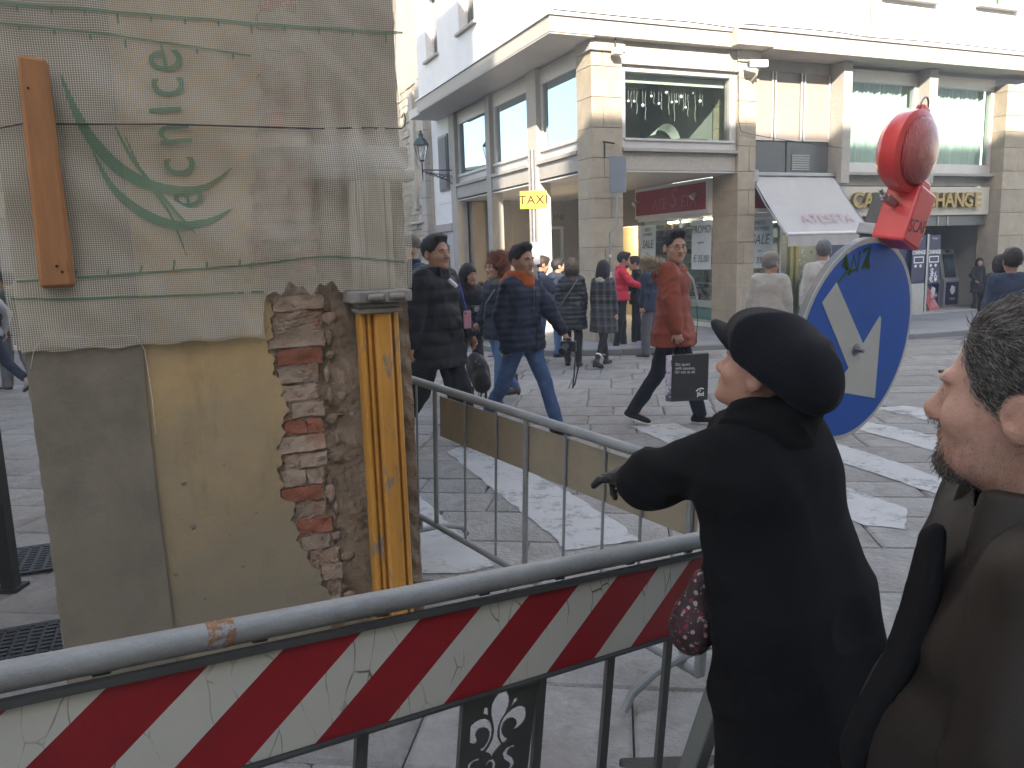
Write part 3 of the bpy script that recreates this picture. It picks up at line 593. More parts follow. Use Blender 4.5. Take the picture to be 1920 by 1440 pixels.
poly=kp+[(20,40),(-9.5,45)]
PV=MB().prism(poly,2,-.02,.078).build('pavement',M('pavement_slab',(.27,.27,.27),.7,.12,2,.3,14,c2=(.21,.21,.21),c2t=(.5,.6),c2s=1.2),None,kind='structure',base=(0,0,0))
def along(path,step):
    out=[]; 
    for a,b in zip(path[:-1],path[1:]):
        a=np.array(a);b=np.array(b);n=max(1,int(round(np.linalg.norm(b-a)/step)))
        for k in range(n): out.append((a+(b-a)*k/n,a+(b-a)*(k+1)/n))
    return out
for a,b in along(kp[1:11],.95):
    d=nrm(np.append(b-a,0)); nn=np.array([-d[1],d[0],0]); L=np.linalg.norm(b-a)
    mb=MB((a[0],a[1],0),d,nn); mb.box(.004,L-.004,-.02,.16,-.02,.086); mb.build('kerb_stone',m_kerb,PV,bevel=.012)
# slabs of the far pavement near the shops
r=random.Random(12)
for i in range(9):
    for j in range(2):
        u0=-.9+i*1.25; v0=-1.0+j*.5
        if u0+1.2>9.5: continue
# paving stones laid in slightly skewed rows
SR=random.Random(21); ang=RAD(-8.); er=np.array([math.cos(ang),math.sin(ang)]); ec=np.array([-er[1],er[0]])
c=-2.0; ns=0; kpa=np.array(kp)
def kerby(x): return np.interp(x,kpa[:,0],kpa[:,1]) if x>-.9 else 99
while c<15.5:
    wd=SR.uniform(.34,.66)*(1 if c<8 else 1.25); a=-9.0+SR.uniform(0,.6)
    while a<12:
        ln=SR.choice((.45,.6,.75,.95,1.2))*SR.uniform(.9,1.1)*(1 if c<8 else 1.25)
        m=er*(a+ln/2)+ec*(c+wd/2); x,y=m
        if y>1.2 and y<15 and x>-.70*y-.4 and x<.70*y+.5 and y<kerby(x)-.12 and y<13.1+2*(x<-.6) and ns<520:
            g=.0035; q=[er*(a+g)+ec*(c+g),er*(a+ln-g)+ec*(c+g),er*(a+ln-g)+ec*(c+wd-g),er*(a+g)+ec*(c+wd-g)]
            q=[p+np.array([SR.uniform(-.004,.004),SR.uniform(-.004,.004)]) for p in q]
            h=[SR.uniform(-.003,.003) for _ in q]; ce=sum(q)/4; vs=[]
            for p in q: vs.append((p[0],p[1],-.03))
            for p,hh in zip(q,h): vs.append((p[0],p[1],hh-.012))
            for p,hh in zip(q,h):
                t=p+(ce-p)*(.014/np.linalg.norm(ce-p)*1.4); vs.append((t[0],t[1],hh))
            mb=MB(); mb.add(vs,[(0,1,5,4),(1,2,6,5),(2,3,7,6),(3,0,4,7),(4,5,9,8),(5,6,10,9),(6,7,11,10),(7,4,8,11),(8,9,10,11)])
            me=mb.mesh('paving_stone',m_pave,np.array([m[0],m[1],0])); link('paving_stone',me,ROAD,(m[0],m[1],0)); ns+=1
        a+=ln
    c+=wd
print('stones',ns)
# worn zebra paint: thin sheets on the stones
def paint_mat():
    m=bpy.data.materials.new('worn_road_paint'); m.use_nodes=True; nt=m.node_tree; b=nt.nodes['Principled BSDF']; tc=nt.nodes.new('ShaderNodeTexCoord').outputs['Object']
    f=noise(nt,tc,2.2,8,.75); f2=noise(nt,tc,26,6,.7); s=mathn(nt,'MULTIPLY_ADD',f2,.35,f); al=ramp(nt,s,.50,.66)
    c=mixc(nt,noise(nt,tc,5,5,.7),(.62,.62,.61),(.42,.42,.41)); nt.links.new(c,b.inputs['Base Color']); b.inputs['Roughness'].default_value=.75
    nt.links.new(mathn(nt,'MULTIPLY_ADD',al,.62,.20),b.inputs['Alpha'])
    bn=_n(nt,'ShaderNodeBump',Strength=.4,Distance=.01); nt.links.new(noise(nt,tc,30,5,.7),bn.inputs['Height']); nt.links.new(bn.outputs[0],b.inputs['Normal']); return m
m_paint=paint_mat()
stripes=[[(740,878),(771,917),(925,1062),(860,1078),(778,1075),(740,990)],
 [(838,848),(868,838),(930,848),(1100,945),(1205,1014),(1060,1034),(1029,1000),(940,930)],
 [(1182,800),(1266,794),(1369,840),(1500,890),(1610,923),(1704,956),(1694,994),(1621,986),(1359,880)],
 [(1500,806),(1572,833),(1680,868),(1795,911),(1777,936),(1690,905),(1587,872),(1490,836)],
 [(1560,780),(1621,791),(1690,804),(1790,829),(1790,858),(1690,829),(1610,807),(1560,794)],
 [(1642,766),(1697,761),(1768,774),(1810,786),(1810,806),(1756,794)]]
def ragged(P,r):
    out=[]
    for a,b in zip(P,P[1:]+P[:1]):
        a=np.array(a);b=np.array(b);n=max(1,int(np.linalg.norm(b-a)/.07))
        for k in range(n): out.append(tuple(a+(b-a)*k/n+np.array([r.uniform(-.012,.012),r.uniform(-.012,.012)])))
    return out
rr=random.Random(3)
for P in stripes:
    G=[gnd(*p) for p in P]; G=ragged([(g[0],g[1]) for g in G],rr)
    mb=MB(); mb.add([(p[0],p[1],.0065) for p in G],[tuple(range(len(G)))]); mb.build('zebra_stripe',m_paint,ROAD)
# drain covers at the left
m_cast=M('cast_iron',(.035,.037,.04),.55,.25,10,.2,50,metal=.5)
def drain(c,w_,l_,rz,lab):
    T=thing('drain_cover',(c[0],c[1],.004),lab,'drain cover','cast iron drain covers by the pillar'); ca,sa=math.cos(rz),math.sin(rz)
    X=(ca,sa,0);Y=(-sa,ca,0); f=MB((c[0],c[1],.004),X,Y)
    f.box(-w_/2,w_/2,-l_/2,l_/2,0,.010).build('plate',m_cast,T); f=MB((c[0],c[1],.004),X,Y)
    f.box(-w_/2-.03,-w_/2-.003,-l_/2-.03,l_/2+.03,0,.014).box(w_/2+.003,w_/2+.03,-l_/2-.03,l_/2+.03,0,.014).box(-w_/2-.003,w_/2+.003,-l_/2-.03,-l_/2-.003,0,.014).box(-w_/2-.003,w_/2+.003,l_/2+.003,l_/2+.03,0,.014).build('frame',m_cast,T)
    nx,ny=int(w_/.055),int(l_/.04)
    for i in range(nx):
        for j in range(ny):
            x=-w_/2+(i+.5)*w_/nx; y=-l_/2+(j+.5)*l_/ny
            MB((c[0],c[1],.004),X,Y).box(x-.02,x+.02,y-.011,y+.011,.010,.017).build('rib',m_cast,T)
drain(gnd(70,1050),.36,.42,RAD(22),'small ribbed drain cover behind the black post at far left')
drain(gnd(20,1225),.55,.45,RAD(22),'large ribbed drain cover at the left foot of the grey pillar')
BP=thing('black_post',gnd(22,1105),'slim black iron post left of the masonry pillar','post'); p=gnd(22,1105)
MB(p).box(-.035,.035,-.035,.035,0,3.2).build('shaft',m_iron,BP,bevel=.004); MB(p).box(-.06,.06,-.06,.06,0,.02).build('foot_plate',m_iron,BP)
# ================================================================ MASONRY PILLAR UNDER REPAIR
W=np.array([-.535,3.371,0.])
def WB_(): return MB(W,U,V)
def onw(x,y,t=0): p=pl(x,y,W+V*t,V); d=p-W; return d.dot(U),p[2]
m_grey=M('grey_cement_render',(.215,.188,.14),.85,.14,3,.25,40,c2=(.155,.138,.105),c2t=(.50,.74),c2s=2.6,streak=.35)
m_ochre=M('ochre_plaster',(.49,.345,.165),.85,.14,2.6,.25,40,c2=(.40,.31,.185),c2t=(.42,.66),c2s=2.2,zmix=(1.75,.75,(.265,.225,.155),.9),streak=.6)
m_brick=M('old_red_brick',(.38,.135,.08),.85,.25,14,.5,50,c2=(.40,.32,.24),c2t=(.55,.68),c2s=9,rnd=.15)
m_brickm=M('mortared_brick',(.45,.345,.26),.9,.18,10,.55,40,c2=(.42,.22,.15),c2t=(.52,.66),c2s=9,rnd=.12,bump_d=.015)
m_rubble=M('exposed_rubble',(.32,.245,.175),.9,.2,7,.5,30,c2=(.21,.155,.11),c2t=(.5,.7),c2s=4,bump_d=.02)
m_orange=M('orange_paint',(.60,.275,.045),.5,.18,4,.2,70,c2=(.25,.20,.155),c2t=(.58,.63),c2s=13,s3=(1,1,.35),streak=.3)
m_greystone=M('grey_carved_stone',(.27,.25,.22),.8,.14,9,.3,50)
MP=thing('masonry_pillar',W-U*.6,'masonry pillar under repair with grey render, ochre plaster and exposed bricks','pillar')
WB_().box(-1.30,.06,.12,1.25,0,4.6).build('core',m_rubble,MP)
def wob(s,z,k): return math.sin(s*31+z*7+k)*.35+math.sin(z*23-s*9+k*2)*.35+math.sin((s+z)*57+k)*.3
WB_().grid(lambda a,b:(-.60+a*.72,.030+.016*wob(-.6+a*.72,b*4.5,1)+.006*wob(a*4,b*30,4)+.003*wob(a*17,b*90,7),b*4.5),70,330).build('recess_surface',m_rubble,MP,smooth='all')
WB_().grid(lambda a,b:(.055+.022*a+.006*wob(b*20,a,2),.02+a*.10,b*4.5),3,160).build('corner_arris',M('arris_plaster',(.33,.28,.21),.9,.15,6,.4,40),MP,smooth='all')
# grey render slab
def gl(z): return -1.315+.0016*math.sin(z*40)+.0016*math.sin(z*97+1)+.0012*math.sin(z*211)
g=[]; zs=np.linspace(0,4.5,150)
g=[(gl(z),z) for z in zs]+[(-.930+.004*math.sin(z*5),z) for z in zs[::-1]]
WB_().prism(g,1,-.03,.119).build('grey_render',m_grey,MP,bevel=.006)
# ochre plaster with ragged broken edge
bpx=[(497,545),(512,600),(503,640),(510,680),(530,735),(537,750),(533,790),(524,830),(524,880),(527,930),(548,942),(552,985),(568,1035),(590,1060),(605,1090),(618,1120)]
bnd=sorted([onw(*p)[::-1] for p in bpx]); bz=np.array([b[0] for b in bnd]); bs_=np.array([b[1] for b in bnd])
def edge(z): return float(np.interp(z,bz,bs_))+.010*math.sin(z*61)+.007*math.sin(z*143+2)+(.05*math.sin(z*3.1) if z>1.6 else 0)
zs=np.linspace(0,4.5,300)
WB_().prism([(-.9345,z) for z in (0,4.5)]+[(edge(z),z) for z in zs[::-1]],1,-.012,.10).build('ochre_plaster',m_ochre,MP)
cr=[(602,560),(606,640),(600,700),(604,760),(618,830),(612,930),(622,1010),(640,1060),(640,1120)]
cb=sorted([onw(*p)[::-1] for p in cr]); cz=np.array([b[0] for b in cb]); cs=np.array([b[1] for b in cb])
reds=[onw(550,655),onw(566,684),onw(570,810),onw(570,922),onw(580,976),onw(520,655)]
r=random.Random(9); z=.16; row=0
def brick_obj(s0,s1,z0,z1,red):
    vs=[];dep=r.uniform(-.008,.012); n=4
    mb=WB_(); m=[]
    def f(a,b):
        e=.004; s=s0+(s1-s0)*a; zz=z0+(z1-z0)*b; d=dep+.009*wob(s*5,zz*9,row*1.7)+.004*wob(s*19,zz*31,row)
        return (s+.007*wob(zz*5+row,a,3),d,zz+.005*wob(s*6,b,5+row))
    w_=6; gv=[f(i/5,j/3) for j in range(4) for i in range(6)]; nb=[(p[0],.11,p[2]) for p in (gv[0],gv[5],gv[23],gv[18])]
    fs=[(j*6+i,j*6+i+1,(j+1)*6+i+1,(j+1)*6+i) for j in range(3) for i in range(5)]
    fs+=[tuple([24,25]+[k for k in range(5,-1,-1)]),tuple([25,26]+[23,17,11,5]),tuple([26,27]+[18+k for k in range(0,6)]),tuple([27,24]+[0,6,12,18])]
    mb.add(gv+nb,fs); mb.build('brick',m_brick if red else m_brickm,MP,smooth=True)
while z<3.5:
    h=r.uniform(.056,.064); a=edge(z+.03)+.006; b=float(np.interp(z,cz,cs))+r.uniform(-.015,.02)
    if b-a>.03:
        cut=[a,b] if (b-a)<.16 or r.random()<.45 else [a,a+(b-a)*r.uniform(.3,.6),b]
        for s0,s1 in zip(cut[:-1],cut[1:]):
            c=((s0+s1)/2,z+h/2); red=any(abs(c[0]-q[0])<.06 and abs(c[1]-q[1])<.036 for q in reds) or (z>1.7 and r.random()<.25)
            brick_obj(s0+.003,s1-.004,z,z+h,red)
    z+=h+r.uniform(.008,.016); row+=1
WB_().grid(lambda a,b:(edge(.1+b*3.5)-.01+a*(float(np.interp(.1+b*3.5,cz,cs))+.02-edge(.1+b*3.5)),.008+.010*wob(a*2,b*60,3)+.007*wob(a*9,b*170,5)+.02*(a>.94),.1+b*3.5),20,520).build('mortar_bed',m_brickm,MP,smooth='all')
# lumps of broken mortar along the crack
def lump(c,sc,seed,mat,name='mortar_lump'):
    bm=bmesh.new(); bmesh.ops.create_icosphere(bm,subdivisions=2,radius=1); q=random.Random(seed); k=[q.uniform(-2,2) for _ in range(6)]
    for v in bm.verts:
        p=v.co; d=1+.22*math.sin(p.x*3+k[0])*math.cos(p.y*3+k[1])+.16*math.sin(p.z*5+k[2]); p=p*d
        w_=W+U*(c[0]+p.x*sc[0])+V*(c[1]+p.y*sc[1])+Z*(c[2]+p.z*sc[2]); v.co=Vector(w_-wt(MP))
    me=bpy.data.meshes.new(name); bm.to_mesh(me); bm.free(); me.materials.append(mat); me.polygons.foreach_set('use_smooth',[True]*len(me.polygons)); link(name,me,MP)
z=.2;i=0
while z<1.62:
    s=float(np.interp(z,cz,cs))+.02+r.uniform(-.012,.02); h=r.uniform(.018,.05)
    lump((s,.012+r.uniform(0,.012),z),(r.uniform(.010,.034),r.uniform(.004,.010),h*r.uniform(.4,1.0)),i,m_brickm if i%3==0 else m_rubble); z+=h*r.uniform(1.2,3.2); i+=1
for i in range(14): lump((r.uniform(-.30,-.14),.035+r.uniform(0,.01),r.uniform(.1,1.5)),(r.uniform(.01,.035),.012,r.uniform(.006,.02)),50+i,m_rubble if i%2 else m_brickm)
for q,(a,b) in enumerate(((345,905),(362,985),(340,972),(330,1075),(305,905),(430,1000),(455,1060),(420,870),(480,960),(385,1120),(500,1090),(350,830))):
    s,zz=onw(a,b); k_=(.016,.014,.005,.009,.004,.006,.010,.004,.007,.008,.006,.004)[q]; lump((s,-.0115,zz),(k_,.002,k_*(.9 if q%2 else .5)),90+q,m_grey,'plaster_chip')
# pilaster with moulded orange shaft
PLs=thing('pilaster',W+U*-.035,'orange painted moulded pilaster with a grey carved capital at the pillar corner','pilaster')
s0,s1=-.118,.048; wd=s1-s0
prof=[(0,.02),(0,-.045),(.05,-.062),(.13,-.062),(.15,-.044),(.18,-.044),(.20,-.066),(.27,-.066),(.29,-.046),(.33,-.046),(.35,-.074),(.42,-.086),(.56,-.090),(.70,-.086),(.77,-.074),(.79,-.050),(.83,-.050),(.85,-.07),(.95,-.064),(1,-.045),(1,.02)]
WB_().prism([(s0+wd*a,t-.02) for a,t in prof],2,0,1.43).build('shaft',m_orange,PLs,bevel=.003)
WB_().box(s0-.012,s1+.004,-.125,.02,1.432,1.452).box(s0-.004,s1,-.115,.02,1.452,1.474).build('neck',m_greystone,PLs,bevel=.006)
WB_().prism([(s0-.045,-.05),(s0-.045,-.15),(s0-.01,-.165),(s0+.04,-.145),(s0+.07,-.15),(s0+.1,-.175),(s0+.14,-.15),(s1+.01,-.16),(s1+.042,-.15),(s1+.042,.02),(s0-.045,.02)],2,1.476,1.525).build('capital',m_greystone,PLs,bevel=.008)
for a in (.12,.62): WB_().box(s0+wd*a,s0+wd*(a+.42),-.178,-.150,1.488,1.512).build('capital_scroll',m_greystone,PLs,bevel=.01)
WB_().prism([(s0+wd*a,t*.8-.01) for a,t in prof],2,1.527,1.96).build('upper_shaft',M('bare_upper_shaft',(.42,.37,.29),.8,.12,6,.2,40),PLs,bevel=.003)
WB_().box(-.27,.155,-.06,.06,1.962,2.01).box(-.25,.135,-.045,.06,2.011,2.10).build('impost',m_greystone,PLs,bevel=.012)
# ---------------- debris netting
def net_mat(name,col,dens=.46):
    m=bpy.data.materials.new(name); m.use_nodes=True; nt=m.node_tree; b=nt.nodes['Principled BSDF']
    pos=nt.nodes.new('ShaderNodeNewGeometry').outputs['Position']
    wv=noise(nt,pos,2.3,3,.5)
    def co(vec,k):
        d=nt.nodes.new('ShaderNodeVectorMath'); d.operation='DOT_PRODUCT'; nt.links.new(pos,d.inputs[0]); d.inputs[1].default_value=vec
        x=mathn(nt,'MULTIPLY_ADD',wv,.03*k,d.outputs['Value']); x=mathn(nt,'FRACT',mathn(nt,'MULTIPLY',x,1/.0076)); return mathn(nt,'LESS_THAN',x,dens)
    a=mathn(nt,'MAXIMUM',co(tuple(U),1),co((0,0,1),.7)); nt.links.new(a,b.inputs['Alpha'])
    c=mixc(nt,noise(nt,pos,3,4,.6),tuple(x*.82 for x in col),tuple(min(1,x*1.15) for x in col)); nt.links.new(c,b.inputs['Base Color']); b.inputs['Roughness'].default_value=.8; return m
m_net=net_mat('beige_debris_net',(.64,.59,.48),.29); m_netg=net_mat('green_net_print',(.14,.25,.16),.50)
NT=thing('debris_netting',W-U*.6+Z*1.4,'beige debris netting with green print draped over the top of the pillar','netting')
def g_(x,c,w_): return math.exp(-((x-c)/w_)**2)
def hem(s):
    b=1.372+.006*math.sin(s*40); up=1.545+.02*math.sin(s*47)+.012*math.sin(s*111); k=1/(1+math.exp(-(s+.485)/.006)); z=b*(1-k)+up*k
    if s>-.2: z=z+(1.527-up)*min(1,(s+.2)/.06)
    return z
def net_t(s,z):
    t=-.058-.012*wob(s*.5,z*.5,2)-.010*math.sin(z*17+s*5)*g_(z,1.9,.5)
    t-=.10*g_(z,1.80,.20)*g_(s,-.03,.16)+.045*g_(z,2.02,.12)*g_(s,-.06,.22)+.035*g_(z,1.55,.1)*g_(s,-.03,.12)
    t-=.02*g_(z,2.0,.3)*math.sin(s*60)*g_(s,-.1,.2)
    return t
def net_f(a,b):
    s=-1.345+a*1.455; zb=hem(s); z=zb+b*(3.6-zb); ss=s
    if a>.93: ss=s+.055*g_(z,1.97,.08)-.010*math.sin(z*6)
    return (ss,net_t(s,z),z)
WB_().grid(net_f,150,170).build('net',m_net,NT,smooth='all')
WB_().grid(lambda a,b:(-1.32+a*.83,-.047-.006*wob(a*2,b,1),1.36+.004*math.sin(a*30)+b*.26),60,12).build('lower_layer',m_net,NT,smooth='all')
def on_net(s,z,off=.006): return W+U*s+V*(net_t(s,z)-off)+Z*z
def ribbon(pts,w0,w1=None,n=40,name='print'):
    """printed band: pts photo pixels mapped on to the net, width in metres"""
    P=[np.array(onw(*p,-.07)) for p in pts]; out=[]
    for k in range(n+1):
        f=k/n*(len(P)-1); i=min(int(f),len(P)-2); t=f-i; p0=P[max(i-1,0)];p1=P[i];p2=P[i+1];p3=P[min(i+2,len(P)-1)]
        out.append(.5*((2*p1)+(-p0+p2)*t+(2*p0-5*p1+4*p2-p3)*t*t+(-p0+3*p1-3*p2+p3)*t**3))
    vs=[]
    for k,p in enumerate(out):
        d=nrm(out[min(k+1,n)]-out[max(k-1,0)]); nn=np.array([-d[1],d[0]]); x=k/n
        w_=(w0 if not callable(w0) else w0(x))/2
        vs+=[on_net(*(p+nn*w_)),on_net(*(p-nn*w_))]
    mb=MB(); mb.add(vs,[(2*k,2*k+1,2*k+3,2*k+2) for k in range(n)]); mb.build(name,m_netg,NT)
tp_=[(-30,2),(230,22),(470,42),(755,62)]; ribbon(tp_,.010); t2=[(-30,38),(240,68),(470,105)]; ribbon(t2,.007); t3=[(30,528),(120,522),(300,510),(480,496),(610,482),(755,492)]; ribbon(t3,.009); ribbon([(20,560),(150,560),(495,548)],.008)
def ticks(p0,p1,n,l):
    for k in range(n):
        t=(k+.5)/n; x=p0[0]+(p1[0]-p0[0])*t; y=p0[1]+(p1[1]-p0[1])*t; ribbon([(x,y),(x+1,y+l*(1.6 if k%4==3 else 1))],.007,n=2,name='tick')
ticks((0,5),(755,62),12,13); ticks((0,40),(470,105),7,10); ticks((110,520),(480,497),6,-12)
sw=lambda m,e=1.0: (lambda x:m*math.sin(max(.02,min(.98,x))*PI)**e)
ribbon([(112,135),(140,205),(175,265),(230,320),(300,352),(380,352),(435,315)],sw(.042,.8)); ribbon([(170,275),(210,350),(270,400),(330,422),(390,415),(437,390)],sw(.034,.9)); ribbon([(215,235),(250,300),(310,375),(368,440)],sw(.014,.6)); ribbon([(232,250),(270,330),(318,400),(350,480)],sw(.010,.6))
for ch,px,py,sz,dw in (('e',300,112,.245,0),('c',306,163,.24,0),('i',300,206,.235,0),('n',318,252,.235,0),('c',328,312,.23,0),('e',345,372,.22,0)):
    s,zc=onw(px,py,-.075); lettering(ch,sz,on_net(s,zc,.008),Z*.995-U*.10,-U,m_netg,NT,'letter',ext=.0005,sx=.74,offset=.0)
th_=[W+U*s_+V*-.036+Z*z_ for s_,z_ in [onw(*p) for p in ((60,690),(66,655),(85,628),(160,630),(172,634),(190,629),(255,627),(272,655),(285,740),(292,810))]]; MB().tube(th_,.0011,5).build('loose_thread',m_pwhite,NT,smooth='all')
# wire, batten
wr=[onw(*p,-.10) for p in ((-40,246),(0,237),(40,229),(130,230),(220,231),(310,231),(400,234),(500,236),(600,238),(700,237),(757,239))]
WR=[W+U*s+V*(net_t(s,z)-.014)+Z*z for s,z in wr]
e_=WR[-1]; WR+= [e_+U*.012+Z*.01,e_+U*.018+Z*.04,e_+U*.012+Z*.062,e_+U*.004+Z*.05]
MB().tube(WR,.0028,6).build('tie_wire',M('rusty_wire',(.06,.045,.04),.6,.3,20,0),None,smooth='all',base=WR[3],label='thin dark tie wire strung across the debris netting',cat='wire')
BT=thing('wooden_batten',W-U*1.17+Z*1.585-V*.09,'reddish wooden batten nailed over the netting at the left','batten')
mb=WB_(); mb.hexa([(-1.232,-.118,1.585),(-1.120,-.118,1.585),(-1.120,-.075,1.585),(-1.232,-.075,1.585),(-1.214,-.118,2.36),(-1.126,-.118,2.35),(-1.126,-.075,2.35),(-1.214,-.075,2.36)]).build('plank',M('raw_fir_wood',(.36,.155,.055),.65,.14,7,.15,30,c2=(.25,.10,.04),c2t=(.6,.7),c2s=5,s3=(6,6,.7)),BT,bevel=.012,seg=1)
for sx,zx in ((-1.19,2.25),(-1.17,1.66),(-1.155,1.64)): WB_().tube([(sx,-.119,zx),(sx,-.122,zx)],.005,8).build('nail',m_iron,BT)
# upper storey of the arcade building above the pillar
AR=thing('arcade_building',W-U*3+V*3,'storeys of the arcade building resting on the masonry pillar','building')
WB_().box(-9,.45,.3,5.5,4.62,11.2).build('upper_storeys',m_opp,AR); WB_().box(-9,.0,.3,5.5,11.202,13.4).build('attic_storey',m_opp,AR); WB_().box(-9,.45,.3,5.5,4.5,4.618).build('vault_soffit',m_soffit,AR)  # overhang past the pillar is added, shaped to place the loggia shadow edge
WB_().box(-4.6,-3.6,.12,1.25,0,4.5).build('second_pillar',m_grey,AR)
# ================================================================ CROWD BARRIERS
m_galv=M('galvanised_steel',(.25,.26,.255),.62,.16,9,.15,60,metal=.3,c2=(.20,.21,.205),c2t=(.55,.7),c2s=6)
m_galvd=M('dull_galvanised',(.085,.088,.085),.6,.15,9,.1,60,metal=.5)
def cracked(name,col):
    m=M(name,col,.5,.05,4,.05,60); nt=m.node_tree; b=nt.nodes['Principled BSDF']; tc=nt.nodes.new('ShaderNodeTexCoord').outputs['Object']
    mp=nt.nodes.new('ShaderNodeMapping'); mp.inputs['Scale'].default_value=(16,16,5); wn=nt.nodes.new('ShaderNodeTexNoise'); wn.inputs['Scale'].default_value=4; nt.links.new(tc,wn.inputs['Vector'])
    va=nt.nodes.new('ShaderNodeVectorMath'); va.operation='MULTIPLY_ADD'; nt.links.new(wn.outputs['Color'],va.inputs[0]); va.inputs[1].default_value=(.12,.12,.12); nt.links.new(tc,va.inputs[2]); nt.links.new(va.outputs[0],mp.inputs[0])
    vo=nt.nodes.new('ShaderNodeTexVoronoi'); vo.feature='DISTANCE_TO_EDGE'; vo.inputs['Scale'].default_value=1.0; nt.links.new(mp.outputs[0],vo.inputs['Vector'])
    ck=mathn(nt,'MULTIPLY',ramp(nt,vo.outputs['Distance'],.018,.004),ramp(nt,noise(nt,tc,7,3),.44,.56)); old=b.inputs['Base Color'].links[0].from_socket
    dirt=ramp(nt,noise(nt,tc,45,6,.8),.66,.76); c=mixc(nt,mathn(nt,'MULTIPLY',dirt,.5),old,(.16,.15,.12)); nt.links.new(mixc(nt,ck,c,(.10,.10,.085)),b.inputs['Base Color']); return m
m_wstripe=cracked('cracked_white_film',(.50,.51,.455)); m_rstripe=M('red_film',(.29,.010,.015),.45,.14,5,.05,60,c2=(.21,.009,.013),c2t=(.52,.75),streak=.18)
KA=1.12
A1=cd(0,1270,1.03*KA); B1=cd(1310,1013,1.95*KA); e1=nrm(B1-A1); nh=nrm(np.cross(nrm([e1[0],e1[1],0]),Z)); e3=np.cross(nh,e1); e3=e3 if e3[2]>0 else -e3; L1=np.linalg.norm(B1-A1)
def FB(off=0): return MB(A1,e1,nh,e3)     # x along rail, y toward camera, z up from the rail axis
def onb(x,y,off=0):
    p=pl(x,y,A1+nh*off,nh); d=p-A1; return d.dot(e1),d.dot(e3)
FBt=thing('crowd_barrier',(A1+e1*.7)*np.array([1,1,0]),'steel crowd barrier with red and white striped board in the foreground','barrier','steel crowd barriers round the pillar')
FB().tube([(-.75,0,-.9),(-.75,0,-.12),(-.72,0,-.04),(-.64,0,0),(-.3,0,0),(L1*.5,0,0),(L1+.18,0,0),(L1+.26,0,-.04),(L1+.29,0,-.12),(L1+.29,0,-.80)],.0235,14).build('top_rail',m_galv,FBt,smooth=True)
FB().lathe([(.0238,-.03),(.0242,-.02),(.0242,.02),(.0238,.03)],14).v
rs=onb(408,1175); 
mb=MB(A1+e1*rs[0],nh,e3,e1); mb.lathe([(.0237,-.022),(.0241,-.012),(.0243,.0),(.0241,.014),(.0237,.024)],14).build('rust_patch',M('rust',(.30,.16,.08),.9,.4,60,.6,90,c2=(.33,.34,.34),c2t=(.5,.58),c2s=40),FBt,smooth=True)
FB().tube([(-.75,0,-.72),(L1+.29,0,-.72)],.019,10).build('bottom_rail',m_galv,FBt,smooth=True)
qt,qb=-.040,-.243; yb=.012
FB().box(-.70,L1+.25,yb-.004,yb,qb,qt).build('board',m_galvd,FBt)
FB().box(-.70,L1+.25,yb-.003,yb+.012,qt,qt+.012).build('board_flange',m_galvd,FBt); FB().box(-.70,L1+.25,yb-.003,yb+.012,qb-.006,qb).build('board_flange',m_galvd,FBt)
tops=[onb(*p)[0] for p in ((200,1278),(545,1204),(800,1150),(1001,1110),(1157,1074),(1290,1045))]; bots=[onb(*p)[0] for p in ((608,1378),(841,1308),(1024,1255),(1174,1210))]
print('stripe tops',np.round(tops,3),'bots',np.round(bots,3))
pitch=(tops[5]-tops[0])/5; lean=np.mean([t-b for t,b in zip(tops[2:],bots)]); wr_=onb(400,1237)[0]-tops[0]
lean=float(np.clip(lean,.15,.26)); print('pitch',pitch,'lean',lean,'w',wr_)
z0,z1=qb+.002,qt-.002
def stripe(a,b,mat,name,dy):
    lo_,hi_=-.70,L1+.25; P=[(a-lean,z0),(b-lean,z0),(b,z1),(a,z1)]; P=[(min(max(x,lo_),hi_),z) for x,z in P]
    if P[1][0]-P[0][0]<.002 and P[2][0]-P[3][0]<.002: return
    FB().prism(P,1,yb+.0002,yb+.0012+dy).build(name,mat,FBt)
for k in range(-6,10):
    a=tops[0]+k*pitch; stripe(a,a+pitch*.54,m_rstripe,'red_stripe',0); stripe(a+pitch*.54+.0005,a+pitch-.0005,m_wstripe,'white_stripe',0)
for px,py in ((190,1262),(487,1205),(716,1155),(908,1107),(1050,1078),(1182,1052),(1291,1035)):
    s=onb(px,py)[0]; FB().box(s-.013,s+.013,-.006,.004,qt+.0121,-.018).build('strut',m_galvd,FBt)
for px,py in ((677,1400),(1139,1300),(1245,1300)):
    s=onb(px,py)[0]; FB().box(s-.013,s+.013,-.006,.005,-.72,qb-.0061).build('upright',m_galvd,FBt)
for k in range(1,8): FB().box(-.70+k*.12-.013,-.70+k*.12+.013,-.006,.005,-.72,qb-.0061).build('upright',m_galvd,FBt)
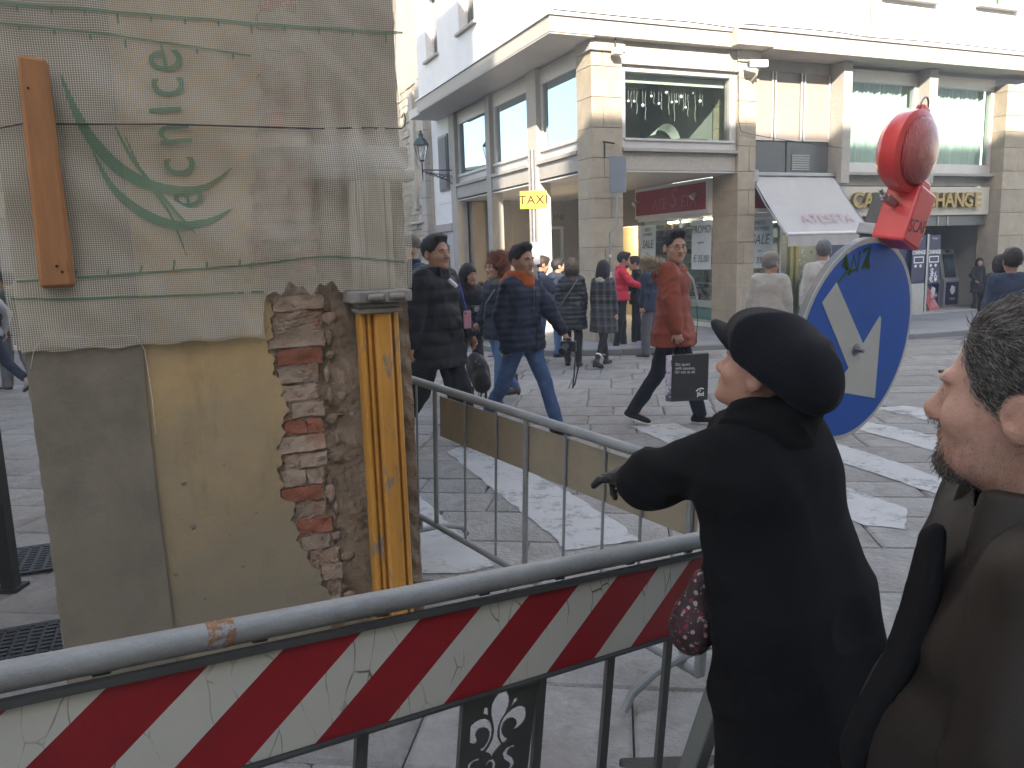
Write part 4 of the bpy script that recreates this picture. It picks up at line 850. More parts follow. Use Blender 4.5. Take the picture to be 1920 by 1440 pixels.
# pierced lily plate
def q6(x,y): return onb(840+x*.1528,1220+y*.1528)
def stroke(pts,ws):
    P=[np.array(p,float) for p in pts]; Lf=[];Rt=[]
    for i,p in enumerate(P):
        d=nrm(P[min(i+1,len(P)-1)]-P[max(i-1,0)]); n_=np.array([-d[1],d[0]]); Lf.append(p+n_*ws[i]); Rt.append(p-n_*ws[i])
    return [tuple(p) for p in Lf]+[tuple(p) for p in Rt[::-1]]
petal=[(685,455),(720,500),(745,560),(748,620),(735,690),(700,770),(650,850),(622,920),(608,1000),(610,1060),(630,1110),(650,1145),(600,1200),(560,1250),(535,1300),(520,1270),(495,1250),(455,1240),(500,1170),(540,1090),(560,1000),(560,930),(545,860),(530,790),(528,720),(540,650),(575,580),(630,510)]
lpet=[(380,1220),(430,1225),(470,1180),(510,1110),(535,1030),(538,960),(526,900),(500,858),(450,832),(390,840),(330,875),(270,930),(240,990),(235,1060),(250,1110),(280,1135),(330,1138),(355,1110),(350,1080),(335,1040),(350,990),(385,950),(440,938),(480,950),(505,990),(505,1050),(480,1120),(440,1175)]
rpet=[(655,960),(680,880),(730,830),(790,815),(830,840),(838,890),(820,930),(790,962),(850,940),(900,900),(940,840),(955,770),(945,700),(900,675),(850,680),(790,710),(730,760),(680,820),(645,890),(629,970),(630,1050),(650,1110),(675,1128),(710,1105),(730,1075),(690,1060),(665,1020)]
sl=[(440,700),(490,697),(488,730),(492,790),(470,780),(428,772),(435,740)]; srp=[(805,590),(852,568),(840,620),(810,640),(765,695),(785,640),(800,615)]
S1=stroke([(808,1165),(770,1172),(722,1205),(692,1262),(712,1305),(762,1335),(786,1378),(768,1425),(720,1465),(680,1470)],[14,8,16,26,34,34,26,16,8,14])
a1=stroke([(460,1400),(500,1352),(545,1345),(562,1385),(556,1450),(540,1520)],[6,10,18,20,18,12]); S2_=stroke([(375,1332),(310,1350),(262,1395),(245,1450),(290,1490),(330,1530),(320,1580)],[14,8,16,24,28,24,14])
rect=[(283,562),(1100,318),(940,1720),(80,1760)]
cu=bpy.data.curves.new('plate','CURVE'); cu.dimensions='2D'; cu.fill_mode='BOTH'; cu.extrude=.0015
for P in (rect,petal,lpet,rpet,sl,srp,S1,a1,S2_):
    sp=cu.splines.new('POLY'); pts=[q6(*p) for p in P]; sp.points.add(len(pts)-1)
    for k,(s,z) in enumerate(pts): sp.points[k].co=(s,z,0,1)
    sp.use_cyclic_u=True
to=bpy.data.objects.new('t',cu); COL.objects.link(to); me=bpy.data.meshes.new_from_object(to.evaluated_get(bpy.context.evaluated_depsgraph_get())); bpy.data.objects.remove(to)
off=wt(FBt); Mx=Matrix([[e1[i],e3[i],nh[i],A1[i]-off[i]] for i in range(3)]+[[0,0,0,1]]); me.transform(Mx); me.materials.clear(); me.materials.append(m_galvd); link('lily_plate',me,FBt)
pa,pb=q6(225,900),q6(1130,620)
for (u0,u1) in ((q6(172,560)[0],q6(283,562)[0]),(q6(1100,318)[0],q6(1200,225)[0])): FB().box(min(u0,u1),max(u0,u1),-.006,.006,-.72,qb-.0061).build('upright',m_galvd,FBt)
# feet: reach the ground from the tilted frame
def foot(mbf,s,T,A_,e1_,n_,zq=-.72,mat=None):
    p=A_+e1_*s+np.array([0,0,0])+ (e3 if A_ is A1 else e3b)*zq; b=np.array([p[0],p[1],0.02])
    MB().tube([p+n_*0,b+Z*.10],.016,8).tube([b+n_*.32+Z*.0,b+n_*.28+Z*.05,b+n_*.16+Z*.09,b+Z*.10,b-n_*.16+Z*.09,b-n_*.28+Z*.05,b-n_*.32],.016,8).build('foot',m_galv,T,smooth=True)
foot(None,-.55,FBt,A1,e1,nh); foot(None,L1-.0,FBt,A1,e1,nh)
# second barrier
A2=cd(773,712,4.4); B2=cd(1301,880,2.88); e1b=nrm(B2-A2); nb=nrm(np.cross(nrm([e1b[0],e1b[1],0]),Z)); nb=nb if nb.dot(-A2)>0 else -nb; e3b=np.cross(nb,e1b); e3b=e3b if e3b[2]>0 else -e3b; L2=np.linalg.norm(B2-A2)
def SB(): return MB(A2,e1b,nb,e3b)
def onc(x,y): p=pl(x,y,A2,nb); d=p-A2; return d.dot(e1b),d.dot(e3b)
SBt=thing('crowd_barrier',(A2+e1b*1.)*np.array([1,1,0]),'farther steel crowd barrier with a plain brown board back, beside the zebra crossing','barrier','steel crowd barriers round the pillar')
zb2=-.78
SB().tube([(-.30,0,zb2),(-.30,0,-.1),(-.27,0,-.03),(-.2,0,0),(L2*.5,0,0),(L2-.02,0,0),(L2+.05,0,-.03),(L2+.08,0,-.1),(L2+.08,0,zb2)],.0215,12).build('top_rail',m_galv,SBt,smooth=True)
SB().tube([(-.30,0,zb2),(L2+.08,0,zb2)],.018,10).build('bottom_rail',m_galv,SBt,smooth=True)
sp0=onc(822,780)[0]; sp1=L2+.02
SB().box(sp0,sp1,-.014,-.010,-.265,-.045).build('board',M('board_back',(.27,.225,.155),.7,.1,3,.05,30,c2=(.20,.175,.13),c2t=(.5,.7),c2s=2.5),SBt)
g1=onc(1168,905); SB().box(g1[0]-.012,g1[0]+.012,-.0098,-.0088,-.215,-.125).build('green_mark',M('green_spray',(.01,.30,.02),.6,.1,9,0),SBt)
for i,(px,th) in enumerate(((800,0),(817,1),(872,0),(930,0),(986,1),(1060,0),(1134,0),(1206,0),(1300,1))):
    s=onc(px,850)[0]; r_=.0135 if th else .0065
    if px==800: s=onc(783,850)[0]
    SB().tube([(s,0,zb2),(s,0,0)],r_,8).build('upright',m_galv,SBt,smooth=True)
p=onc(788,1010); foot(None,p[0],SBt,A2,e1b,nb,zb2); foot(None,L2+.0,SBt,A2,e1b,nb,zb2)
# ================================================================ ROUND SIGN AND WARNING LAMP
sc_=cd(1607,641,2.28); rr_=nrm(ray(1607,641)); rgt=RM@np.array([1.,0,0]); rgt=nrm(rgt-rr_*rgt.dot(rr_)); upv=np.cross(rgt,rr_)
th,ph=RAD(61.5),RAD(13); sn=-rr_*math.cos(th)+math.sin(th)*(rgt*math.cos(ph)-upv*math.sin(ph))
pd=cd(1650,360,2.28)-cd(1625,455,2.28); pd=nrm(pd-sn*pd.dot(sn)); sx=np.cross(pd,sn)       # pd: post up, sx: sign's right
m_blue=M('blue_film',(.010,.105,.50),.42,.10,4,.04,60,c2=(.02,.12,.47),c2t=(.5,.7),c2s=3,streak=.12); m_sgnw=M('sign_white_film',(.55,.56,.54),.5,.08,5,.04,50,streak=.15); m_alu=M('sign_back_aluminium',(.18,.19,.2),.45,.1,8,.04,50,metal=.7)
def SG(): return MB(sc_,sx,pd,sn)
RS=thing('round_road_sign',(sc_-pd*sc_[2]/pd[2])*np.array([1,1,0]),'round blue road sign with a white arrow pointing down, on a leaning post','sign')
circ=lambda r_,n=64:[(r_*math.cos(2*PI*k/n),r_*math.sin(2*PI*k/n)) for k in range(n)]
SG().prism(circ(.295),2,-.020,-.002).build('disc',m_alu,RS,smooth=False)
SG().prism(circ(.2945),2,-.0019,.0).build('white_rim',m_sgnw,RS); SG().prism(circ(.280),2,.0002,.0012).build('blue_face',m_blue,RS)
def ons(x,y): p=pl(x,y,sc_,sn); d=p-sc_; return d.dot(sx),d.dot(pd)
ar=[ons(*p) for p in ((1567,529),(1540,567),(1617,644),(1648,592),(1640,748),(1592,738))]; print('arrow',np.round(ar,3))
AP=[ons(*p) for p in ((1567.5,529.5),(1617,644),(1646,596),(1649,592),(1651,597),(1639,746),(1560,733),(1560,727),(1590,690),(1540,567.5))]
SG().prism(AP,2,.0014,.0024).build('arrow',m_sgnw,RS)
bo=ons(1603,655); SG().lathe([(.018,.0025),(.018,.005),(.012,.006)],16,(bo[0],bo[1],0)).lathe([(.010,.006),(.010,.014),(.006,.0145),(.006,.028),(.002,.029)],6,(bo[0],bo[1],0)).build('bolt',m_metal,RS)
m_grn=M('green_spray_dark',(.02,.085,.012),.6,.2,20,0)
for P,w_ in (([(1578,500),(1585,478),(1592,515)],.005),([(1592,515),(1600,480),(1607,510),(1612,470)],.005),([(1618,470),(1632,463),(1625,490),(1614,500),(1630,500)],.006),([(1570,530),(1585,512),(1605,505)],.004)):
    Q=[ons(*p) for p in P]; SG().prism(stroke(Q,[w_]*len(Q)),2,.0013,.0019).build('spray_mark',m_grn,RS)
SG().box(-.03,.03,-1.55,.43,-.085,-.025).build('post',M('grey_post',(.13,.135,.125),.5,.12,8,.05,50,metal=.5),RS,bevel=.006)
SG().box(-.045,.045,.30,.335,-.09,-.02).build('clamp',m_metal,RS,bevel=.005)
fb=(sc_-pd*sc_[2]/pd[2]); MB((fb[0],fb[1],0)).box(-.2,.2,-.2,.2,.008,.05).build('base_plate',m_iron,RS,bevel=.01)
m_lred=M('red_lamp_plastic',(.80,.07,.07),.35,.08,6,.03,50,coat=.5); m_lens=M('red_lens',(.90,.16,.15),.25,.10,9,.5,160,coat=.4,wave=(60,0,'X',.6))
WL=thing('warning_lamp',sc_+pd*.33,'red round warning lamp clamped on top of the blue sign post','lamp')
lb=ons(1678,402); lc=ons(1684,283)
SG().prism([(lb[0]-.052,lb[1]-.085),(lb[0]+.05,lb[1]-.085),(lb[0]+.05,lb[1]+.075),(lb[0]-.052,lb[1]+.075)],2,-.02,.075).build('battery_box',m_lred,WL,bevel=.008)
SG().box(lb[0]-.03,lb[0]+.03,lb[1]+.076,lb[1]+.10,.0,.06).build('neck',m_lred,WL,bevel=.006)
mb=MB(sc_+sx*lc[0]+pd*lc[1]+sn*.03,sx,pd,sn); mb.lathe([(.02,-.058),(.085,-.045),(.106,-.02),(.108,.02),(.094,.028)],40).build('housing',m_lred,WL,smooth=True)
mb=MB(sc_+sx*lc[0]+pd*lc[1]+sn*.03,sx,pd,sn); mb.lathe([(.092,.0285),(.082,.040),(.05,.054),(.012,.06)],40).build('lens',m_lens,WL,smooth='all')
mb=MB(sc_+sx*lc[0]+pd*lc[1]+sn*.03,sx,pd,sn); mb.tube([(0.022*math.cos(a)*1.0,.118+.03*math.sin(a),0) for a in np.linspace(-.3,PI+.3,14)],.0028,6).build('hanging_ring',m_metal,WL,smooth='all'); MB(sc_+sx*lc[0]+pd*lc[1]+sn*.03,sx,pd,sn).box(-.02,.02,.104,.122,-.012,.012).build('ring_lug',m_lred,WL,bevel=.004)
SG().tube([(lb[0]-.13,lb[1]+.012,.02),(lb[0]-.055,lb[1]+.012,.02)],.008,8).tube([(lb[0]-.13,lb[1]+.014,.02),(lb[0]-.15,lb[1]+.02,.02)],.005,6).box(lb[0]-.11,lb[0]-.06,lb[1]+.004,lb[1]+.02,.008,.03).build('clamp_bolt',m_metal,WL,smooth=True)
lettering('SCAF',.048,sc_+sx*lb[0]+pd*(lb[1]-.03)+sn*.0752,sx+pd*.25,pd,m_atmdk,WL,'print',ext=.0004,sx=.85)
# ================================================================ FIGURES: bodies and clothes grown as smooth implicit surfaces
class SDF:
    """signed field on a rectilinear grid with uneven spacing, meshed by surface nets"""
    def __init__(s,lo_,hi_,h,fine=()):
        """fine: list of (centre, half sizes, spacing): axes are refined inside those intervals"""
        s.ax=[]
        for d in range(3):
            iv=[(c[d]-hs[d],c[d]+hs[d],f) for c,hs,f in fine]; x=float(lo_[d]); a=[x]
            while x<hi_[d]:
                st=h
                for (p,q,f) in iv:
                    if p-h<=x<q: st=min(st,f)
                x+=st; a.append(x)
            s.ax.append(np.array(a,np.float32))
        s.n=[len(a) for a in s.ax]; s.d=np.full(s.n,9.,np.float32)
    def sl(s,lo_,hi_):
        r=[]
        for d in range(3):
            i=int(np.searchsorted(s.ax[d],lo_[d])); j=int(np.searchsorted(s.ax[d],hi_[d])); i=max(0,i-1); j=min(s.n[d],j+1)
            if j<=i: return None
            r.append(slice(i,j))
        return tuple(r)
    def pts(s,r): return s.ax[0][r[0]][:,None,None],s.ax[1][r[1]][None,:,None],s.ax[2][r[2]][None,None,:]
    def put(s,r,v,k,op):
        a=s.d[r]
        if op=='u':
            if k>0:
                hh=np.maximum(k-np.abs(a-v),0)/k; s.d[r]=np.minimum(a,v)-hh*hh*k*.25
            else: s.d[r]=np.minimum(a,v)
        elif op=='s':
            v=-v
            if k>0:
                hh=np.maximum(k-np.abs(a-v),0)/k; s.d[r]=np.maximum(a,v)+hh*hh*k*.25
            else: s.d[r]=np.maximum(a,v)
        elif op=='i': s.d[r]=np.maximum(a,v)
    def cap(s,a,b,ra,rb=None,k=.02,op='u',sq=None):
        """tapered capsule; sq=(direction, factor) squashes the section along a direction"""
        rb=ra if rb is None else rb; a=np.asarray(a,float); b=np.asarray(b,float); m=max(ra,rb)*1.3+k+.03
        r=s.sl(np.minimum(a,b)-m,np.maximum(a,b)+m)
        if r is None: return s
        X,Y,Zz=s.pts(r); ab=b-a; L=max(ab.dot(ab),1e-9)
        px,py,pz=X-a[0],Y-a[1],Zz-a[2]; t=np.clip((px*ab[0]+py*ab[1]+pz*ab[2])/L,0,1)
        px,py,pz=px-t*ab[0],py-t*ab[1],pz-t*ab[2]
        if sq is not None:
            dr,f=sq; dr=nrm(dr); q=(px*dr[0]+py*dr[1]+pz*dr[2])*(1/f-1); px,py,pz=px+q*dr[0],py+q*dr[1],pz+q*dr[2]
        s.put(r,(np.sqrt(px*px+py*py+pz*pz)-(ra+(rb-ra)*t)).astype(np.float32),k,op); return s
    def ell(s,c,rad,k=.02,op='u',A=None):
        """ellipsoid; A rows are its local axes"""
        c=np.asarray(c,float); rad=np.asarray(rad,float); m=max(rad)*1.05+k+.03; r=s.sl(c-m,c+m)
        if r is None: return s
        X,Y,Zz=s.pts(r); px,py,pz=X-c[0],Y-c[1],Zz-c[2]
        if A is None: u,v,w_=px/rad[0],py/rad[1],pz/rad[2]
        else: u,v,w_=[(px*A[i][0]+py*A[i][1]+pz*A[i][2])/rad[i] for i in range(3)]
        q=np.sqrt(u*u+v*v+w_*w_)+1e-6; q2=np.sqrt((u/rad[0])**2+(v/rad[1])**2+(w_/rad[2])**2)+1e-6
        s.put(r,(q*(q-1)/q2).astype(np.float32),k,op); return s
    def plane(s,p,n,k=0,op='i',lo_=None,hi_=None):
        """keep the side n points away from"""
        n=nrm(n); r=tuple(slice(0,q) for q in s.n) if lo_ is None else s.sl(lo_,hi_)
        if r is None: return s
        X,Y,Zz=s.pts(r); v=((X-p[0])*n[0]+(Y-p[1])*n[1]+(Zz-p[2])*n[2]).astype(np.float32); v=np.broadcast_to(v,s.d[r].shape)
        s.put(r,v,k,op); return s
    def fold(s,fn,amp):
        X,Y,Zz=s.ax[0][:,None,None],s.ax[1][None,:,None],s.ax[2][None,None,:]; s.d=s.d-(amp*fn(X,Y,Zz)).astype(np.float32); return s
    def verts(s):
        d=s.d; sg=d<0; c=sg[:-1,:-1,:-1].astype(np.int8)
        cnt=sum(sg[i:s.n[0]-1+i,j:s.n[1]-1+j,k:s.n[2]-1+k].astype(np.int8) for i in(0,1) for j in(0,1) for k in(0,1))
        act=(cnt>0)&(cnt<8); idx=np.argwhere(act)
        if len(idx)==0: return np.zeros((0,3)),np.zeros((0,4),int)
        I,J,K=idx.T; cor={}
        for i in(0,1):
            for j in(0,1):
                for k in(0,1): cor[i,j,k]=d[I+i,J+j,K+k]
        acc=np.zeros((len(idx),3)); num=np.zeros(len(idx))
        ed=[((0,j,k),(1,j,k)) for j in(0,1) for k in(0,1)]+[((i,0,k),(i,1,k)) for i in(0,1) for k in(0,1)]+[((i,j,0),(i,j,1)) for i in(0,1) for j in(0,1)]
        for a,b in ed:
            da,db=cor[a],cor[b]; m=(da<0)!=(db<0); t=np.where(m,da/(da-db+1e-12),0)
            for q in range(3): acc[:,q]+=np.where(m,a[q]+(b[q]-a[q])*t,0)
            num+=m
        f=acc/num[:,None]; P=np.empty_like(f)
        for q,ii in enumerate((I,J,K)): ax=s.ax[q].astype(float); P[:,q]=ax[ii]+f[:,q]*(ax[ii+1]-ax[ii])
        vid=-np.ones(act.shape,np.int64); vid[I,J,K]=np.arange(len(idx)); Q=[]
        for q in range(3):
            a=[slice(None)]*3; b=[slice(None)]*3; a[q]=slice(0,-1); b[q]=slice(1,None)
            ch=sg[tuple(a)]!=sg[tuple(b)]; e=np.argwhere(ch); o=[x for x in range(3) if x!=q]
            ok=(e[:,o[0]]>0)&(e[:,o[1]]>0)&(e[:,o[0]]<s.n[o[0]]-1)&(e[:,o[1]]<s.n[o[1]]-1); e=e[ok]; inn=sg[tuple(a)][tuple(e.T)]
            def at_(di,dj):
                x=e.copy(); x[:,o[0]]+=di; x[:,o[1]]+=dj; return vid[x[:,0],x[:,1],x[:,2]]
            quad=np.stack([at_(-1,-1),at_(0,-1),at_(0,0),at_(-1,0)],1)
            fl=inn if q!=1 else ~inn
            quad=np.where(fl[:,None],quad,quad[:,::-1]); Q.append(quad)
        return P,np.concatenate(Q)
def sdf_mesh(S,name,mats,pick=None,smooth=1,disp=None,flat=False):
    P,Q=S.verts(); 
    if len(P)==0: raise RuntimeError('empty '+name)
    for _ in range(smooth):                      # light relaxing of the grid steps
        acc=np.zeros_like(P); cn=np.zeros(len(P))
        for a,b in ((0,1),(1,2),(2,3),(3,0)):
            np.add.at(acc,Q[:,a],P[Q[:,b]]); np.add.at(acc,Q[:,b],P[Q[:,a]]); np.add.at(cn,Q[:,a],1); np.add.at(cn,Q[:,b],1)
        P=P*.45+.55*acc/np.maximum(cn,1)[:,None]
    if disp is not None:
        n=np.zeros_like(P); e=np.cross(P[Q[:,2]]-P[Q[:,0]],P[Q[:,3]]-P[Q[:,1]])
        for q in range(4): np.add.at(n,Q[:,q],e)
        n/=np.linalg.norm(n,axis=1)[:,None]+1e-9; P=P+n*disp(P)[:,None]
    me=bpy.data.meshes.new(name); me.vertices.add(len(P)); me.vertices.foreach_set('co',P.astype(np.float32).ravel())
    me.loops.add(len(Q)*4); me.loops.foreach_set('vertex_index',Q.astype(np.int32).ravel()); me.polygons.add(len(Q))
    me.polygons.foreach_set('loop_start',np.arange(0,len(Q)*4,4,dtype=np.int32)); me.polygons.foreach_set('loop_total',np.full(len(Q),4,np.int32))
    for m in (mats if isinstance(mats,(list,tuple)) else [mats]): me.materials.append(m)
    if pick is not None: me.polygons.foreach_set('material_index',pick(P[Q].mean(1)).astype(np.int32))
    me.polygons.foreach_set('use_smooth',np.ones(len(Q),bool)); me.update(calc_edges=True); me.validate(); return me
def rotz(a): c,s=math.cos(a),math.sin(a); return np.array([[c,-s,0],[s,c,0],[0,0,1.]])
def rotx(a): c,s=math.cos(a),math.sin(a); return np.array([[1,0,0],[0,c,-s],[0,s,c]])
def roty(a): c,s=math.cos(a),math.sin(a); return np.array([[c,0,s],[0,1,0],[-s,0,c]])
def vnoise(P,seed=0):
    I=np.floor(P).astype(np.int64); f=P-I; f=f*f*(3-2*f); out=np.zeros(len(P))
    for i in (0,1):
        for j in (0,1):
            for k in (0,1):
                h=(I[:,0]+i)*374761393+(I[:,1]+j)*668265263+(I[:,2]+k)*2147483647+seed*1274126177; h=(h^(h>>13))*1274126177; h=(h^(h>>16))&0xffff
                out+=h/65535.*np.where(i,f[:,0],1-f[:,0])*np.where(j,f[:,1],1-f[:,1])*np.where(k,f[:,2],1-f[:,2])
    return out
def wrinkle(P,f,k=0):
    """cloth folds: warped ridged noise, roughly -0.6..0.6; f about 26 gives folds some 10 cm apart"""
    s=f/4.2; k=int(k*10)+3; W_=np.stack([vnoise(P*s*.6+q*7.3,k+q) for q in range(3)],1)-.5
    Q=P*s+W_*1.6; a=1-np.abs(2*vnoise(Q*np.array([1,1,.75]),k+5)-1); b=1-np.abs(2*vnoise(Q*2.1+4,k+9)-1)
    return a*a*.9+b*b*.4-.6
# ---- skins and hairs
def skin(name,c): return M(name,c,.5,.10,9,.06,160,c2=tuple(x*.86 for x in c),c2t=(.5,.7),c2s=14,spec=.35,bump_d=.003)
sk_mid=skin('skin_olive',(.45,.255,.175)); sk_tan=skin('skin_tan',(.39,.21,.14)); sk_pale=skin('skin_pale',(.50,.30,.235)); sk_ruddy=skin('skin_ruddy',(.47,.245,.175))
m_lip=M('lips',(.30,.10,.085),.45,.1,20,.05,90); m_eye=M('eye_white',(.62,.60,.57),.2,.03,20,0); m_iris=M('iris_dark',(.02,.014,.01),.15,.1,20,0)
def hairm(name,c): return M(name,c,.55,.35,60,.8,120,s3=(1,1,.25),bump_d=.006,spec=.4)
h_black=hairm('hair_black',(.014,.012,.012)); h_brown=hairm('hair_brown',(.03,.02,.015)); h_red=hairm('hair_auburn',(.17,.045,.02)); h_grey=hairm('hair_grey',(.20,.19,.18)); h_salt=hairm('hair_salt_and_pepper',(.06,.055,.05))
# ---- head: local frame face = -Y, up = Z, left ear = +X ; unit head height about 0.235
def head_prims(S,hp,A,g,fem=0,nose=1.0,chin=1.0,ear=True,wide=1.0):
    """A rows: local axes in body space. g: scale"""
    def L(x,y,z): return hp+g*(x*A[0]+y*A[1]+z*A[2])
    def E(c,r,k=.02,op='u'): S.ell(L(*c),[q*g for q in r],k*g,op,A)
    E((0,.012,.040),(.077*wide,.096,.088),.02)                    # skull
    E((0,-.020,-.018),(.066*wide,.074,.084),.03)                   # face
    E((0,-.040,-.074),(.050*wide*(1-.14*fem),.050,.038*chin),.03) # jaw
    E((0,-.078,-.094),(.020,.018,.018*chin),.022)                 # chin
    for s in (1,-1):
        E((s*.042*wide,-.062,-.022),(.024,.022,.022),.022)        # cheek
        E((s*.030,-.086,.026),(.022,.012,.009),.014)              # brow
        E((s*.031,-.098,.008),(.017,.016,.0115),.014,'s')          # eye socket
        E((s*.031,-.077,.008),(.0135,.0135,.0125),.004)           # lid ball
        E((s*.013,-.098,-.031),(.0085,.010,.008),.008)            # nostril wing
        if ear:
            E((s*.078*wide,.016,-.004),(.011,.024,.033),.008); E((s*.090*wide,.006,.003),(.0095,.013,.020),.004,'s'); E((s*.084*wide,.003,-.006),(.006,.006,.007),.003,'s')
    S.cap(L(0,-.086,.018),L(0,-.101*(.5+.5*nose),-.020),.0090*g,.0120*g,.016*g)      # nose bridge
    E((0,-.104*(.55+.45*nose),-.026),(.0135,.0125,.0110),.012)
    E((0,-.090,-.050),(.021,.010,.0065),.007); E((0,-.089,-.0605),(.019,.010,.007),.007)   # lips
    E((0,-.101,-.0552),(.022,.006,.0016),.002,'s')
    return L
def hand_prims(S,w,d,n,curl=.5,g=1.0,side=1,thumb=.6,point=False,k=.006):
    """hand at wrist w, pointing along d, palm normal n; five fingers"""
    d=nrm(d); n=nrm(np.asarray(n)-d*np.dot(n,d)); sdv=np.cross(d,n)*side
    pc=w+d*.045*g; S.cap(w,w+d*.03*g,.022*g,.024*g,.012*g); S.ell(pc+d*.008*g,(.042*g,.038*g,.015*g),.012*g,'u',np.array([d,sdv,n]))
    for i,(o,l,r_) in enumerate(((-.028,.057,.0082),(-.009,.072,.0094),(.010,.078,.0096),(.028,.070,.0092))):
        c=curl if not (point and i==3) else .10
        c=c*(1+.12*(1.5-i)); b=w+d*.082*g+sdv*o*g; dd=d; nn=n; p=b
        for q,f in enumerate((.45,.32,.25)):
            a=c*(.9 if q==0 else 1.1); dd=nrm(dd*math.cos(a)+nn*math.sin(a)); nn=nrm(nn-dd*nn.dot(dd)); e=p+dd*l*f*g
            S.cap(p,e,r_*g*(1-.08*q),r_*g*(.93-.08*q),k*g*.5); p=e
    b=w+d*.03*g+sdv*.030*g; dd=nrm(d*.75+sdv*.65+n*.25*thumb); p=b; S.cap(w+d*.02*g,b,.014*g,.013*g,.01*g)
    for q,f in enumerate((.034,.028)):
        e=p+dd*f*g; S.cap(p,e,.0105*g,.009*g,k*g); p=e; dd=nrm(dd+n*.5*thumb-sdv*.35*thumb)
def ik(S_,W_,l1,l2,pole):
    d=W_-S_; L=np.linalg.norm(d); L=min(L,(l1+l2)*.999); u=nrm(d); a=(l1*l1-l2*l2+L*L)/(2*L); h=math.sqrt(max(l1*l1-a*a,0)); p=np.asarray(pole,float); p=nrm(p-u*p.dot(u)); return S_+u*a+p*h
FIG=[0]
def figure(label,pos,h,rz,skinm,hair,pose,cloth,name='person',fem=0,bulk=1.0,res=.013,group=None,nose=1.0,headk=None,cat=None):
    """person built standing at pos, facing -Y turned by rz. pose: legs/arms/head. cloth: garments. Returns root + joints"""
    g=h/1.75; k=FIG[0]; FIG[0]+=1; J={}
    lean=pose.get('lean',0); hw=.088*g; sw_=(.170-.022*fem)*g*pose.get('sw',1)
    hip=np.array([0,0,.93*g]); ft={}
    for nm,s in (('L',1),('R',-1)):
        a,kn,lat=pose.get('leg'+nm,(0,3,2)); a,kn,lat=RAD(a),RAD(kn),RAD(lat); H_=hip+np.array([s*hw,0,-.02*g])
        th=np.array([s*math.sin(lat),-math.sin(a),-math.cos(a)]); th=nrm(th); K_=H_+th*.43*g; b=a-kn; sh=nrm(np.array([s*math.sin(lat)*.5,-math.sin(b),-math.cos(b)])); An=K_+sh*.41*g
        pit=RAD(pose.get('foot'+nm,0)); ft[nm]=(H_,K_,An,pit)
    low=min(min(f[2][2]-.085*g*math.cos(f[3]),f[2][2]-.085*g-.16*g*math.sin(f[3]) if f[3]>0 else 9) for f in ft.values())
    dz=np.array([0,0,-low]); 
    if 'dz' in pose: dz=np.array([0,0,pose['dz']])
    hip=hip+dz; ft={n_:(a+dz,b+dz,c+dz,p) for n_,(a,b,c,p) in ft.items()}
    Rt=rotx(RAD(lean))@rotz(RAD(pose.get('twist',0))); Rt=rotz(RAD(pose.get('twist',0)))@rotx(RAD(lean))
    def T(x,y,z): return hip+Rt@(np.array([x,y,z])*g)
    chest=T(0,0,.36); neck=T(0,.005,.545); shl={'L':T(sw_/g,.005,.50),'R':T(-sw_/g,.005,.50)}
    hy,hpit,hr=pose.get('head',(0,0,0)); Rh=Rt@rotz(RAD(hy))@rotx(RAD(hpit))@roty(RAD(hr)); A=Rh.T
    hk=g*(headk or 1.06); hp=neck+Rt@np.array([0,-.014,.026])*g+Rh@np.array([0,-.012,.112])*hk
    arm={}
    for nm,s in (('L',1),('R',-1)):
        w=pose.get('arm'+nm,(s*.265,-.02,-.04)); pole=pose.get('pole'+nm,(s*.5,1,0)); W_=T(*w); E_=ik(shl[nm],W_,.285*g,.25*g,Rt@np.array(pole,float))
        fd=nrm(W_-E_); W_=E_+fd*.25*g; arm[nm]=(shl[nm],E_,W_,fd)
    lo_=np.array([-.62,-.75,-.05])*1.0; hi_=np.array([.62,.75,h+.12])
    allp=np.array([hp,hip]+[p for a in arm.values() for p in a[:3]]+[p for f in ft.values() for p in f[:3]]); lo_=np.minimum(allp.min(0)-.26,0); hi_=np.maximum(allp.max(0)+.26,0); lo_[2]=-.05; hi_[2]=hp[2]+.25*g
    fr=pose.get('hres',.0075); fine=[(hp,(.13*g,.15*g,.16*g),fr)]
    for nm in 'LR':
        if pose.get('hand'+nm,True): W_,fd=arm[nm][2],arm[nm][3]; fine.append((W_+fd*.08*g,(.075,.075,.075),max(.0055,fr*.8)))
    S=SDF(lo_,hi_,res*1.6,fine)
    # body
    S.cap(hip+Rt@np.array([-.05,0,.02])*g,hip+Rt@np.array([.05,0,.02])*g,.095*g,k=.03,sq=((0,1,0),.8)); S.cap(T(0,.01,.08),chest,.085*g,.09*g,.05,sq=(Rt@np.array([0,1,0]),.75)); S.cap(shl['L'],shl['R'],.045*g,k=.04); S.cap(chest,neck,.07*g,.05*g,.04,sq=(Rt@np.array([0,1,0]),.8)); S.cap(neck-Rt@np.array([0,0,.04])*g,hp+Rh@np.array([0,.012,-.05])*hk,.055*g*(1-.12*fem),.050*g*(1-.12*fem),.02)
    Lh=head_prims(S,hp,A,hk,fem,nose)
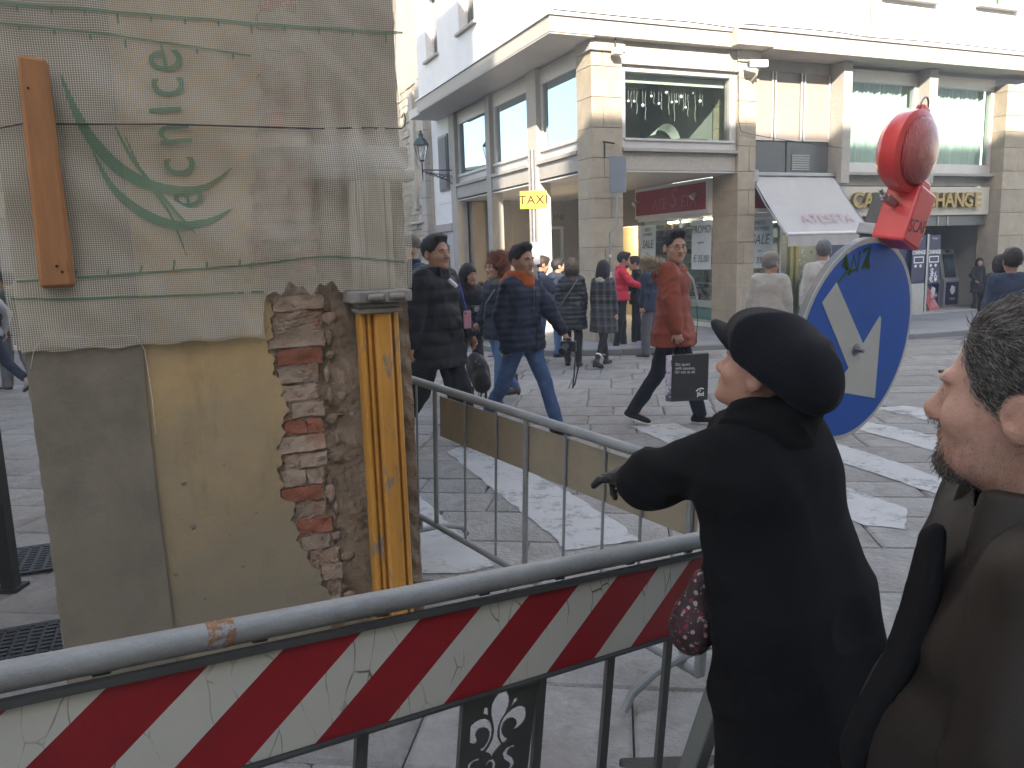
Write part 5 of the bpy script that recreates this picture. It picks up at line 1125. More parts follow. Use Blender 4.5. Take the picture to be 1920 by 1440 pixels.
    for nm,s in (('L',1),('R',-1)):
        a,e,w,fd=arm[nm]; S.cap(a,e,.046*g,.038*g,.03); S.cap(e,w,.037*g,.024*g,.02); n_=pose.get('palm'+nm,(-s,0,0)); 
        hd=pose.get('hdir'+nm); hd=fd if hd is None else nrm(Rt@np.array(hd,float)*.7+fd*.3)
        hand_prims(S,w,hd,Rt@np.array(n_,float),pose.get('curl'+nm,.45),g*.98*pose.get('hs'+nm,1),s,point=pose.get('point'+nm,False))
        H_,K_,An,pit=ft[nm]; S.cap(H_,K_,.078*g,.052*g,.03); S.cap(K_,An,.046*g,.030*g,.02); S.cap(An,An+np.array([0,-.10*math.cos(pit),-.05-.10*math.sin(pit)])*g,.024*g,.018*g,.01)
    lipc=Lh(0,-.095,-.0555)
    def pick(C):
        q=(C-lipc)@A.T/hk; return ((np.abs(q[:,0])<.021)&(np.abs(q[:,2])<.0095-.22*np.abs(q[:,0]))&(np.abs(q[:,1])<.016))*1
    gl=cloth.get('gloves')
    me=sdf_mesh(S,'person_body',[skinm,m_lip],pick,1); root=link(name,me,None,pos); root.rotation_euler=(0,0,rz); tag(root,label,cat or 'person',group)
    J.update(dict(root=root,hp=hp,A=A,Rh=Rh,hk=hk,g=g,Lh=Lh,neck=neck,T=T,arm=arm,ft=ft,hip=hip,Rt=Rt,shl=shl,k=k,lo=lo_,hi=hi_,res=res,chest=chest,h=h))
    # eyes, brows
    if pose.get('face',True):
        for s in (1,-1):
            ob=root
            for nm_,mt_,o,r_ in (('eye',m_eye,-.0785,.0118),('iris',m_iris,-.0848,.0068)):
                B=MB(); c=Lh(s*.031,o,.0075); vs=[];n1,n2=8,6
                for j in range(n2+1):
                    for i in range(n1):
                        a=2*PI*i/n1; b=PI*j/n2; q=np.array([math.sin(b)*math.cos(a),math.cos(b),math.sin(b)*math.sin(a)*(.42 if nm_=='eye' else .62)]); vs.append(c+hk*r_*(q@A))
                B.add(vs,[(j*n1+i,j*n1+(i+1)%n1,(j+1)*n1+(i+1)%n1,(j+1)*n1+i) for j in range(n2) for i in range(n1)])
                ob=link(nm_,B.mesh(nm_,mt_,smooth=True),ob)
            if hair is not None and not pose.get('nobrow'):
                Sb=SDF(Lh(s*.033,-.095,.028)-.045*g,Lh(s*.033,-.095,.028)+.045*g,.004)
                Sb.cap(Lh(s*.017,-.0970,.0285),Lh(s*.034,-.0955,.0325),.0036*hk,.0034*hk,.002); Sb.cap(Lh(s*.034,-.0955,.0325),Lh(s*.049,-.0845,.0285),.0034*hk,.0022*hk,.002)
                link('eyebrow',sdf_mesh(Sb,'eyebrow',pose.get('browm',hair),None,0),root)
    return J
# ---- garments
def fabric(name,c,**k):
    d=dict(rough=.85,var=.12,vs=8,bump=.25,bs=140,sheen=0,spec=.2,bump_d=.004); d.update(k); return M(name,c,**d)
def coat(J,mat,hem=-.08,infl=.024,flare=.02,neckz=.50,quilt=None,name='jacket',fat=1.0,sleeve=1.0,wr=.013,wf=30,open_=None,smooth=1,res=None,lapel=None,belly=0,cuff=1.0,send=.93):
    g=J['g'];T=J['T'];Rt=J['Rt'];res=res or J['res']; S=SDF(J['lo'],J['hi'],res)
    i=infl*g; shl=J['shl']
    S.cap(T(-.07,0,.02),T(.07,0,.02),(.115*fat+infl)*g,k=.04,sq=((0,1,0),.80)); S.cap(T(-.055,0,.18),T(.055,0,.18),(.105*fat+infl)*g,k=.05,sq=(Rt@np.array([0,1,0]),.85)); S.cap(T(-.08,0,.38),T(.08,0,.38),(.10*fat**.5+infl)*g,k=.06,sq=(Rt@np.array([0,1,0]),.88))
    if belly: S.ell(T(0,-.06,.14),(.15*g,.12*g*belly,.17*g),.06)
    S.cap(shl['L']-Rt@np.array([.02,0,.01])*g,shl['R']+Rt@np.array([.02,0,-.01])*g,.040*g+i*.8,k=.06); S.cap(T(0,.01,.44),T(0,.01,.53),(.075+infl)*g,(.055+infl*.6)*g,.04)
    hz=T(0,0,hem)
    if hem<.0:
        n=5
        for q in range(n):
            z0=.02+(hem-.03-.02)*q/n; z1=.02+(hem-.03-.02)*(q+1)/n; r0=.112*fat+infl+flare*q/n; r1=.112*fat+infl+flare*(q+1)/n
            S.cap(T(-.06,0,z0),T(-.06,0,z1),r0*g,r1*g,.03,sq=((0,1,0),.86)); S.cap(T(.06,0,z0),T(.06,0,z1),r0*g,r1*g,.03,sq=((0,1,0),.86))
        for nm in 'LR':
            H_,K_,An,p=J['ft'][nm]; t=min(1,max(0,(-hem-.03)/.43)); 
            if t>.2: S.cap(H_,H_+(K_-H_)*t,(.085+infl)*g,(.075+infl)*g,.05)
    for nm in 'LR':
        a,e,w,fd=J['arm'][nm]; S.cap(a-np.array([0,0,.012])*g,e,.046*g*sleeve+i*.8,.043*g*sleeve+i*.8,.014); S.cap(e,e+(w-e)*send,.043*g*sleeve+i*.8,(.031*g*sleeve+i*.45)*cuff,.014)
    # cut hem, cuffs, neck
    S.plane(T(0,0,hem),-(Rt@np.array([0,0,1.])) if hem>-.15 else np.array([0,0,-1.]),op='i') if False else None
    X,Y,Zz=S.ax[0][:,None,None],S.ax[1][None,:,None],S.ax[2][None,None,:]
    armd=np.full(S.n,9.,np.float32)
    for nm in 'LR':
        a,e,w,fd=J['arm'][nm]
        for p,q in ((a,e),(e,w)):
            ab=q-p; px,py,pz=X-p[0],Y-p[1],Zz-p[2]; t=np.clip((px*ab[0]+py*ab[1]+pz*ab[2])/ab.dot(ab),0,1); armd=np.minimum(armd,np.sqrt((px-t*ab[0])**2+(py-t*ab[1])**2+(pz-t*ab[2])**2)-(.046*g*sleeve+i+.012))
    cut=(hz[2]-Zz); S.d=np.where((cut>0)&(armd>0),np.maximum(S.d,np.minimum(cut,armd)),S.d).astype(np.float32)
    nz=T(0,0,neckz); up=Rt@np.array([0,0,1.]); S.cap(nz-up*.03*g,nz+up*.25*g,.062*g,.085*g,0,'s')
    if open_: 
        a,b,w_=open_; S.cap(T(0,-.30,a),T(0,-.30,b),w_*g,k=.0,op='s',sq=((0,1,0),3.4))
    kk=J['k']
    def disp(P):
        d=wr*wrinkle(P,wf,kk*1.7)
        if quilt:
            z=P[:,2]; ph=z*2*PI/quilt[0]; d=d+quilt[1]*(np.abs(np.sin(ph*.5))**.55-.6)
        return d
    o=link(name,sdf_mesh(S,name,mat,None,smooth,disp),J['root']); return o
def collar(J,mat,z=.515,r=.075,h=.05,t=.022,name='collar',tilt=0,k=.02,hood=None,lump=.0):
    g=J['g'];T=J['T'];Rt=J['Rt']; S=SDF(J['neck']-.27*g,J['neck']+.27*g,min(.011,J['res'])); n=16
    for a in range(n):
        p=[]
        for q in (a,a+1):
            an=2*PI*q/n; p.append(T(r*math.cos(an),.005+r*1.02*math.sin(an),z+h*.5+tilt*math.sin(an)))
        up=Rt@np.array([0,0,1.])*h*.5*g; S.cap((p[0]+p[1])/2-up,(p[0]+p[1])/2+up,t*g,t*.85*g,k)
    if hood: S.ell(T(0,.10,z+.01),(.13*g*hood,.085*g*hood,.075*g*hood),.04)
    return link(name,sdf_mesh(S,name,mat,None,1,(lambda P:lump*wrinkle(P,55,J['k'])) if lump else None),J['root'])
def trousers(J,mat,infl=.010,wr=.011,bottom=.06,name='trousers',wide=1.0,top=.06):
    g=J['g'];T=J['T']; S=SDF(J['lo'],np.array([J['hi'][0],J['hi'][1],J['hip'][2]+.25*g]),J['res']); hip=J['hip']; i=infl*g
    S.cap(T(-.055,.005,.0),T(.055,.005,.0),.112*g+i,k=.03,sq=((0,1,0),.9)); S.cap(T(-.05,0,.08),T(.05,0,.08),.10*g+i,k=.03,sq=((0,1,0),.86))
    for nm in 'LR':
        H_,K_,An,pit=J['ft'][nm]; e=K_+(An-K_)*(1.06-(bottom-.06)/.41); S.cap(H_,K_,.084*g+i,.058*g*wide+i,.035); S.cap(K_,e,.058*g*wide+i,.046*g*wide+i,.015); S.ell(H_+np.array([0,.045,-.0])*g,(.08*g,.075*g,.09*g),.03)
        S.plane(e,An-K_,op='i',lo_=e-.09*g,hi_=e+.09*g)
    kk=J['k']
    return link(name,sdf_mesh(S,name,mat,None,1,lambda P:wr*wrinkle(P,34,kk+.5)*(1.2-np.clip(P[:,2]/(J['hip'][2]),0,1)*.6)),J['root'])
def shoes(J,mat,sole=None,boot=0,name='shoe',heel=0):
    g=J['g']
    for nm,s in (('L',1),('R',-1)):
        H_,K_,An,pit=J['ft'][nm]; dr=np.array([.10*s,-math.cos(pit),-math.sin(pit)]); dr=nrm(dr); up=np.array([0,-math.sin(pit),math.cos(pit)]); sd_=np.cross(dr,up); A=np.array([dr,sd_,up]); b=An-up*.05*g
        S=SDF(An-.26*g,An+.26*g,.0075); S.ell(b+dr*.055*g-up*.005*g,(.13*g,.043*g,.036*g),.02,'u',A); S.ell(b-dr*.02*g+up*.01*g,(.06*g,.038*g,.05*g),.03,'u',A); S.ell(b+dr*.12*g-up*.012*g,(.055*g,.042*g,.026*g),.02,'u',A); S.cap(b,An+up*(.035+boot)*g,.040*g,.042*g+.006*boot*g,.02)
        S.plane(b-up*.022*g,-up,op='i'); S.plane(An+up*(.03+boot)*g,up,op='i')
        o=link(name,sdf_mesh(S,name,mat,None,1),J['root'])
        S=SDF(An-.26*g,An+.26*g,.0075); S.ell(b+dr*.055*g-up*.03*g,(.140*g,.048*g,.03*g),.01,'u',A); S.plane(b-up*.018*g,up,op='i'); S.plane(b-up*(.036+heel)*g,-up,op='i')
        if heel: S.cap(b-dr*.05*g-up*.02*g,b-dr*.05*g-up*(.034+heel)*g,.03*g,.026*g,.0)
        link('sole',sdf_mesh(S,'sole',sole or m_sole,None,0),o)
m_sole=M('rubber_sole',(.03,.03,.03),.7,.1,20,.1,80); m_solew=M('white_sole',(.62,.62,.60),.6,.06,20,.05,60)
def hairdo(J,mat,style='short',vol=.012,noise_=.006,nf=90,line=.045,res=None,back=-.06,name='hair'):
    """scalp hair: short, bob, curly"""
    g=J['hk'];L=J['Lh'];A=J['A'];hp=J['hp']; r=.30 if style in('long','bob') else .2
    S=SDF(hp-r*g,hp+r*g,res or .008)
    def E(c,rd,k=.02,op='u'): S.ell(L(*c),[q*g for q in rd],k*g,op,A)
    E((0,.016,.042),(.079+vol,.100+vol,.090+vol*1.15))
    if style=='short': E((0,-.05,.112),(.06,.04,.022+vol*.7),.03)
    if style=='quiff': E((0,-.055,.118),(.058,.042,.030+vol*.5),.03)
    if style=='bob':
        for s in (1,-1): E((s*.060,.02,-.03),(.034+vol,.075,.10),.04)
        E((0,.065,-.05),(.075+vol,.045+vol,.10),.04)
    if style=='long':
        for s in (1,-1): E((s*.060,.025,-.06),(.036+vol,.065,.13),.04)
        E((0,.07,-.09),(.08+vol,.045+vol,.14),.04)
    if style=='curly':
        for q in range(26):
            a=q*2.4; z=-.05+.20*((q*7)%26)/26; rr=.075*math.sqrt(max(.1,1-((z-.02)/.15)**2)); E((rr*1.15*math.cos(a),.03+rr*1.1*math.sin(a),z),(.042,.042,.038),.02)
    # face opening
    if style in('short','quiff','flat'):
        S.plane(L(0,-.066,line),A.T@np.array([0,-1,-.35]),k=.01,op='i'); S.plane(L(0,.05,back),A.T@np.array([0,-.55,-.8]),k=.0,op='i')
        for s in (1,-1): E((s*.085,.012,-.006),(.016,.03,.036),.006,'s')
    else: E((0,-.125,-.045),(.062,.085,.105),.01,'s')
    kk=J['k']
    return link(name,sdf_mesh(S,name,mat,None,1,lambda P:noise_*(wrinkle(P,nf,kk)+.5*wrinkle(P,nf*2.1,kk+1))),J['root'])
def glasses(J,mat):
    L=J['Lh']; mb=MB()
    for s in (1,-1):
        mb.tube([L(s*.032+.021*math.cos(a),-.107+.012*abs(math.cos(a)*.021)*20,.004+.016*math.sin(a)) for a in np.linspace(0,2*PI,17)],.0016*J['g'],5)
        mb.tube([L(s*.053,-.104,.008),L(s*.080,-.05,.008),L(s*.084,.01,.006)],.0016*J['g'],5)
    mb.tube([L(-.011,-.110,.006),L(.011,-.110,.006)],.0016*J['g'],5)
    return link('glasses',mb.mesh('glasses',mat),J['root'])
def gloves(J,mat,sides='LR',gr=1.08,res=.005):
    for nm,s in (('L',1),('R',-1)):
        if nm not in sides: continue
    return
def world_pt(J,p):
    r=J['root']; return np.array(r.location)+rotz(r.rotation_euler[2])@np.asarray(p,float)

def strands(J,obj,n,sel,flow,length,mats,name='hair_strands',thick=.0006,lift=.35,curl=.25,seed=1,droop=0.):
    """single hairs rooted on a mesh: sel(local coords)->probability, flow(local)->direction in head space"""
    me=obj.data; N=len(me.vertices); P=np.empty(N*3,np.float32); me.vertices.foreach_get('co',P); P=P.reshape(-1,3).astype(float); Nn=np.empty(N*3,np.float32); me.vertices.foreach_get('normal',Nn); Nn=Nn.reshape(-1,3).astype(float)
    A=J['A'];hk=J['hk']; q=((P-J['hp'])@A.T)/hk; pr=sel(q); pr=pr/pr.sum(); R_=np.random.default_rng(seed); ix=R_.choice(N,n,p=pr)
    p0=P[ix]+R_.normal(0,.002,(n,3)); nn=Nn[ix]; fl=flow(q[ix])@A; fl=fl-nn*(fl*nn).sum(1)[:,None]*.8; fl+=R_.normal(0,.22,(n,3)); fl/=np.linalg.norm(fl,axis=1)[:,None]+1e-9
    l=(length(q[ix])*R_.uniform(.6,1.2,n))[:,None]; s1=p0+(fl*.45+nn*lift*.8)*l*.5; s2=s1+(fl*.9+nn*(lift*.2))*l*.35+R_.normal(0,.1,(n,3))*l*curl; s3=s2+(fl-nn*(.25))*l*.3+np.array([0,0,-1])*droop*l
    a=np.cross(fl,nn); a/=np.linalg.norm(a,axis=1)[:,None]+1e-9; b=np.cross(fl,a); V_=[]
    for pt,w_ in ((p0-nn*.001,1.),(s1,1.),(s2,.8)):
        for k in range(3): an=2*PI*k/3; V_.append(pt+(a*math.cos(an)+b*math.sin(an))*thick*w_)
    V_.append(s3); V_=np.stack(V_,1).reshape(-1,3); base=(np.arange(n)*10)[:,None]; quads=[];tris=[]
    for r_ in (0,3):
        for k in range(3): quads.append(base+np.array([[r_+k,r_+(k+1)%3,r_+3+(k+1)%3,r_+3+k]]))
    for k in range(3): tris.append(base+np.array([[6+k,6+(k+1)%3,9]]))
    quads=np.concatenate(quads);tris=np.concatenate(tris); m=bpy.data.meshes.new(name); nv=len(V_); m.vertices.add(nv); m.vertices.foreach_set('co',V_.astype(np.float32).ravel())
    li=np.concatenate([quads.ravel(),tris.ravel()]); m.loops.add(len(li)); m.loops.foreach_set('vertex_index',li.astype(np.int32)); np_=len(quads)+len(tris); m.polygons.add(np_)
    ls=np.concatenate([np.arange(len(quads))*4,len(quads)*4+np.arange(len(tris))*3]); m.polygons.foreach_set('loop_start',ls.astype(np.int32)); m.polygons.foreach_set('loop_total',np.concatenate([np.full(len(quads),4),np.full(len(tris),3)]).astype(np.int32))
    for mt in mats: m.materials.append(mt)
    sid=np.concatenate([np.tile(np.arange(n),6),np.tile(np.arange(n),3)]); pick=R_.integers(0,len(mats),n); m.polygons.foreach_set('material_index',pick[sid].astype(np.int32)); m.polygons.foreach_set('use_smooth',np.ones(np_,bool)); m.update(calc_edges=True); return link(name,m,J['root'])
def place_head(J,target):
    r=J['root']; o=rotz(r.rotation_euler[2])@J['hp']; r.location=(target[0]-o[0],target[1]-o[1],0); print('head z',round(float(J['hp'][2]),3),'target',np.round(target,3))
# ================================================================ PEOPLE IN THE CROSSING
GW='people crossing the street'
def hfit(px,py,pos): return float(at(px,py,pos[1])[2])
def g2(px,py): p=gnd(px,py); return np.array([p[0],p[1],0.])
f_black=fabric('black_padded_cloth',(.014,.014,.016),rough=.6,sheen=.05); f_blackw=fabric('black_trouser_cloth',(.016,.016,.018)); f_navy=fabric('navy_padded_cloth',(.022,.028,.05),rough=.6); f_navy2=fabric('navy_wool',(.03,.04,.065)); f_slate=fabric('slate_blue_cloth',(.05,.065,.10))
f_jean=fabric('blue_denim',(.055,.105,.22),var=.25,vs=14,c2=(.11,.17,.28),c2t=(.55,.75),c2s=7); f_jean2=fabric('pale_denim',(.09,.16,.30),var=.2,vs=14); f_greyt=fabric('grey_trouser_cloth',(.13,.13,.15)); f_char=fabric('charcoal_denim',(.03,.03,.035))
f_rust=fabric('rust_parka_cloth',(.25,.055,.03),rough=.7,var=.1); f_orange=fabric('orange_fleece',(.42,.10,.03)); f_pink=fabric('coral_padded_cloth',(.62,.035,.07),rough=.6); f_beige=fabric('beige_jacket_cloth',(.42,.385,.34)); f_cream=fabric('cream_jacket_cloth',(.48,.46,.42)); f_greyh=fabric('grey_hood_jersey',(.17,.185,.175))
f_leather=M('black_leather',(.015,.014,.013),.4,.2,30,.2,90); f_brownl=M('brown_leather',(.07,.035,.022),.5,.2,30,.2,90); f_maroon=M('maroon_suede',(.09,.018,.018),.8,.2,30,.2,90)
m_phonepink=M('pink_phone',(.42,.17,.22),.3,.06,9,0); m_lany=M('blue_lanyard',(.02,.06,.35),.6,.1,9,0); m_yellow=M('yellow_plastic_bag',(.62,.52,.02),.4,.15,12,.3,30)
def plaid():
    m=bpy.data.materials.new('dark_plaid_wool'); m.use_nodes=True; nt=m.node_tree; b=nt.nodes['Principled BSDF']; tc=nt.nodes.new('ShaderNodeTexCoord').outputs['Object']; sp=nt.nodes.new('ShaderNodeSeparateXYZ'); nt.links.new(tc,sp.inputs[0])
    def band(s,f,ph,wd): 
        return mathn(nt,'LESS_THAN',mathn(nt,'FRACT',mathn(nt,'MULTIPLY_ADD',s,f,ph)),wd)
    xy=mathn(nt,'ADD',sp.outputs['X'],sp.outputs['Y']); a=mathn(nt,'ADD',band(xy,8,.1,.35),band(sp.outputs['Z'],8,.3,.35)); c=mixc(nt,mathn(nt,'MULTIPLY',a,.5),(.022,.023,.027),(.11,.11,.115)); l=mathn(nt,'MAXIMUM',band(xy,8,.75,.05),band(sp.outputs['Z'],8,.8,.05)); c=mixc(nt,mathn(nt,'MULTIPLY',l,.5),c,(.20,.21,.23))
    nt.links.new(c,b.inputs['Base Color']); b.inputs['Roughness'].default_value=.9; bn=_n(nt,'ShaderNodeBump',Strength=.5,Distance=.004); nt.links.new(noise(nt,tc,150,4),bn.inputs['Height']); nt.links.new(bn.outputs[0],b.inputs['Normal']); return m
f_plaid=plaid()
def tuft(J,ho,mats,n=1600,ln=.018,seed=1,th=.0011,curl=.3,lift=.5):
    def fl(q): f=np.zeros((len(q),3)); f[:,1]=.8; f[:,2]=np.where(q[:,2]>.09,.4,-.6); return f
    return strands(J,ho,n,lambda q:(q[:,2]>-.2)*1.0,fl,lambda q:ln*(.7+.6*np.clip(q[:,2]/.1,0,1)),mats,'hair_strands',th,lift,curl,seed)
def zipper(J,z0,z1,r,mat,name='zip',x=0.0):
    g=J['g']; T=J['T']; n=9; pts=[T(x,-r(z) if callable(r) else -r,z) for z in np.linspace(z0,z1,n)]
    return link(name,MB().tube(pts,.0035*g,5).mesh(name,mat),J['root'])
def strap(J,pts,mat,w_=.012,name='strap'):
    return link(name,MB().tube([J['T'](*p) for p in pts],w_*J['g'],6).mesh(name,mat,smooth=True),J['root'])
# --- stocky man in the long black padded jacket, walking right, glancing right
pos=g2(830,838); h=hfit(832,447,pos)
J=figure('stocky man in a long black padded jacket striding past the barrier',pos,h,RAD(58),sk_tan,h_black,dict(legL=(16,6,3),legR=(-20,16,3),footR=18,head=(-8,-3,0),armL=(.30,-.12,.02),armR=(-.33,.03,-.06),lean=1),{},bulk=1.3,group=GW,headk=1.16*h/1.75/(h/1.75),nose=1.15)
coat(J,f_black,hem=-.22,infl=.052,fat=1.25,quilt=(.115,.014),sleeve=1.25,belly=1.3,wr=.014); collar(J,f_black,z=.51,r=.095,h=.065,t=.036,hood=1.2,lump=.012); trousers(J,f_blackw,infl=.026,wide=1.35); shoes(J,M('dark_grey_shoe',(.03,.032,.04),.6,.2,30,.2,80),M('grey_sole',(.2,.2,.22),.6,.1,20,.05,60)); tuft(J,hairdo(J,h_black,'short',vol=.005,line=.070,noise_=.003),[h_black,hairm('hair_black_sheen',(.03,.027,.026))],1800,.016,2)
J['root']['label']='stocky man in a long black padded jacket striding past the barrier'
strap(J,[(.035,-.205,.47),(.045,-.235,.36),(.06,-.25,.24)],m_lany,.008,'lanyard'); link('shirt_collar',MB().tube([J['T'](-.02,-.15,.50),J['T'](.03,-.19,.44)],.018*J['g'],6).mesh('shirt_collar',m_pwhite),J['root'])
p=world_pt(J,J['T'](.065,-.262,.17)); ph=thing('phone',p,'pink phone hanging on the blue lanyard of the black jacketed man','phone'); MB(p,(.75,.66,0),(-.66,.75,0)).box(-.04,.04,-.006,.006,-.075,.075).build('case',m_phonepink,ph,bevel=.008); MB(p,(.75,.66,0),(-.66,.75,0)).box(-.03,-.012,-.009,-.006,.045,.06).build('lens',m_atmdk,ph)
# --- woman behind him with camera and black rucksack
pos=g2(884,742); h=hfit(858,497,pos)
J=figure('dark haired woman half hidden behind the stocky man, carrying a rucksack',pos,h,RAD(25),sk_mid,h_black,dict(legL=(10,5,2),legR=(-10,12,2),head=(20,10,0),armL=(.17,-.12,-.03),armR=(-.2,-.2,.1)),{},fem=1,group=GW)
coat(J,f_black,hem=-.12,infl=.03); collar(J,fabric('dark_scarf',(.06,.02,.025)),r=.075,h=.06,t=.03,lump=.008); trousers(J,f_char); shoes(J,M('white_sneaker',(.6,.6,.58),.6,.05,20,.1,60),m_solew); hairdo(J,h_black,'bob')
wp=world_pt(J,J['T'](.02,-.22,.24)); cm=thing('camera',wp,'compact camera hanging at the chest of the dark haired woman','camera'); MB(wp,(.9,.4,0),(-.4,.9,0)).box(-.065,.065,-.03,.03,-.04,.04).build('body',m_atmdk,cm,bevel=.008); MB(wp,(.9,.4,0),(-.4,.9,0)).tube([(.0,-.03,0),(0,-.075,0)],.033,12).build('lens',m_atm,cm)
bp=cd(897,697,8.05); RK=thing('rucksack',bp-Z*.2,'small black rucksack carried by its top loop beside the stocky man','rucksack')
S=SDF(np.array([-.2,-.2,-.3]),np.array([.2,.2,.3]),.012); S.ell((0,0,.02),(.115,.07,.185),.02); S.cap((0,-.01,-.13),(0,-.01,.05),.095,.1,.03,sq=((0,1,0),.7)); S.ell((0,-.065,-.05),(.085,.04,.08),.02); me=sdf_mesh(S,'pack',f_leather,None,1,lambda P:.008*wrinkle(P,40,3)); o=link('pack',me,RK,(0,0,.2)); o.rotation_euler=(0,RAD(-14),RAD(10))
for s in (-1,1): MB(bp).tube([(s*.06,.05,-.15),(s*.07,.06,-.24),(s*.03+.03,.06,-.30),(s*.02+.05,.05,-.2)],.013,6).build('shoulder_strap',f_leather,RK,smooth='all')
MB(bp).tube([(-.05,0,.17),(-.045,0,.215),(.0,0,.235),(.02,0,.20),(.02,0,.17)],.010,6).build('top_loop',f_leather,RK,smooth='all')
for q in range(7): c=[(-.05,.06),(.03,.09),(.06,.02),(-.04,-.05),(.05,-.08),(.0,-.02),(-.01,.12)][q]; MB(bp).lathe([(.001,-.004),(.008,0),(.001,.004)],6,(c[0]-.01,-.088+.25*abs(c[0]),c[1])).build('stud',m_metal,RK)
# --- man in a knitted cap at the pillar edge
pos=g2(785,748); h=hfit(776,450,pos)
J=figure('man in a grey knitted cap partly hidden by the pillar edge',pos,h,RAD(-48),sk_pale,h_grey,dict(legL=(6,3,2),legR=(-6,8,2),head=(-8,0,0)),{},group=GW,headk=1.12)
coat(J,f_slate,hem=-.08,infl=.035); collar(J,f_navy,r=.075,h=.07,t=.028); trousers(J,f_jean); shoes(J,f_maroon,m_solew)
S=SDF(J['hp']-.2,J['hp']+.2,.008); S.ell(J['Lh'](0,.012,.062),[q*J['hk'] for q in (.092,.110,.092)],.01,'u',J['A']); S.plane(J['Lh'](0,-.05,.035),J['A'].T@np.array([0,-.15,-1.])); link('knitted_cap',sdf_mesh(S,'knitted_cap',fabric('grey_brown_knit',(.17,.14,.115),wave=(30,1,'Z',1.0),bump=.5),None,1,lambda P:.003*wrinkle(P,60,2)),J['root'])
# --- auburn haired woman with glasses
pos=g2(940,756); h=hfit(938,484,pos)
J=figure('woman with curly auburn hair and glasses, in a navy padded jacket',pos,h,RAD(-48),sk_pale,h_red,dict(legL=(12,4,2),legR=(-14,20,2),head=(-8,-4,0),armL=(.25,-.05,-.04),armR=(-.25,-.12,.05)),{},fem=1,group=GW,headk=1.16)
coat(J,f_navy,hem=-.14,infl=.03,quilt=(.075,.007)); collar(J,fabric('grey_scarf',(.14,.15,.15)),r=.072,h=.05,t=.026,lump=.008); trousers(J,f_jean2); shoes(J,f_brownl,boot=.13,heel=.01); tuft(J,hairdo(J,h_red,'curly',vol=.006,noise_=.010,nf=110),[h_red,hairm('hair_copper',(.28,.08,.03))],2600,.03,5,.0012,1.2,.9); glasses(J,m_atmdk); strap(J,[(.10,-.13,.46),(-.02,-.17,.3),(-.13,-.12,.1),(-.17,-.02,-.05)],f_greyh,.010)
yb_=cd(953,672,8.55); o=thing('yellow_bag',yb_-Z*.1,'bright yellow carrier bag behind the legs of the young man','bag'); S=SDF(np.array([-.15,-.12,-.2]),np.array([.15,.12,.2]),.012); S.cap((0,0,-.1),(0,0,.1),.05,.075,.02,sq=((0,1,0),.5)); link('bag_film',sdf_mesh(S,'bag_film',m_yellow,None,0,lambda P:.018*wrinkle(P,50,4)),o,(0,0,.1)); MB(yb_).tube([(0,0,.13),(.01,.01,.22),(-.01,0,.24)],.006,5).build('handle',m_yellow,o)
# --- young man with the orange hood and a camera
pos=g2(985,812); h=hfit(977,458,pos)
J=figure('young man in a dark padded jacket with an orange hood, holding a camera low',pos,h,RAD(50),sk_tan,h_black,dict(legL=(22,5,4),legR=(-20,14,5),footR=14,head=(-6,0,0),armL=(.30,-.26,.02),armR=(-.2,.04,-.02),poleL=(.8,.6,0),curlL=.6,palmL=(0,.4,-1)),{},group=GW,headk=1.14)
coat(J,f_navy,hem=-.10,infl=.040,quilt=(.062,.010),fat=1.08,wr=.016); collar(J,f_orange,z=.50,r=.092,h=.085,t=.036,hood=1.15,lump=.014); trousers(J,f_jean); shoes(J,f_leather,m_sole); tuft(J,hairdo(J,h_black,'quiff',vol=.003,line=.062,noise_=.003),[h_black,hairm('hair_black_sheen',(.03,.027,.026))],1800,.020,3)
zipper(J,-.08,.44,lambda z:.168-.02*abs(z-.2),m_iron)
hw_=world_pt(J,J['arm']['L'][2]+J['arm']['L'][3]*.10); cq=thing('camera',hw_-Z*.06,'black reflex camera with a dangling strap held low by the young man','camera')
MB(hw_-Z*.05,(.9,-.3,0),(.3,.9,0)).box(-.075,.075,-.04,.04,-.05,.05).box(-.03,.03,-.035,.03,.05,.08).build('body',m_atmdk,cq,bevel=.012); MB(hw_-Z*.05,(.9,-.3,0),(.3,.9,0)).tube([(-.01,-.04,-.005),(-.03,-.14,-.04)],[.042,.038],14).build('lens',f_leather,cq,smooth=True)
MB(hw_-Z*.05).tube([(.07,0,.05),(.10,.0,-.05),(.085,0,-.2),(.05,0,-.36),(.03,.01,-.40),(.045,.01,-.28),(.06,.02,-.1)],.007,5).build('strap',f_leather,cq,smooth='all')
# --- two men in blue jackets from behind
pos=g2(1030,682); h=hfit(1013,484,pos)
J=figure('man in a slate blue jacket looking at his phone, nearer the taxi pole',pos-np.array([.12,0,0]),h,RAD(108),sk_mid,h_brown,dict(legL=(3,2,2),legR=(-4,4,2),head=(4,18,0),armL=(.16,-.28,.26),armR=(-.16,-.30,.24),poleL=(1,.3,-.3),poleR=(-1,.3,-.3)),{},group=GW,headk=1.12)
coat(J,f_slate,hem=-.12,infl=.036); collar(J,f_navy,r=.075,h=.06,t=.025); trousers(J,f_jean); shoes(J,M('grey_trainer',(.2,.19,.18),.7,.1,20,.1,60),m_solew); hairdo(J,h_brown,'short',vol=.010,line=.06)
wp=world_pt(J,(J['arm']['L'][2]+J['arm']['R'][2])/2+np.array([0,-.11,.03])); o=thing('phone',wp,'pale phone held by the man in the slate blue jacket','phone'); MB(wp,(1,0,0),(0,.7,.7),(0,-.7,.7)).box(-.075,.075,-.036,.036,-.004,.004).build('case',m_pwhite,o,bevel=.004)
pos=g2(1048,672); h=hfit(1043,489,pos)
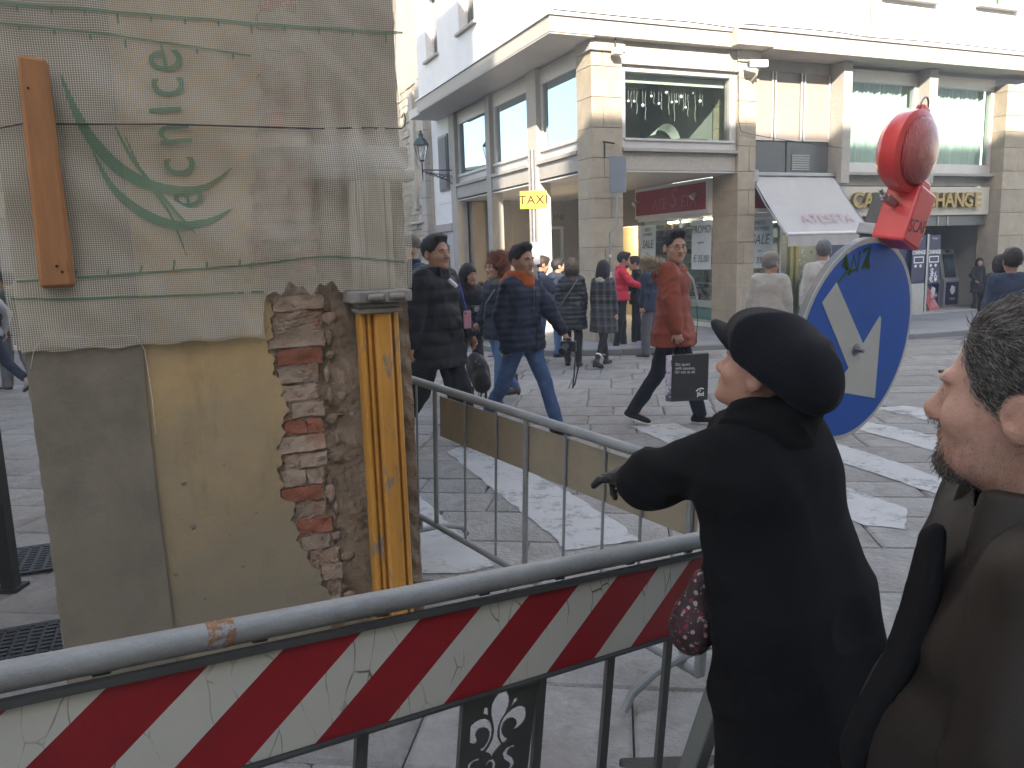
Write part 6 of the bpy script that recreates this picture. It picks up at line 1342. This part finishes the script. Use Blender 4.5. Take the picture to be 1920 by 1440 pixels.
J=figure('bearded man in a navy hooded jacket behind the striped padded coat',pos+np.array([.02,.25,0]),h,RAD(112),sk_mid,h_black,dict(legL=(3,2,2),legR=(-4,4,2),head=(0,0,0)),{},group=GW,headk=1.12)
coat(J,f_navy2,hem=-.12,infl=.036); collar(J,f_navy2,r=.085,h=.05,t=.028,hood=1.0); trousers(J,f_jean2); shoes(J,f_leather,m_sole); hairdo(J,h_black,'short',vol=.010,line=.06)
S=SDF(J['hp']-.2,J['hp']+.2,.008); S.ell(J['Lh'](0,-.040,-.078),[q*J['hk'] for q in (.058,.060,.050)],.01,'u',J['A']); S.plane(J['Lh'](0,0,-.050),J['A'].T@np.array([0,.5,1.])); link('beard',sdf_mesh(S,'beard',h_black,None,1,lambda P:.003*wrinkle(P,120,2)),J['root'])
# --- woman in the ribbed padded coat
pos=g2(1075,686); h=hfit(1068,489,pos)
J=figure('woman in a shiny ribbed padded coat with a shoulder bag, seen from behind',pos,h,RAD(168),sk_pale,h_brown,dict(legL=(3,2,1),legR=(-3,4,1),head=(10,0,0),armL=(.17,-.16,.06),armR=(-.2,-.05,-.02)),{},fem=1,group=GW,headk=1.12)
coat(J,fabric('shiny_black_quilt',(.022,.023,.03),rough=.38,sheen=0,spec=.5),hem=-.33,infl=.032,quilt=(.068,.014),flare=.025,fat=1.1); collar(J,fabric('striped_scarf',(.12,.06,.06)),r=.07,h=.05,t=.024,lump=.01); trousers(J,f_char); shoes(J,f_leather,boot=.1); hairdo(J,h_brown,'bob',vol=.012,noise_=.008)
strap(J,[(-.11,.10,.50),(-.02,.165,.36),(.09,.165,.2),(.20,.10,.05),(.22,.03,-.02)],f_greyh,.009)
wp=world_pt(J,J['T'](.235,.0,-.05)); o=thing('shoulder_bag',wp-Z*.08,'black shoulder bag hanging at the hip of the ribbed coat','bag'); MB(wp,(.9,-.4,0),(.4,.9,0)).box(-.09,.09,-.045,.045,-.09,.07).build('bag',f_leather,o,bevel=.02); MB(wp,(.9,-.4,0),(.4,.9,0)).box(-.092,.092,-.05,.05,-.0,.075).build('flap',f_leather,o,bevel=.02)
# --- woman in the plaid coat
pos=g2(1133,686); h=hfit(1131,488,pos)
J=figure('woman with long dark hair in a dark plaid coat walking away',pos,h,RAD(140),sk_pale,h_black,dict(legL=(18,4,2),legR=(-22,10,2),footR=20,head=(0,4,0),armL=(.235,-.05,-.03),armR=(-.235,-.02,-.03)),{},fem=1,group=GW,headk=1.12)
coat(J,f_plaid,hem=-.34,infl=.032,flare=.035,fat=1.1,wr=.008); collar(J,fabric('cream_shearling',(.55,.50,.42),bump=.6),r=.085,h=.035,t=.03,lump=.012); trousers(J,f_char,infl=.0,bottom=.12); shoes(J,f_leather,boot=.07,heel=.02); hairdo(J,h_black,'long',vol=.004,noise_=.006)
for nm in 'LR':
    H_,K_,An,p=J['ft'][nm]; e=An+(K_-An)*.24; link('sock_cuff',MB().tube([e-(K_-An)*.035,e+(K_-An)*.035],.052*J['g'],10).mesh('sock_cuff',m_pwhite),J['root'])
# --- man in the coral jacket
pos=g2(1166,655); h=hfit(1172,476,pos)
J=figure('bearded man in a bright coral padded jacket holding a phone',pos,h,RAD(88),sk_mid,h_black,dict(legL=(4,2,2),legR=(-6,4,2),head=(0,14,0),armR=(-.12,-.36,.22),armL=(.12,-.34,.22),poleR=(-1,.2,-.6),poleL=(1,.2,-.6)),{},group=GW,headk=1.12)
coat(J,f_pink,hem=-.02,infl=.034,quilt=(.09,.008)); collar(J,f_pink,r=.078,h=.06,t=.026); trousers(J,f_char); shoes(J,f_leather,m_sole); hairdo(J,h_black,'short',vol=.010,line=.06)
wp=world_pt(J,(J['arm']['L'][2]+J['arm']['R'][2])/2+np.array([0,-.12,.02])); o=thing('phone',wp,'dark phone in the hands of the coral jacketed man','phone'); MB(wp,(.2,1,0),(1,0,.3),(0,0,1)).box(-.07,.07,-.035,.035,-.005,.005).build('case',m_atmdk,o,bevel=.004)
S=SDF(J['hp']-.2,J['hp']+.2,.008); S.ell(J['Lh'](0,-.042,-.078),[q*J['hk'] for q in (.057,.060,.050)],.01,'u',J['A']); S.plane(J['Lh'](0,0,-.048),J['A'].T@np.array([0,.5,1.])); link('beard',sdf_mesh(S,'beard',h_black,None,1,lambda P:.003*wrinkle(P,120,2)),J['root'])
# --- two men in dark clothes by the shop corner
pos=g2(1194,648); h=hfit(1200,483,pos)
J=figure('man all in black standing farther back beside the coral jacket',pos,h,RAD(-95),sk_mid,h_black,dict(legL=(5,2,2),legR=(-3,3,2),head=(0,10,0),armL=(.14,-.28,.2),armR=(-.14,-.25,.15)),{},group=GW,headk=1.1)
coat(J,f_black,hem=-.1,infl=.03); collar(J,f_black); trousers(J,f_blackw); shoes(J,f_leather); hairdo(J,h_black,'short',vol=.01)
pos=g2(1214,670); h=hfit(1222,484,pos)
J=figure('man in a navy jacket and grey trousers half hidden by the rust parka',pos+np.array([.05,0,0]),h,RAD(-130),sk_mid,h_black,dict(legL=(4,2,2),legR=(-6,6,2),head=(0,6,0)),{},group=GW,headk=1.1)
coat(J,f_navy2,hem=-.12,infl=.036); collar(J,f_navy2); trousers(J,f_greyt,infl=.02,wide=1.2); shoes(J,M('dark_trainer',(.03,.03,.035),.6,.2,30,.1,60),m_solew); hairdo(J,h_black,'short',vol=.01)
# --- man in the rust parka with the shopping bag
pos=g2(1262,795); h=hfit(1270,436,pos)
J=figure('man with glasses in a rust red parka with a fur trimmed hood',pos,h,RAD(66),sk_mid,h_black,dict(legL=(17,3,2),legR=(-17,15,2),footR=14,head=(-52,2,0),armR=(-.285,-.10,-.03),armL=(.26,.06,-.02),poleR=(-.5,1,0),curlR=.9),{},group=GW,headk=1.15)
coat(J,f_rust,hem=-.17,infl=.046,fat=1.15,wr=.022,sleeve=1.15,flare=.05); trousers(J,fabric('dark_navy_trouser',(.014,.016,.026)),infl=.012); shoes(J,f_black,m_solew); tuft(J,hairdo(J,h_black,'quiff',vol=.003,line=.062,noise_=.004),[h_black,hairm('hair_black_sheen',(.03,.027,.026))],2000,.024,4); glasses(J,m_atmdk)
collar(J,f_greyh,z=.50,r=.068,h=.06,t=.024,lump=.006,name='hoodie'); collar(J,f_rust,z=.455,r=.105,h=.04,t=.03,hood=1.1,name='hood',lump=.006)
zipper(J,-.15,.42,lambda z:.215-.10*abs(z-.05)*.6,fabric('brown_zip',(.05,.02,.015)),'zip',.03)
for s in (.02,-.035): strap(J,[(s,-.125,.49),(s+.005,-.185,.40),(s,-.21,.28),(s+.005,-.222,.18)],f_cream,.005,'drawstring')
def fur(J,n,pts,L_,mats,name,thick=.0022,seed=1,spread=1.0):
    """tufts of fur or hair strands round a path of body-space points with outward directions"""
    q=np.random.default_rng(seed); vs=[];fs=[]
    P=np.array(pts[0]);D=np.array(pts[1])
    for k in range(n):
        i=q.integers(len(P)-1); t=q.random(); p=P[i]*(1-t)+P[i+1]*t+q.normal(0,.014,3)*J['g']; d=nrm(nrm(D[i]*(1-t)+D[i+1]*t)+q.normal(0,.45*spread,3)); l=L_*q.uniform(.5,1.1); a=nrm(np.cross(d,q.normal(0,1,3))); b=np.cross(d,a); n0=len(vs); e=p+d*l+np.array([0,0,-.25*l]); mid=p+d*l*.55; th=thick*q.uniform(.7,1.4)
        for r_ in range(3): ang=2*PI*r_/3; o=(a*math.cos(ang)+b*math.sin(ang))*th; vs+=[p+o,mid+o*.8]
        vs.append(e); fs+=[(n0+2*r_,n0+2*((r_+1)%3),n0+2*((r_+1)%3)+1,n0+2*r_+1) for r_ in range(3)]+[(n0+2*r_+1,n0+2*((r_+1)%3)+1,n0+6) for r_ in range(3)]
    me=bpy.data.meshes.new(name); me.from_pydata([tuple(v) for v in vs],[],fs)
    for m in mats: me.materials.append(m)
    me.polygons.foreach_set('material_index',(np.repeat(q.integers(0,len(mats),n),6)).astype(np.int32)); me.polygons.foreach_set('use_smooth',[True]*len(me.polygons)); return link(name,me,J['root'])
T=J['T']; pth=[];dirs=[]
for a in np.linspace(-.15*PI,1.15*PI,22):
    c=np.array([.150*math.cos(a),.085+.130*math.sin(a),.525+.045*math.sin(a)]); pth.append(T(*c)); dirs.append(J['Rt']@np.array([math.cos(a),math.sin(a)*.8,.55]))
fm=[hairm('fur_sand',(.55,.43,.29)),hairm('fur_brown',(.30,.20,.12)),hairm('fur_cream',(.70,.60,.46))]
fur(J,5200,(pth,dirs),.10,fm,'fur_trim',.0028,5)
wR=J['arm']['R'][2]+J['arm']['R'][3]*.09; hw_=world_pt(J,wR); bc=cd(1296,702,7.3); bc=np.array([hw_[0]+.085,hw_[1]-.05,bc[2]])
SBg=thing('shopping_bag',bc-Z*.23,'black paper shopping bag with white lettering carried by the parka man','bag'); bx_=nrm((.99,-.12,0)); by_=nrm((.12,.99,0))
def bb(): return MB(bc,bx_,by_,nrm((.05,0,1)))
bb().hexa([(-.155,-.055,-.22),(.165,-.055,-.205),(.165,.055,-.205),(-.155,.055,-.22),(-.165,-.04,.195),(.155,-.04,.215),(.155,.04,.215),(-.165,.04,.195)]).build('bag',M('black_card',(.022,.023,.025),.45,.08,6,.05,40),SBg,bevel=.004)
bb().hexa([(-.205,-.03,-.215),(-.158,-.056,-.22),(-.158,.054,-.22),(-.205,.03,-.215),(-.215,-.02,.19),(-.168,-.041,.195),(-.168,.041,.195),(-.215,.02,.19)]).build('side_panel',M('printed_side',(.55,.52,.62),.5,.3,9,.05,40,c2=(.08,.06,.13),c2t=(.5,.55),c2s=14),SBg)
up_=nrm((.05,0,1))
for i,tx in enumerate(('Do sport','with passion.','Or not at all.')): lettering(tx,.036,bc+bx_*-.135+by_*-.056+up_*(.12-i*.035),bx_,up_,m_pwhite,SBg,'print',ext=.0006,align='LEFT',sx=.95)
lettering('jkd',.05,bc+bx_*.10+by_*-.0585+up_*-.15,bx_,up_,m_pwhite,SBg,'print',ext=.0006,offset=.002)
bb().tube([(.06,-.0585,-.125),(.08,-.0585,-.105),(.105,-.0585,-.098),(.125,-.0585,-.103)],.006,6).tube([(.092,-.0585,-.122),(.10,-.0585,-.118)],.006,6).build('emblem',m_pwhite,SBg)
hl=hw_-bc
for s in (-.04,.04): MB(bc).tube([bx_*-.05+by_*s+up_*.20,hl*.55+by_*s*.5-bx_*.012,hl,hl*.55+by_*s*.5+bx_*.03,bx_*.07+by_*s+up_*.205],.0028,5).build('cord_handle',m_iron,SBg,smooth='all')
# --- men near the awning, from behind
pos=np.array([3.12,9.6,0]); h=hfit(1443,482,pos)
J=figure('man in a beige jacket and flat tan cap seen from behind',pos,h,RAD(152),sk_ruddy,h_grey,dict(head=(-14,0,0)),{},group=GW,headk=1.24,bulk=1.2)
coat(J,f_beige,hem=-.1,infl=.05,fat=1.25,sleeve=1.25); collar(J,f_beige,z=.49,r=.085,h=.06,t=.024); trousers(J,f_greyt); shoes(J,f_brownl); hairdo(J,h_grey,'short',vol=.004,line=.05)
S=SDF(J['hp']-.25,J['hp']+.25,.008); A=J['A']; S.ell(J['Lh'](0,.008,.070),[q*J['hk'] for q in (.092,.112,.072)],.01,'u',A); S.plane(J['Lh'](0,-.05,.040),A.T@np.array([0,0.1,-1.])); S.ell(J['Lh'](0,-.115,.046),[q*J['hk'] for q in (.066,.06,.012)],.012,'u',A); link('flat_cap',sdf_mesh(S,'flat_cap',fabric('tan_tweed',(.25,.21,.17)),None,1),J['root'])
pos=np.array([4.15,10.6,0]); h=hfit(1560,458,pos)
J=figure('grey haired man in a cream jacket behind the edge of the blue sign',pos,h,RAD(165),sk_pale,h_grey,dict(head=(0,0,0)),{},group=GW,headk=1.2)
coat(J,f_cream,hem=-.1,infl=.045,fat=1.15); collar(J,f_cream); trousers(J,f_greyt); shoes(J,f_brownl); hairdo(J,hairm('hair_steel',(.12,.12,.125)),'short',vol=.010,back=-.08)
pos=np.array([5.02,8.0,0]); h=hfit(1885,474,pos)
J=figure('dark haired man in a navy coat from behind at the right edge',pos,h,RAD(172),sk_tan,h_brown,dict(head=(-10,0,0)),{},group=GW,headk=1.16,bulk=1.2)
coat(J,f_slate,hem=-.2,infl=.045,fat=1.2,sleeve=1.15); collar(J,f_slate,z=.49,r=.08,h=.06,t=.026); trousers(J,f_char); shoes(J,f_leather); hairdo(J,h_brown,'short',vol=.012,back=-.085)
pos=np.array([6.25,10.2,0]); h=hfit(1862,482,pos)
J=figure('person in black just left of the navy coated man',pos,h,RAD(178),sk_mid,h_black,dict(head=(0,0,0)),{},fem=1,group=GW,headk=1.1)
coat(J,f_black,hem=-.2,infl=.03); collar(J,f_black); trousers(J,f_blackw); shoes(J,f_leather); hairdo(J,h_black,'bob')
pos=bl(10.25,.25,.10); h=hfit(1824,487,pos)-.10
J=figure('woman in a long black puffer coat in front of the cash machines',pos,h,RAD(8),sk_pale,h_black,dict(head=(-25,0,0),armR=(-.22,-.14,.08),armL=(.2,-.02,-.04)),{},fem=1,group=GW,headk=1.2,res=.012)
coat(J,f_black,hem=-.36,infl=.035,quilt=(.09,.010),fat=1.1); collar(J,f_black,r=.085,h=.07,t=.03); trousers(J,f_blackw); shoes(J,f_leather,boot=.1); hairdo(J,h_black,'long',vol=.006); zipper(J,-.33,.42,lambda z:.16,m_metal)
# --- seated person by the loggia column (legs and hands show)
pos=np.array([-.45,14.55,0.08]); 
ST=thing('stone_step',(-.62,14.9,.08),'grey stone step by the loggia where someone sits','step'); MB((-.62,14.9,.08),U,V).box(-.6,.6,-.2,.4,0,.32).build('block',m_conc,ST,bevel=.02)
J=figure('person in grey jeans sitting on the stone step behind the auburn haired woman',np.array([-.52,14.85,.08]),1.5,RAD(10),sk_mid,h_black,dict(legL=(85,85,4),legR=(85,88,4),armL=(.12,-.30,.10),armR=(-.12,-.30,.10),head=(0,15,0),dz=-.42),{},group=GW)
coat(J,f_navy,hem=-.02,infl=.03); collar(J,f_navy); trousers(J,f_greyt); shoes(J,f_leather); hairdo(J,h_black,'short')
# --- passers-by glimpsed left of the pillar
pos=g2(20,752); J=figure('runner in a pale grey sweatshirt and navy leggings at the left edge',pos+np.array([-.20,0,0]),1.62,RAD(-110),sk_pale,h_brown,dict(legL=(14,6,2),legR=(-28,26,2),footR=30,armL=(.2,-.16,.10),armR=(-.22,.08,.02),head=(0,0,0)),{},group=GW)
coat(J,fabric('pale_grey_jersey',(.36,.37,.40)),hem=-.02,infl=.022); collar(J,f_greyh); trousers(J,f_navy2,bottom=.13); shoes(J,M('cream_trainer',(.4,.36,.3),.6,.1,20,.1,60),m_sole); hairdo(J,h_brown,'short')
for nm in 'LR':
    H_,K_,An,p=J['ft'][nm]; e=An+(K_-An)*.18; link('sock',MB().tube([e-(K_-An)*.06,e+(K_-An)*.08],.043*J['g'],10).mesh('sock',M('blue_sock',(.03,.12,.42),.8,.1,20,.1,60)),J['root'])
pos=g2(30,735); J=figure('person in washed grey jeans walking behind the runner at the left edge',pos+np.array([-.05,.2,0]),1.62,RAD(-120),sk_mid,h_black,dict(legL=(12,6,2),legR=(-12,12,2),head=(0,0,0)),{},group=GW)
coat(J,fabric('olive_jacket',(.07,.07,.05)),hem=-.1); collar(J,f_greyh); trousers(J,fabric('washed_grey_denim',(.16,.165,.18),var=.3),infl=.02,wide=1.2); shoes(J,f_leather,m_solew); hairdo(J,h_black,'short')
# ================================================================ FOREGROUND WOMAN
tg_=cd(1428,694,1.80); gW=tg_[2]/1.618
f_coatb=fabric('black_wool_coat',(.0065,.0065,.007),rough=.95,bump=.35,bs=260,spec=.16); f_cap=fabric('black_felt_cap',(.008,.009,.012),rough=.9,sheen=.06,bump=.3,bs=300,spec=.1)
f_herr=fabric('herringbone_wool',(.020,.020,.021),rough=.95,wave=(90,2,'DIAGONAL',1.2),bump=.5,spec=.1)
J=figure('woman in a black coat and black felt cap pointing left, in the foreground',(0,0,0),1.75*gW,RAD(-141),sk_ruddy,h_brown,dict(legL=(4,2,2),legR=(-4,3,2),head=(13,-33,0),armL=(.03,-.485,.43),poleL=(.9,.1,-.35),pointL=True,hsL=.55,curlL=.62,palmL=(.1,.1,-1),armR=(-.20,-.06,-.05),hres=.0048,lean=14),{},fem=1,res=.011,headk=1.03,nose=1.1,group='bystanders in the foreground')
place_head(J,tg_); g=J['g'];T=J['T']; A=J['A'];hk=J['hk'];L=J['Lh']
coat(J,f_coatb,hem=-.66,infl=.052,fat=1.25,flare=.045,wr=.020,wf=17,res=.009,sleeve=.92,cuff=.72,send=.86,name='coat')
S=SDF(J['neck']-.3,J['neck']+.3,.007)
for q in range(22):
    a=2*PI*q/22; c_,s_=math.cos(a),math.sin(a); p=T(.098*c_,.016+.100*s_,.490+.030*s_); S.cap(p-Z*.035*g,p+Z*.050*g,.046*g,.040*g,.02); p=T(.090*c_,.010+.092*s_,.568+.030*s_+.010*math.sin(3*a)); S.cap(p-Z*.025*g,p+Z*.006*g,.034*g,.028*g,.012)
link('scarf',sdf_mesh(S,'scarf',f_coatb,None,1,lambda P:.030*wrinkle(P,30,3)),J['root'])
trousers(J,f_blackw); shoes(J,f_leather)
S=SDF(J['hp']-.24,J['hp']+.24,.0058)
def E(c,r,k=.02,op='u'): S.ell(L(*c),[q*hk for q in r],k,op,A)
E((0,.022,.055),(.102,.116,.085),.02); E((0,.050,.062),(.122,.128,.088),.05); E((.0,.072,.030),(.118,.116,.066),.05); E((0,-.035,.098),(.092,.078,.058),.05); E((0,.118,.004),(.098,.072,.050),.04)
S.plane(L(0,-.07,.046),A.T@np.array([0,-.36,-1.]),k=.012); E((0,-.055,-.055),(.13,.095,.100),.006,'s')
link('cap_crown',sdf_mesh(S,'cap_crown',f_cap,None,2,lambda P:.020*wrinkle(P,18,7)),J['root'])
S=SDF(J['hp']-.26,J['hp']+.26,.005)
for q in range(-10,11):
    w=q/10; x=w*.084; S.cap(L(x,-.060+.070*w*w,.050-.012*w*w),L(x*1.04,-.168+.085*w*w,.080-.030*w*w),.0085*hk,.006*hk,.010)
link('cap_visor',sdf_mesh(S,'cap_visor',f_cap,None,2),J['root'])
hb=[L(.100*math.cos(a)*1.0,.012+.112*math.sin(a),.030-.045*math.sin(a)*.9) for a in np.linspace(.1*PI,.9*PI,14)]
link('cap_band',MB().tube(hb,.008*hk,6).mesh('cap_band',f_cap,smooth=True),J['root'])
link('earring',MB().lathe([(.0005,-.003),(.003,0),(.0005,.003)],8,J['Lh'](.083,.006,-.040)).mesh('earring',m_gold),J['root'])
a_,e_,w_,fd=J['arm']['L']; S=SDF(w_-.17,w_+.17,.0048); hand_prims(S,w_+fd*.005,fd,J['Rt']@np.array([.1,.1,-1.]),.80,g*1.28,1,point=True); S.cap(w_-fd*.09,w_+fd*.02,.031*g,.033*g,.012); link('glove',sdf_mesh(S,'glove',M('black_glove_leather',(.013,.013,.014),.5,.15,20,.25,60),None,1,lambda P:.003*wrinkle(P,90,2)),J['root'])
for s,z in ((.10,-.02),): 
    pts=[T(.175,-.03,z-.02),T(.19,-.0,z+.0)]
pk=[T(.178,-.085,-.075),T(.192,-.03,-.045),T(.197,.02,-.02)]; link('pocket_welt',MB().tube(pk,.006*g,6).mesh('pocket_welt',f_leather),J['root'])
m_flor=M('floral_print',(.045,.022,.025),.7,.3,30,.2,60,c2=(.42,.30,.26),c2t=(.60,.63),c2s=55)
nt=m_flor.node_tree; b_=nt.nodes['Principled BSDF']; tc=nt.nodes.new('ShaderNodeTexCoord').outputs['Object']; vo=nt.nodes.new('ShaderNodeTexVoronoi'); vo.inputs['Scale'].default_value=60; nt.links.new(tc,vo.inputs['Vector']); fl_=mathn(nt,'LESS_THAN',vo.outputs['Distance'],.30); old=b_.inputs['Base Color'].links[0].from_socket; sepc=nt.nodes.new('ShaderNodeSeparateColor'); nt.links.new(vo.outputs['Color'],sepc.inputs[0]); pc=mixc(nt,mathn(nt,'GREATER_THAN',sepc.outputs[0],.5),(.38,.30,.27),(.22,.02,.035)); nt.links.new(mixc(nt,fl_,old,pc),b_.inputs['Base Color'])
bp=cd(1296,1152,1.86); o=thing('handbag',bp-Z*.1,'small dark floral bag at the front of the woman in the black coat','bag'); S=SDF(np.array([-.12,-.12,-.16]),np.array([.12,.12,.16]),.008); S.ell((0,0,-.03),(.048,.06,.065),.03); S.cap((.005,0,-.03),(.022,0,.085),.045,.022,.03); link('bag',sdf_mesh(S,'bag',m_flor,None,1,lambda P:.006*wrinkle(P,50,4)),o,(0,0,.1)); MB(bp).tube([(.022,0,.08),(.05,.02,.2),(.09,.04,.34)],.006,6).build('strap',f_leather,o,smooth='all')
# ================================================================ FOREGROUND MAN
tg_=cd(1926,790,1.0); gM=tg_[2]/1.618
f_jackb=fabric('dark_brown_jacket_cloth',(.017,.0125,.0095),rough=.5,bump=.12,bs=240,spec=.3); f_lapel=fabric('black_lining_cloth',(.007,.007,.008),spec=.1)
sk_man=M('skin_weathered',(.47,.265,.20),.52,.12,22,.3,210,c2=(.38,.165,.12),c2t=(.52,.74),c2s=16,spec=.4,bump_d=.004)
J=figure('bearded man with greying hair in a dark jacket, close at the right edge',(0,0,0),1.75*gM,RAD(-110),sk_man,h_salt,dict(legL=(3,2,3),legR=(-3,3,3),head=(-28,-4,0),hres=.0042,browm=hairm('brow_dark',(.04,.03,.025)),armL=(.24,-.06,-.03),armR=(-.24,-.06,-.03)),{},res=.010,headk=1.13,nose=1.10,group='bystanders in the foreground')
place_head(J,tg_); g=J['g'];T=J['T'];A=J['A'];hk=J['hk'];L=J['Lh']
coat(J,f_jackb,hem=-.16,infl=.046,fat=1.30,wr=.034,wf=13,belly=1.35,sleeve=1.25,res=.009,name='jacket')
S=SDF(J['neck']-.33,J['neck']+.33,.007)
for q in range(46):
    a=2*PI*q/46+.157
    if 1.30*PI<a<1.70*PI: continue
    c_,s_=math.cos(a),math.sin(a); p=T(.104*c_,.012+.098*s_,.585+.012*s_); b=T(.158*c_,.022+.148*s_,.480+.012*s_-.02*(s_<-.3)); S.cap(p,b,.014*g,.012*g,.010)
link('jacket_collar',sdf_mesh(S,'jacket_collar',f_jackb,None,1,lambda P:.004*wrinkle(P,20,5)),J['root'])
def flap(nm,fn,mat,th=.012):
    mb=MB(); mb.grid(fn,16,24); o=link(nm,mb.mesh(nm,mat,smooth=True),J['root']); sm=o.modifiers.new('thick','SOLIDIFY'); sm.thickness=th; sm.offset=0; bv=o.modifiers.new('bevel','BEVEL'); bv.width=.004; bv.segments=2; return o
yf=lambda z:float(np.interp(z,[-.1,0,.14,.2,.3,.38,.45,.54],[.19,.20,.226,.208,.168,.148,.135,.118]))
for sg in (1,):
    S=SDF(J['lo'],J['hi'],.0085)
    for q in range(60):
        t=q/59; z=.505-.58*t; x0=.022; x1=.022+.075*math.sin(min(1,t*2.2+.25)*PI*.62)*(1-.35*t); S.cap(T(sg*x0,-yf(z)-.008,z),T(sg*x1,-yf(z)-.008+.25*x1*x1*8,z+.02*(1-t)),.013*g,.011*g,.008)
    link('lapel',sdf_mesh(S,'lapel',f_lapel,None,1),J['root'])
trousers(J,f_blackw); shoes(J,f_leather)
zp=T(.16,-.19,.02); zz=MB(); zz.tube([T(.165,-.195,.10),T(.170,-.200,.04)],.004,5); zz.box(0,0,0,0,0,0); link('pocket_zip',MB().tube([T(.20,-.17,.06),T(.205,-.165,-.04)],.0045*g,6).tube([T(.206,-.175,-.04),T(.206,-.177,-.07)],.006*g,6).mesh('pocket_zip',m_metal),J['root'])
ho=hairdo(J,h_salt,'flat',vol=.006,line=.074,res=.0055,noise_=.003,nf=120,back=-.075)
hs=[hairm('strand_dark',(.06,.052,.046)),hairm('strand_grey',(.34,.32,.295)),hairm('strand_mid',(.15,.138,.125)),hairm('strand_dark2',(.20,.185,.17))]
def flw(q): f=np.zeros((len(q),3)); f[:,1]=1.0; f[:,2]=np.where(q[:,2]>.09,.25,-.55); f[:,0]=np.sign(q[:,0])*.15; return f
strands(J,ho,21000,lambda q:(q[:,2]>-.06)*1.0,flw,lambda q:.011+.020*np.clip((q[:,2]-.04)/.08,0,1),hs,'hair_strands',.00042,.20,.12,3)
def gsel(q): 
    x,y,z=q.T; mu=(np.abs(x)<.034)&(z<-.036)&(z>-.050)&(y<-.075); ch=(np.abs(x)<.040)&(z<-.066)&(z>-.118)&(y<-.045); sd_=(np.abs(x)>.022)&(np.abs(x)<.036)&(z<-.045)&(z>-.075)&(y<-.068); return (mu|ch|sd_)*1.0
def gfl(q): f=np.zeros((len(q),3)); f[:,2]=-1; f[:,1]=-.25; f[:,0]=np.sign(q[:,0])*.2; return f
strands(J,J['root'],1500,gsel,gfl,lambda q:.005+.006*(q[:,2]<-.07),hs,'goatee',.0004,.35,.3,4)

def ssel(q): x,y,z=q.T; return ((z<-.03)&(z>-.125)&(y<.02)&(z<-.035-.5*np.maximum(0,-y-.03)))*1.0
strands(J,J['root'],4200,ssel,gfl,lambda q:.0028+0*q[:,0],hs[:1]+hs[2:],'stubble',.00016,.6,.1,9)
# ================================================================ HAZE volume added to imitate a milky lens glare veil
hz=bpy.data.materials.new('glare_veil_haze'); hz.use_nodes=True; nt=hz.node_tree; nt.nodes.remove(nt.nodes['Principled BSDF']); pv=nt.nodes.new('ShaderNodeVolumePrincipled'); pv.inputs['Color'].default_value=(.95,.97,1,1); pv.inputs['Density'].default_value=0.006; nt.links.new(pv.outputs[0],nt.nodes['Material Output'].inputs['Volume'])
MB().box(-60,60,-45,85,-1.7,30).build('haze',hz,None,kind='stuff',base=(0,0,-1.7))
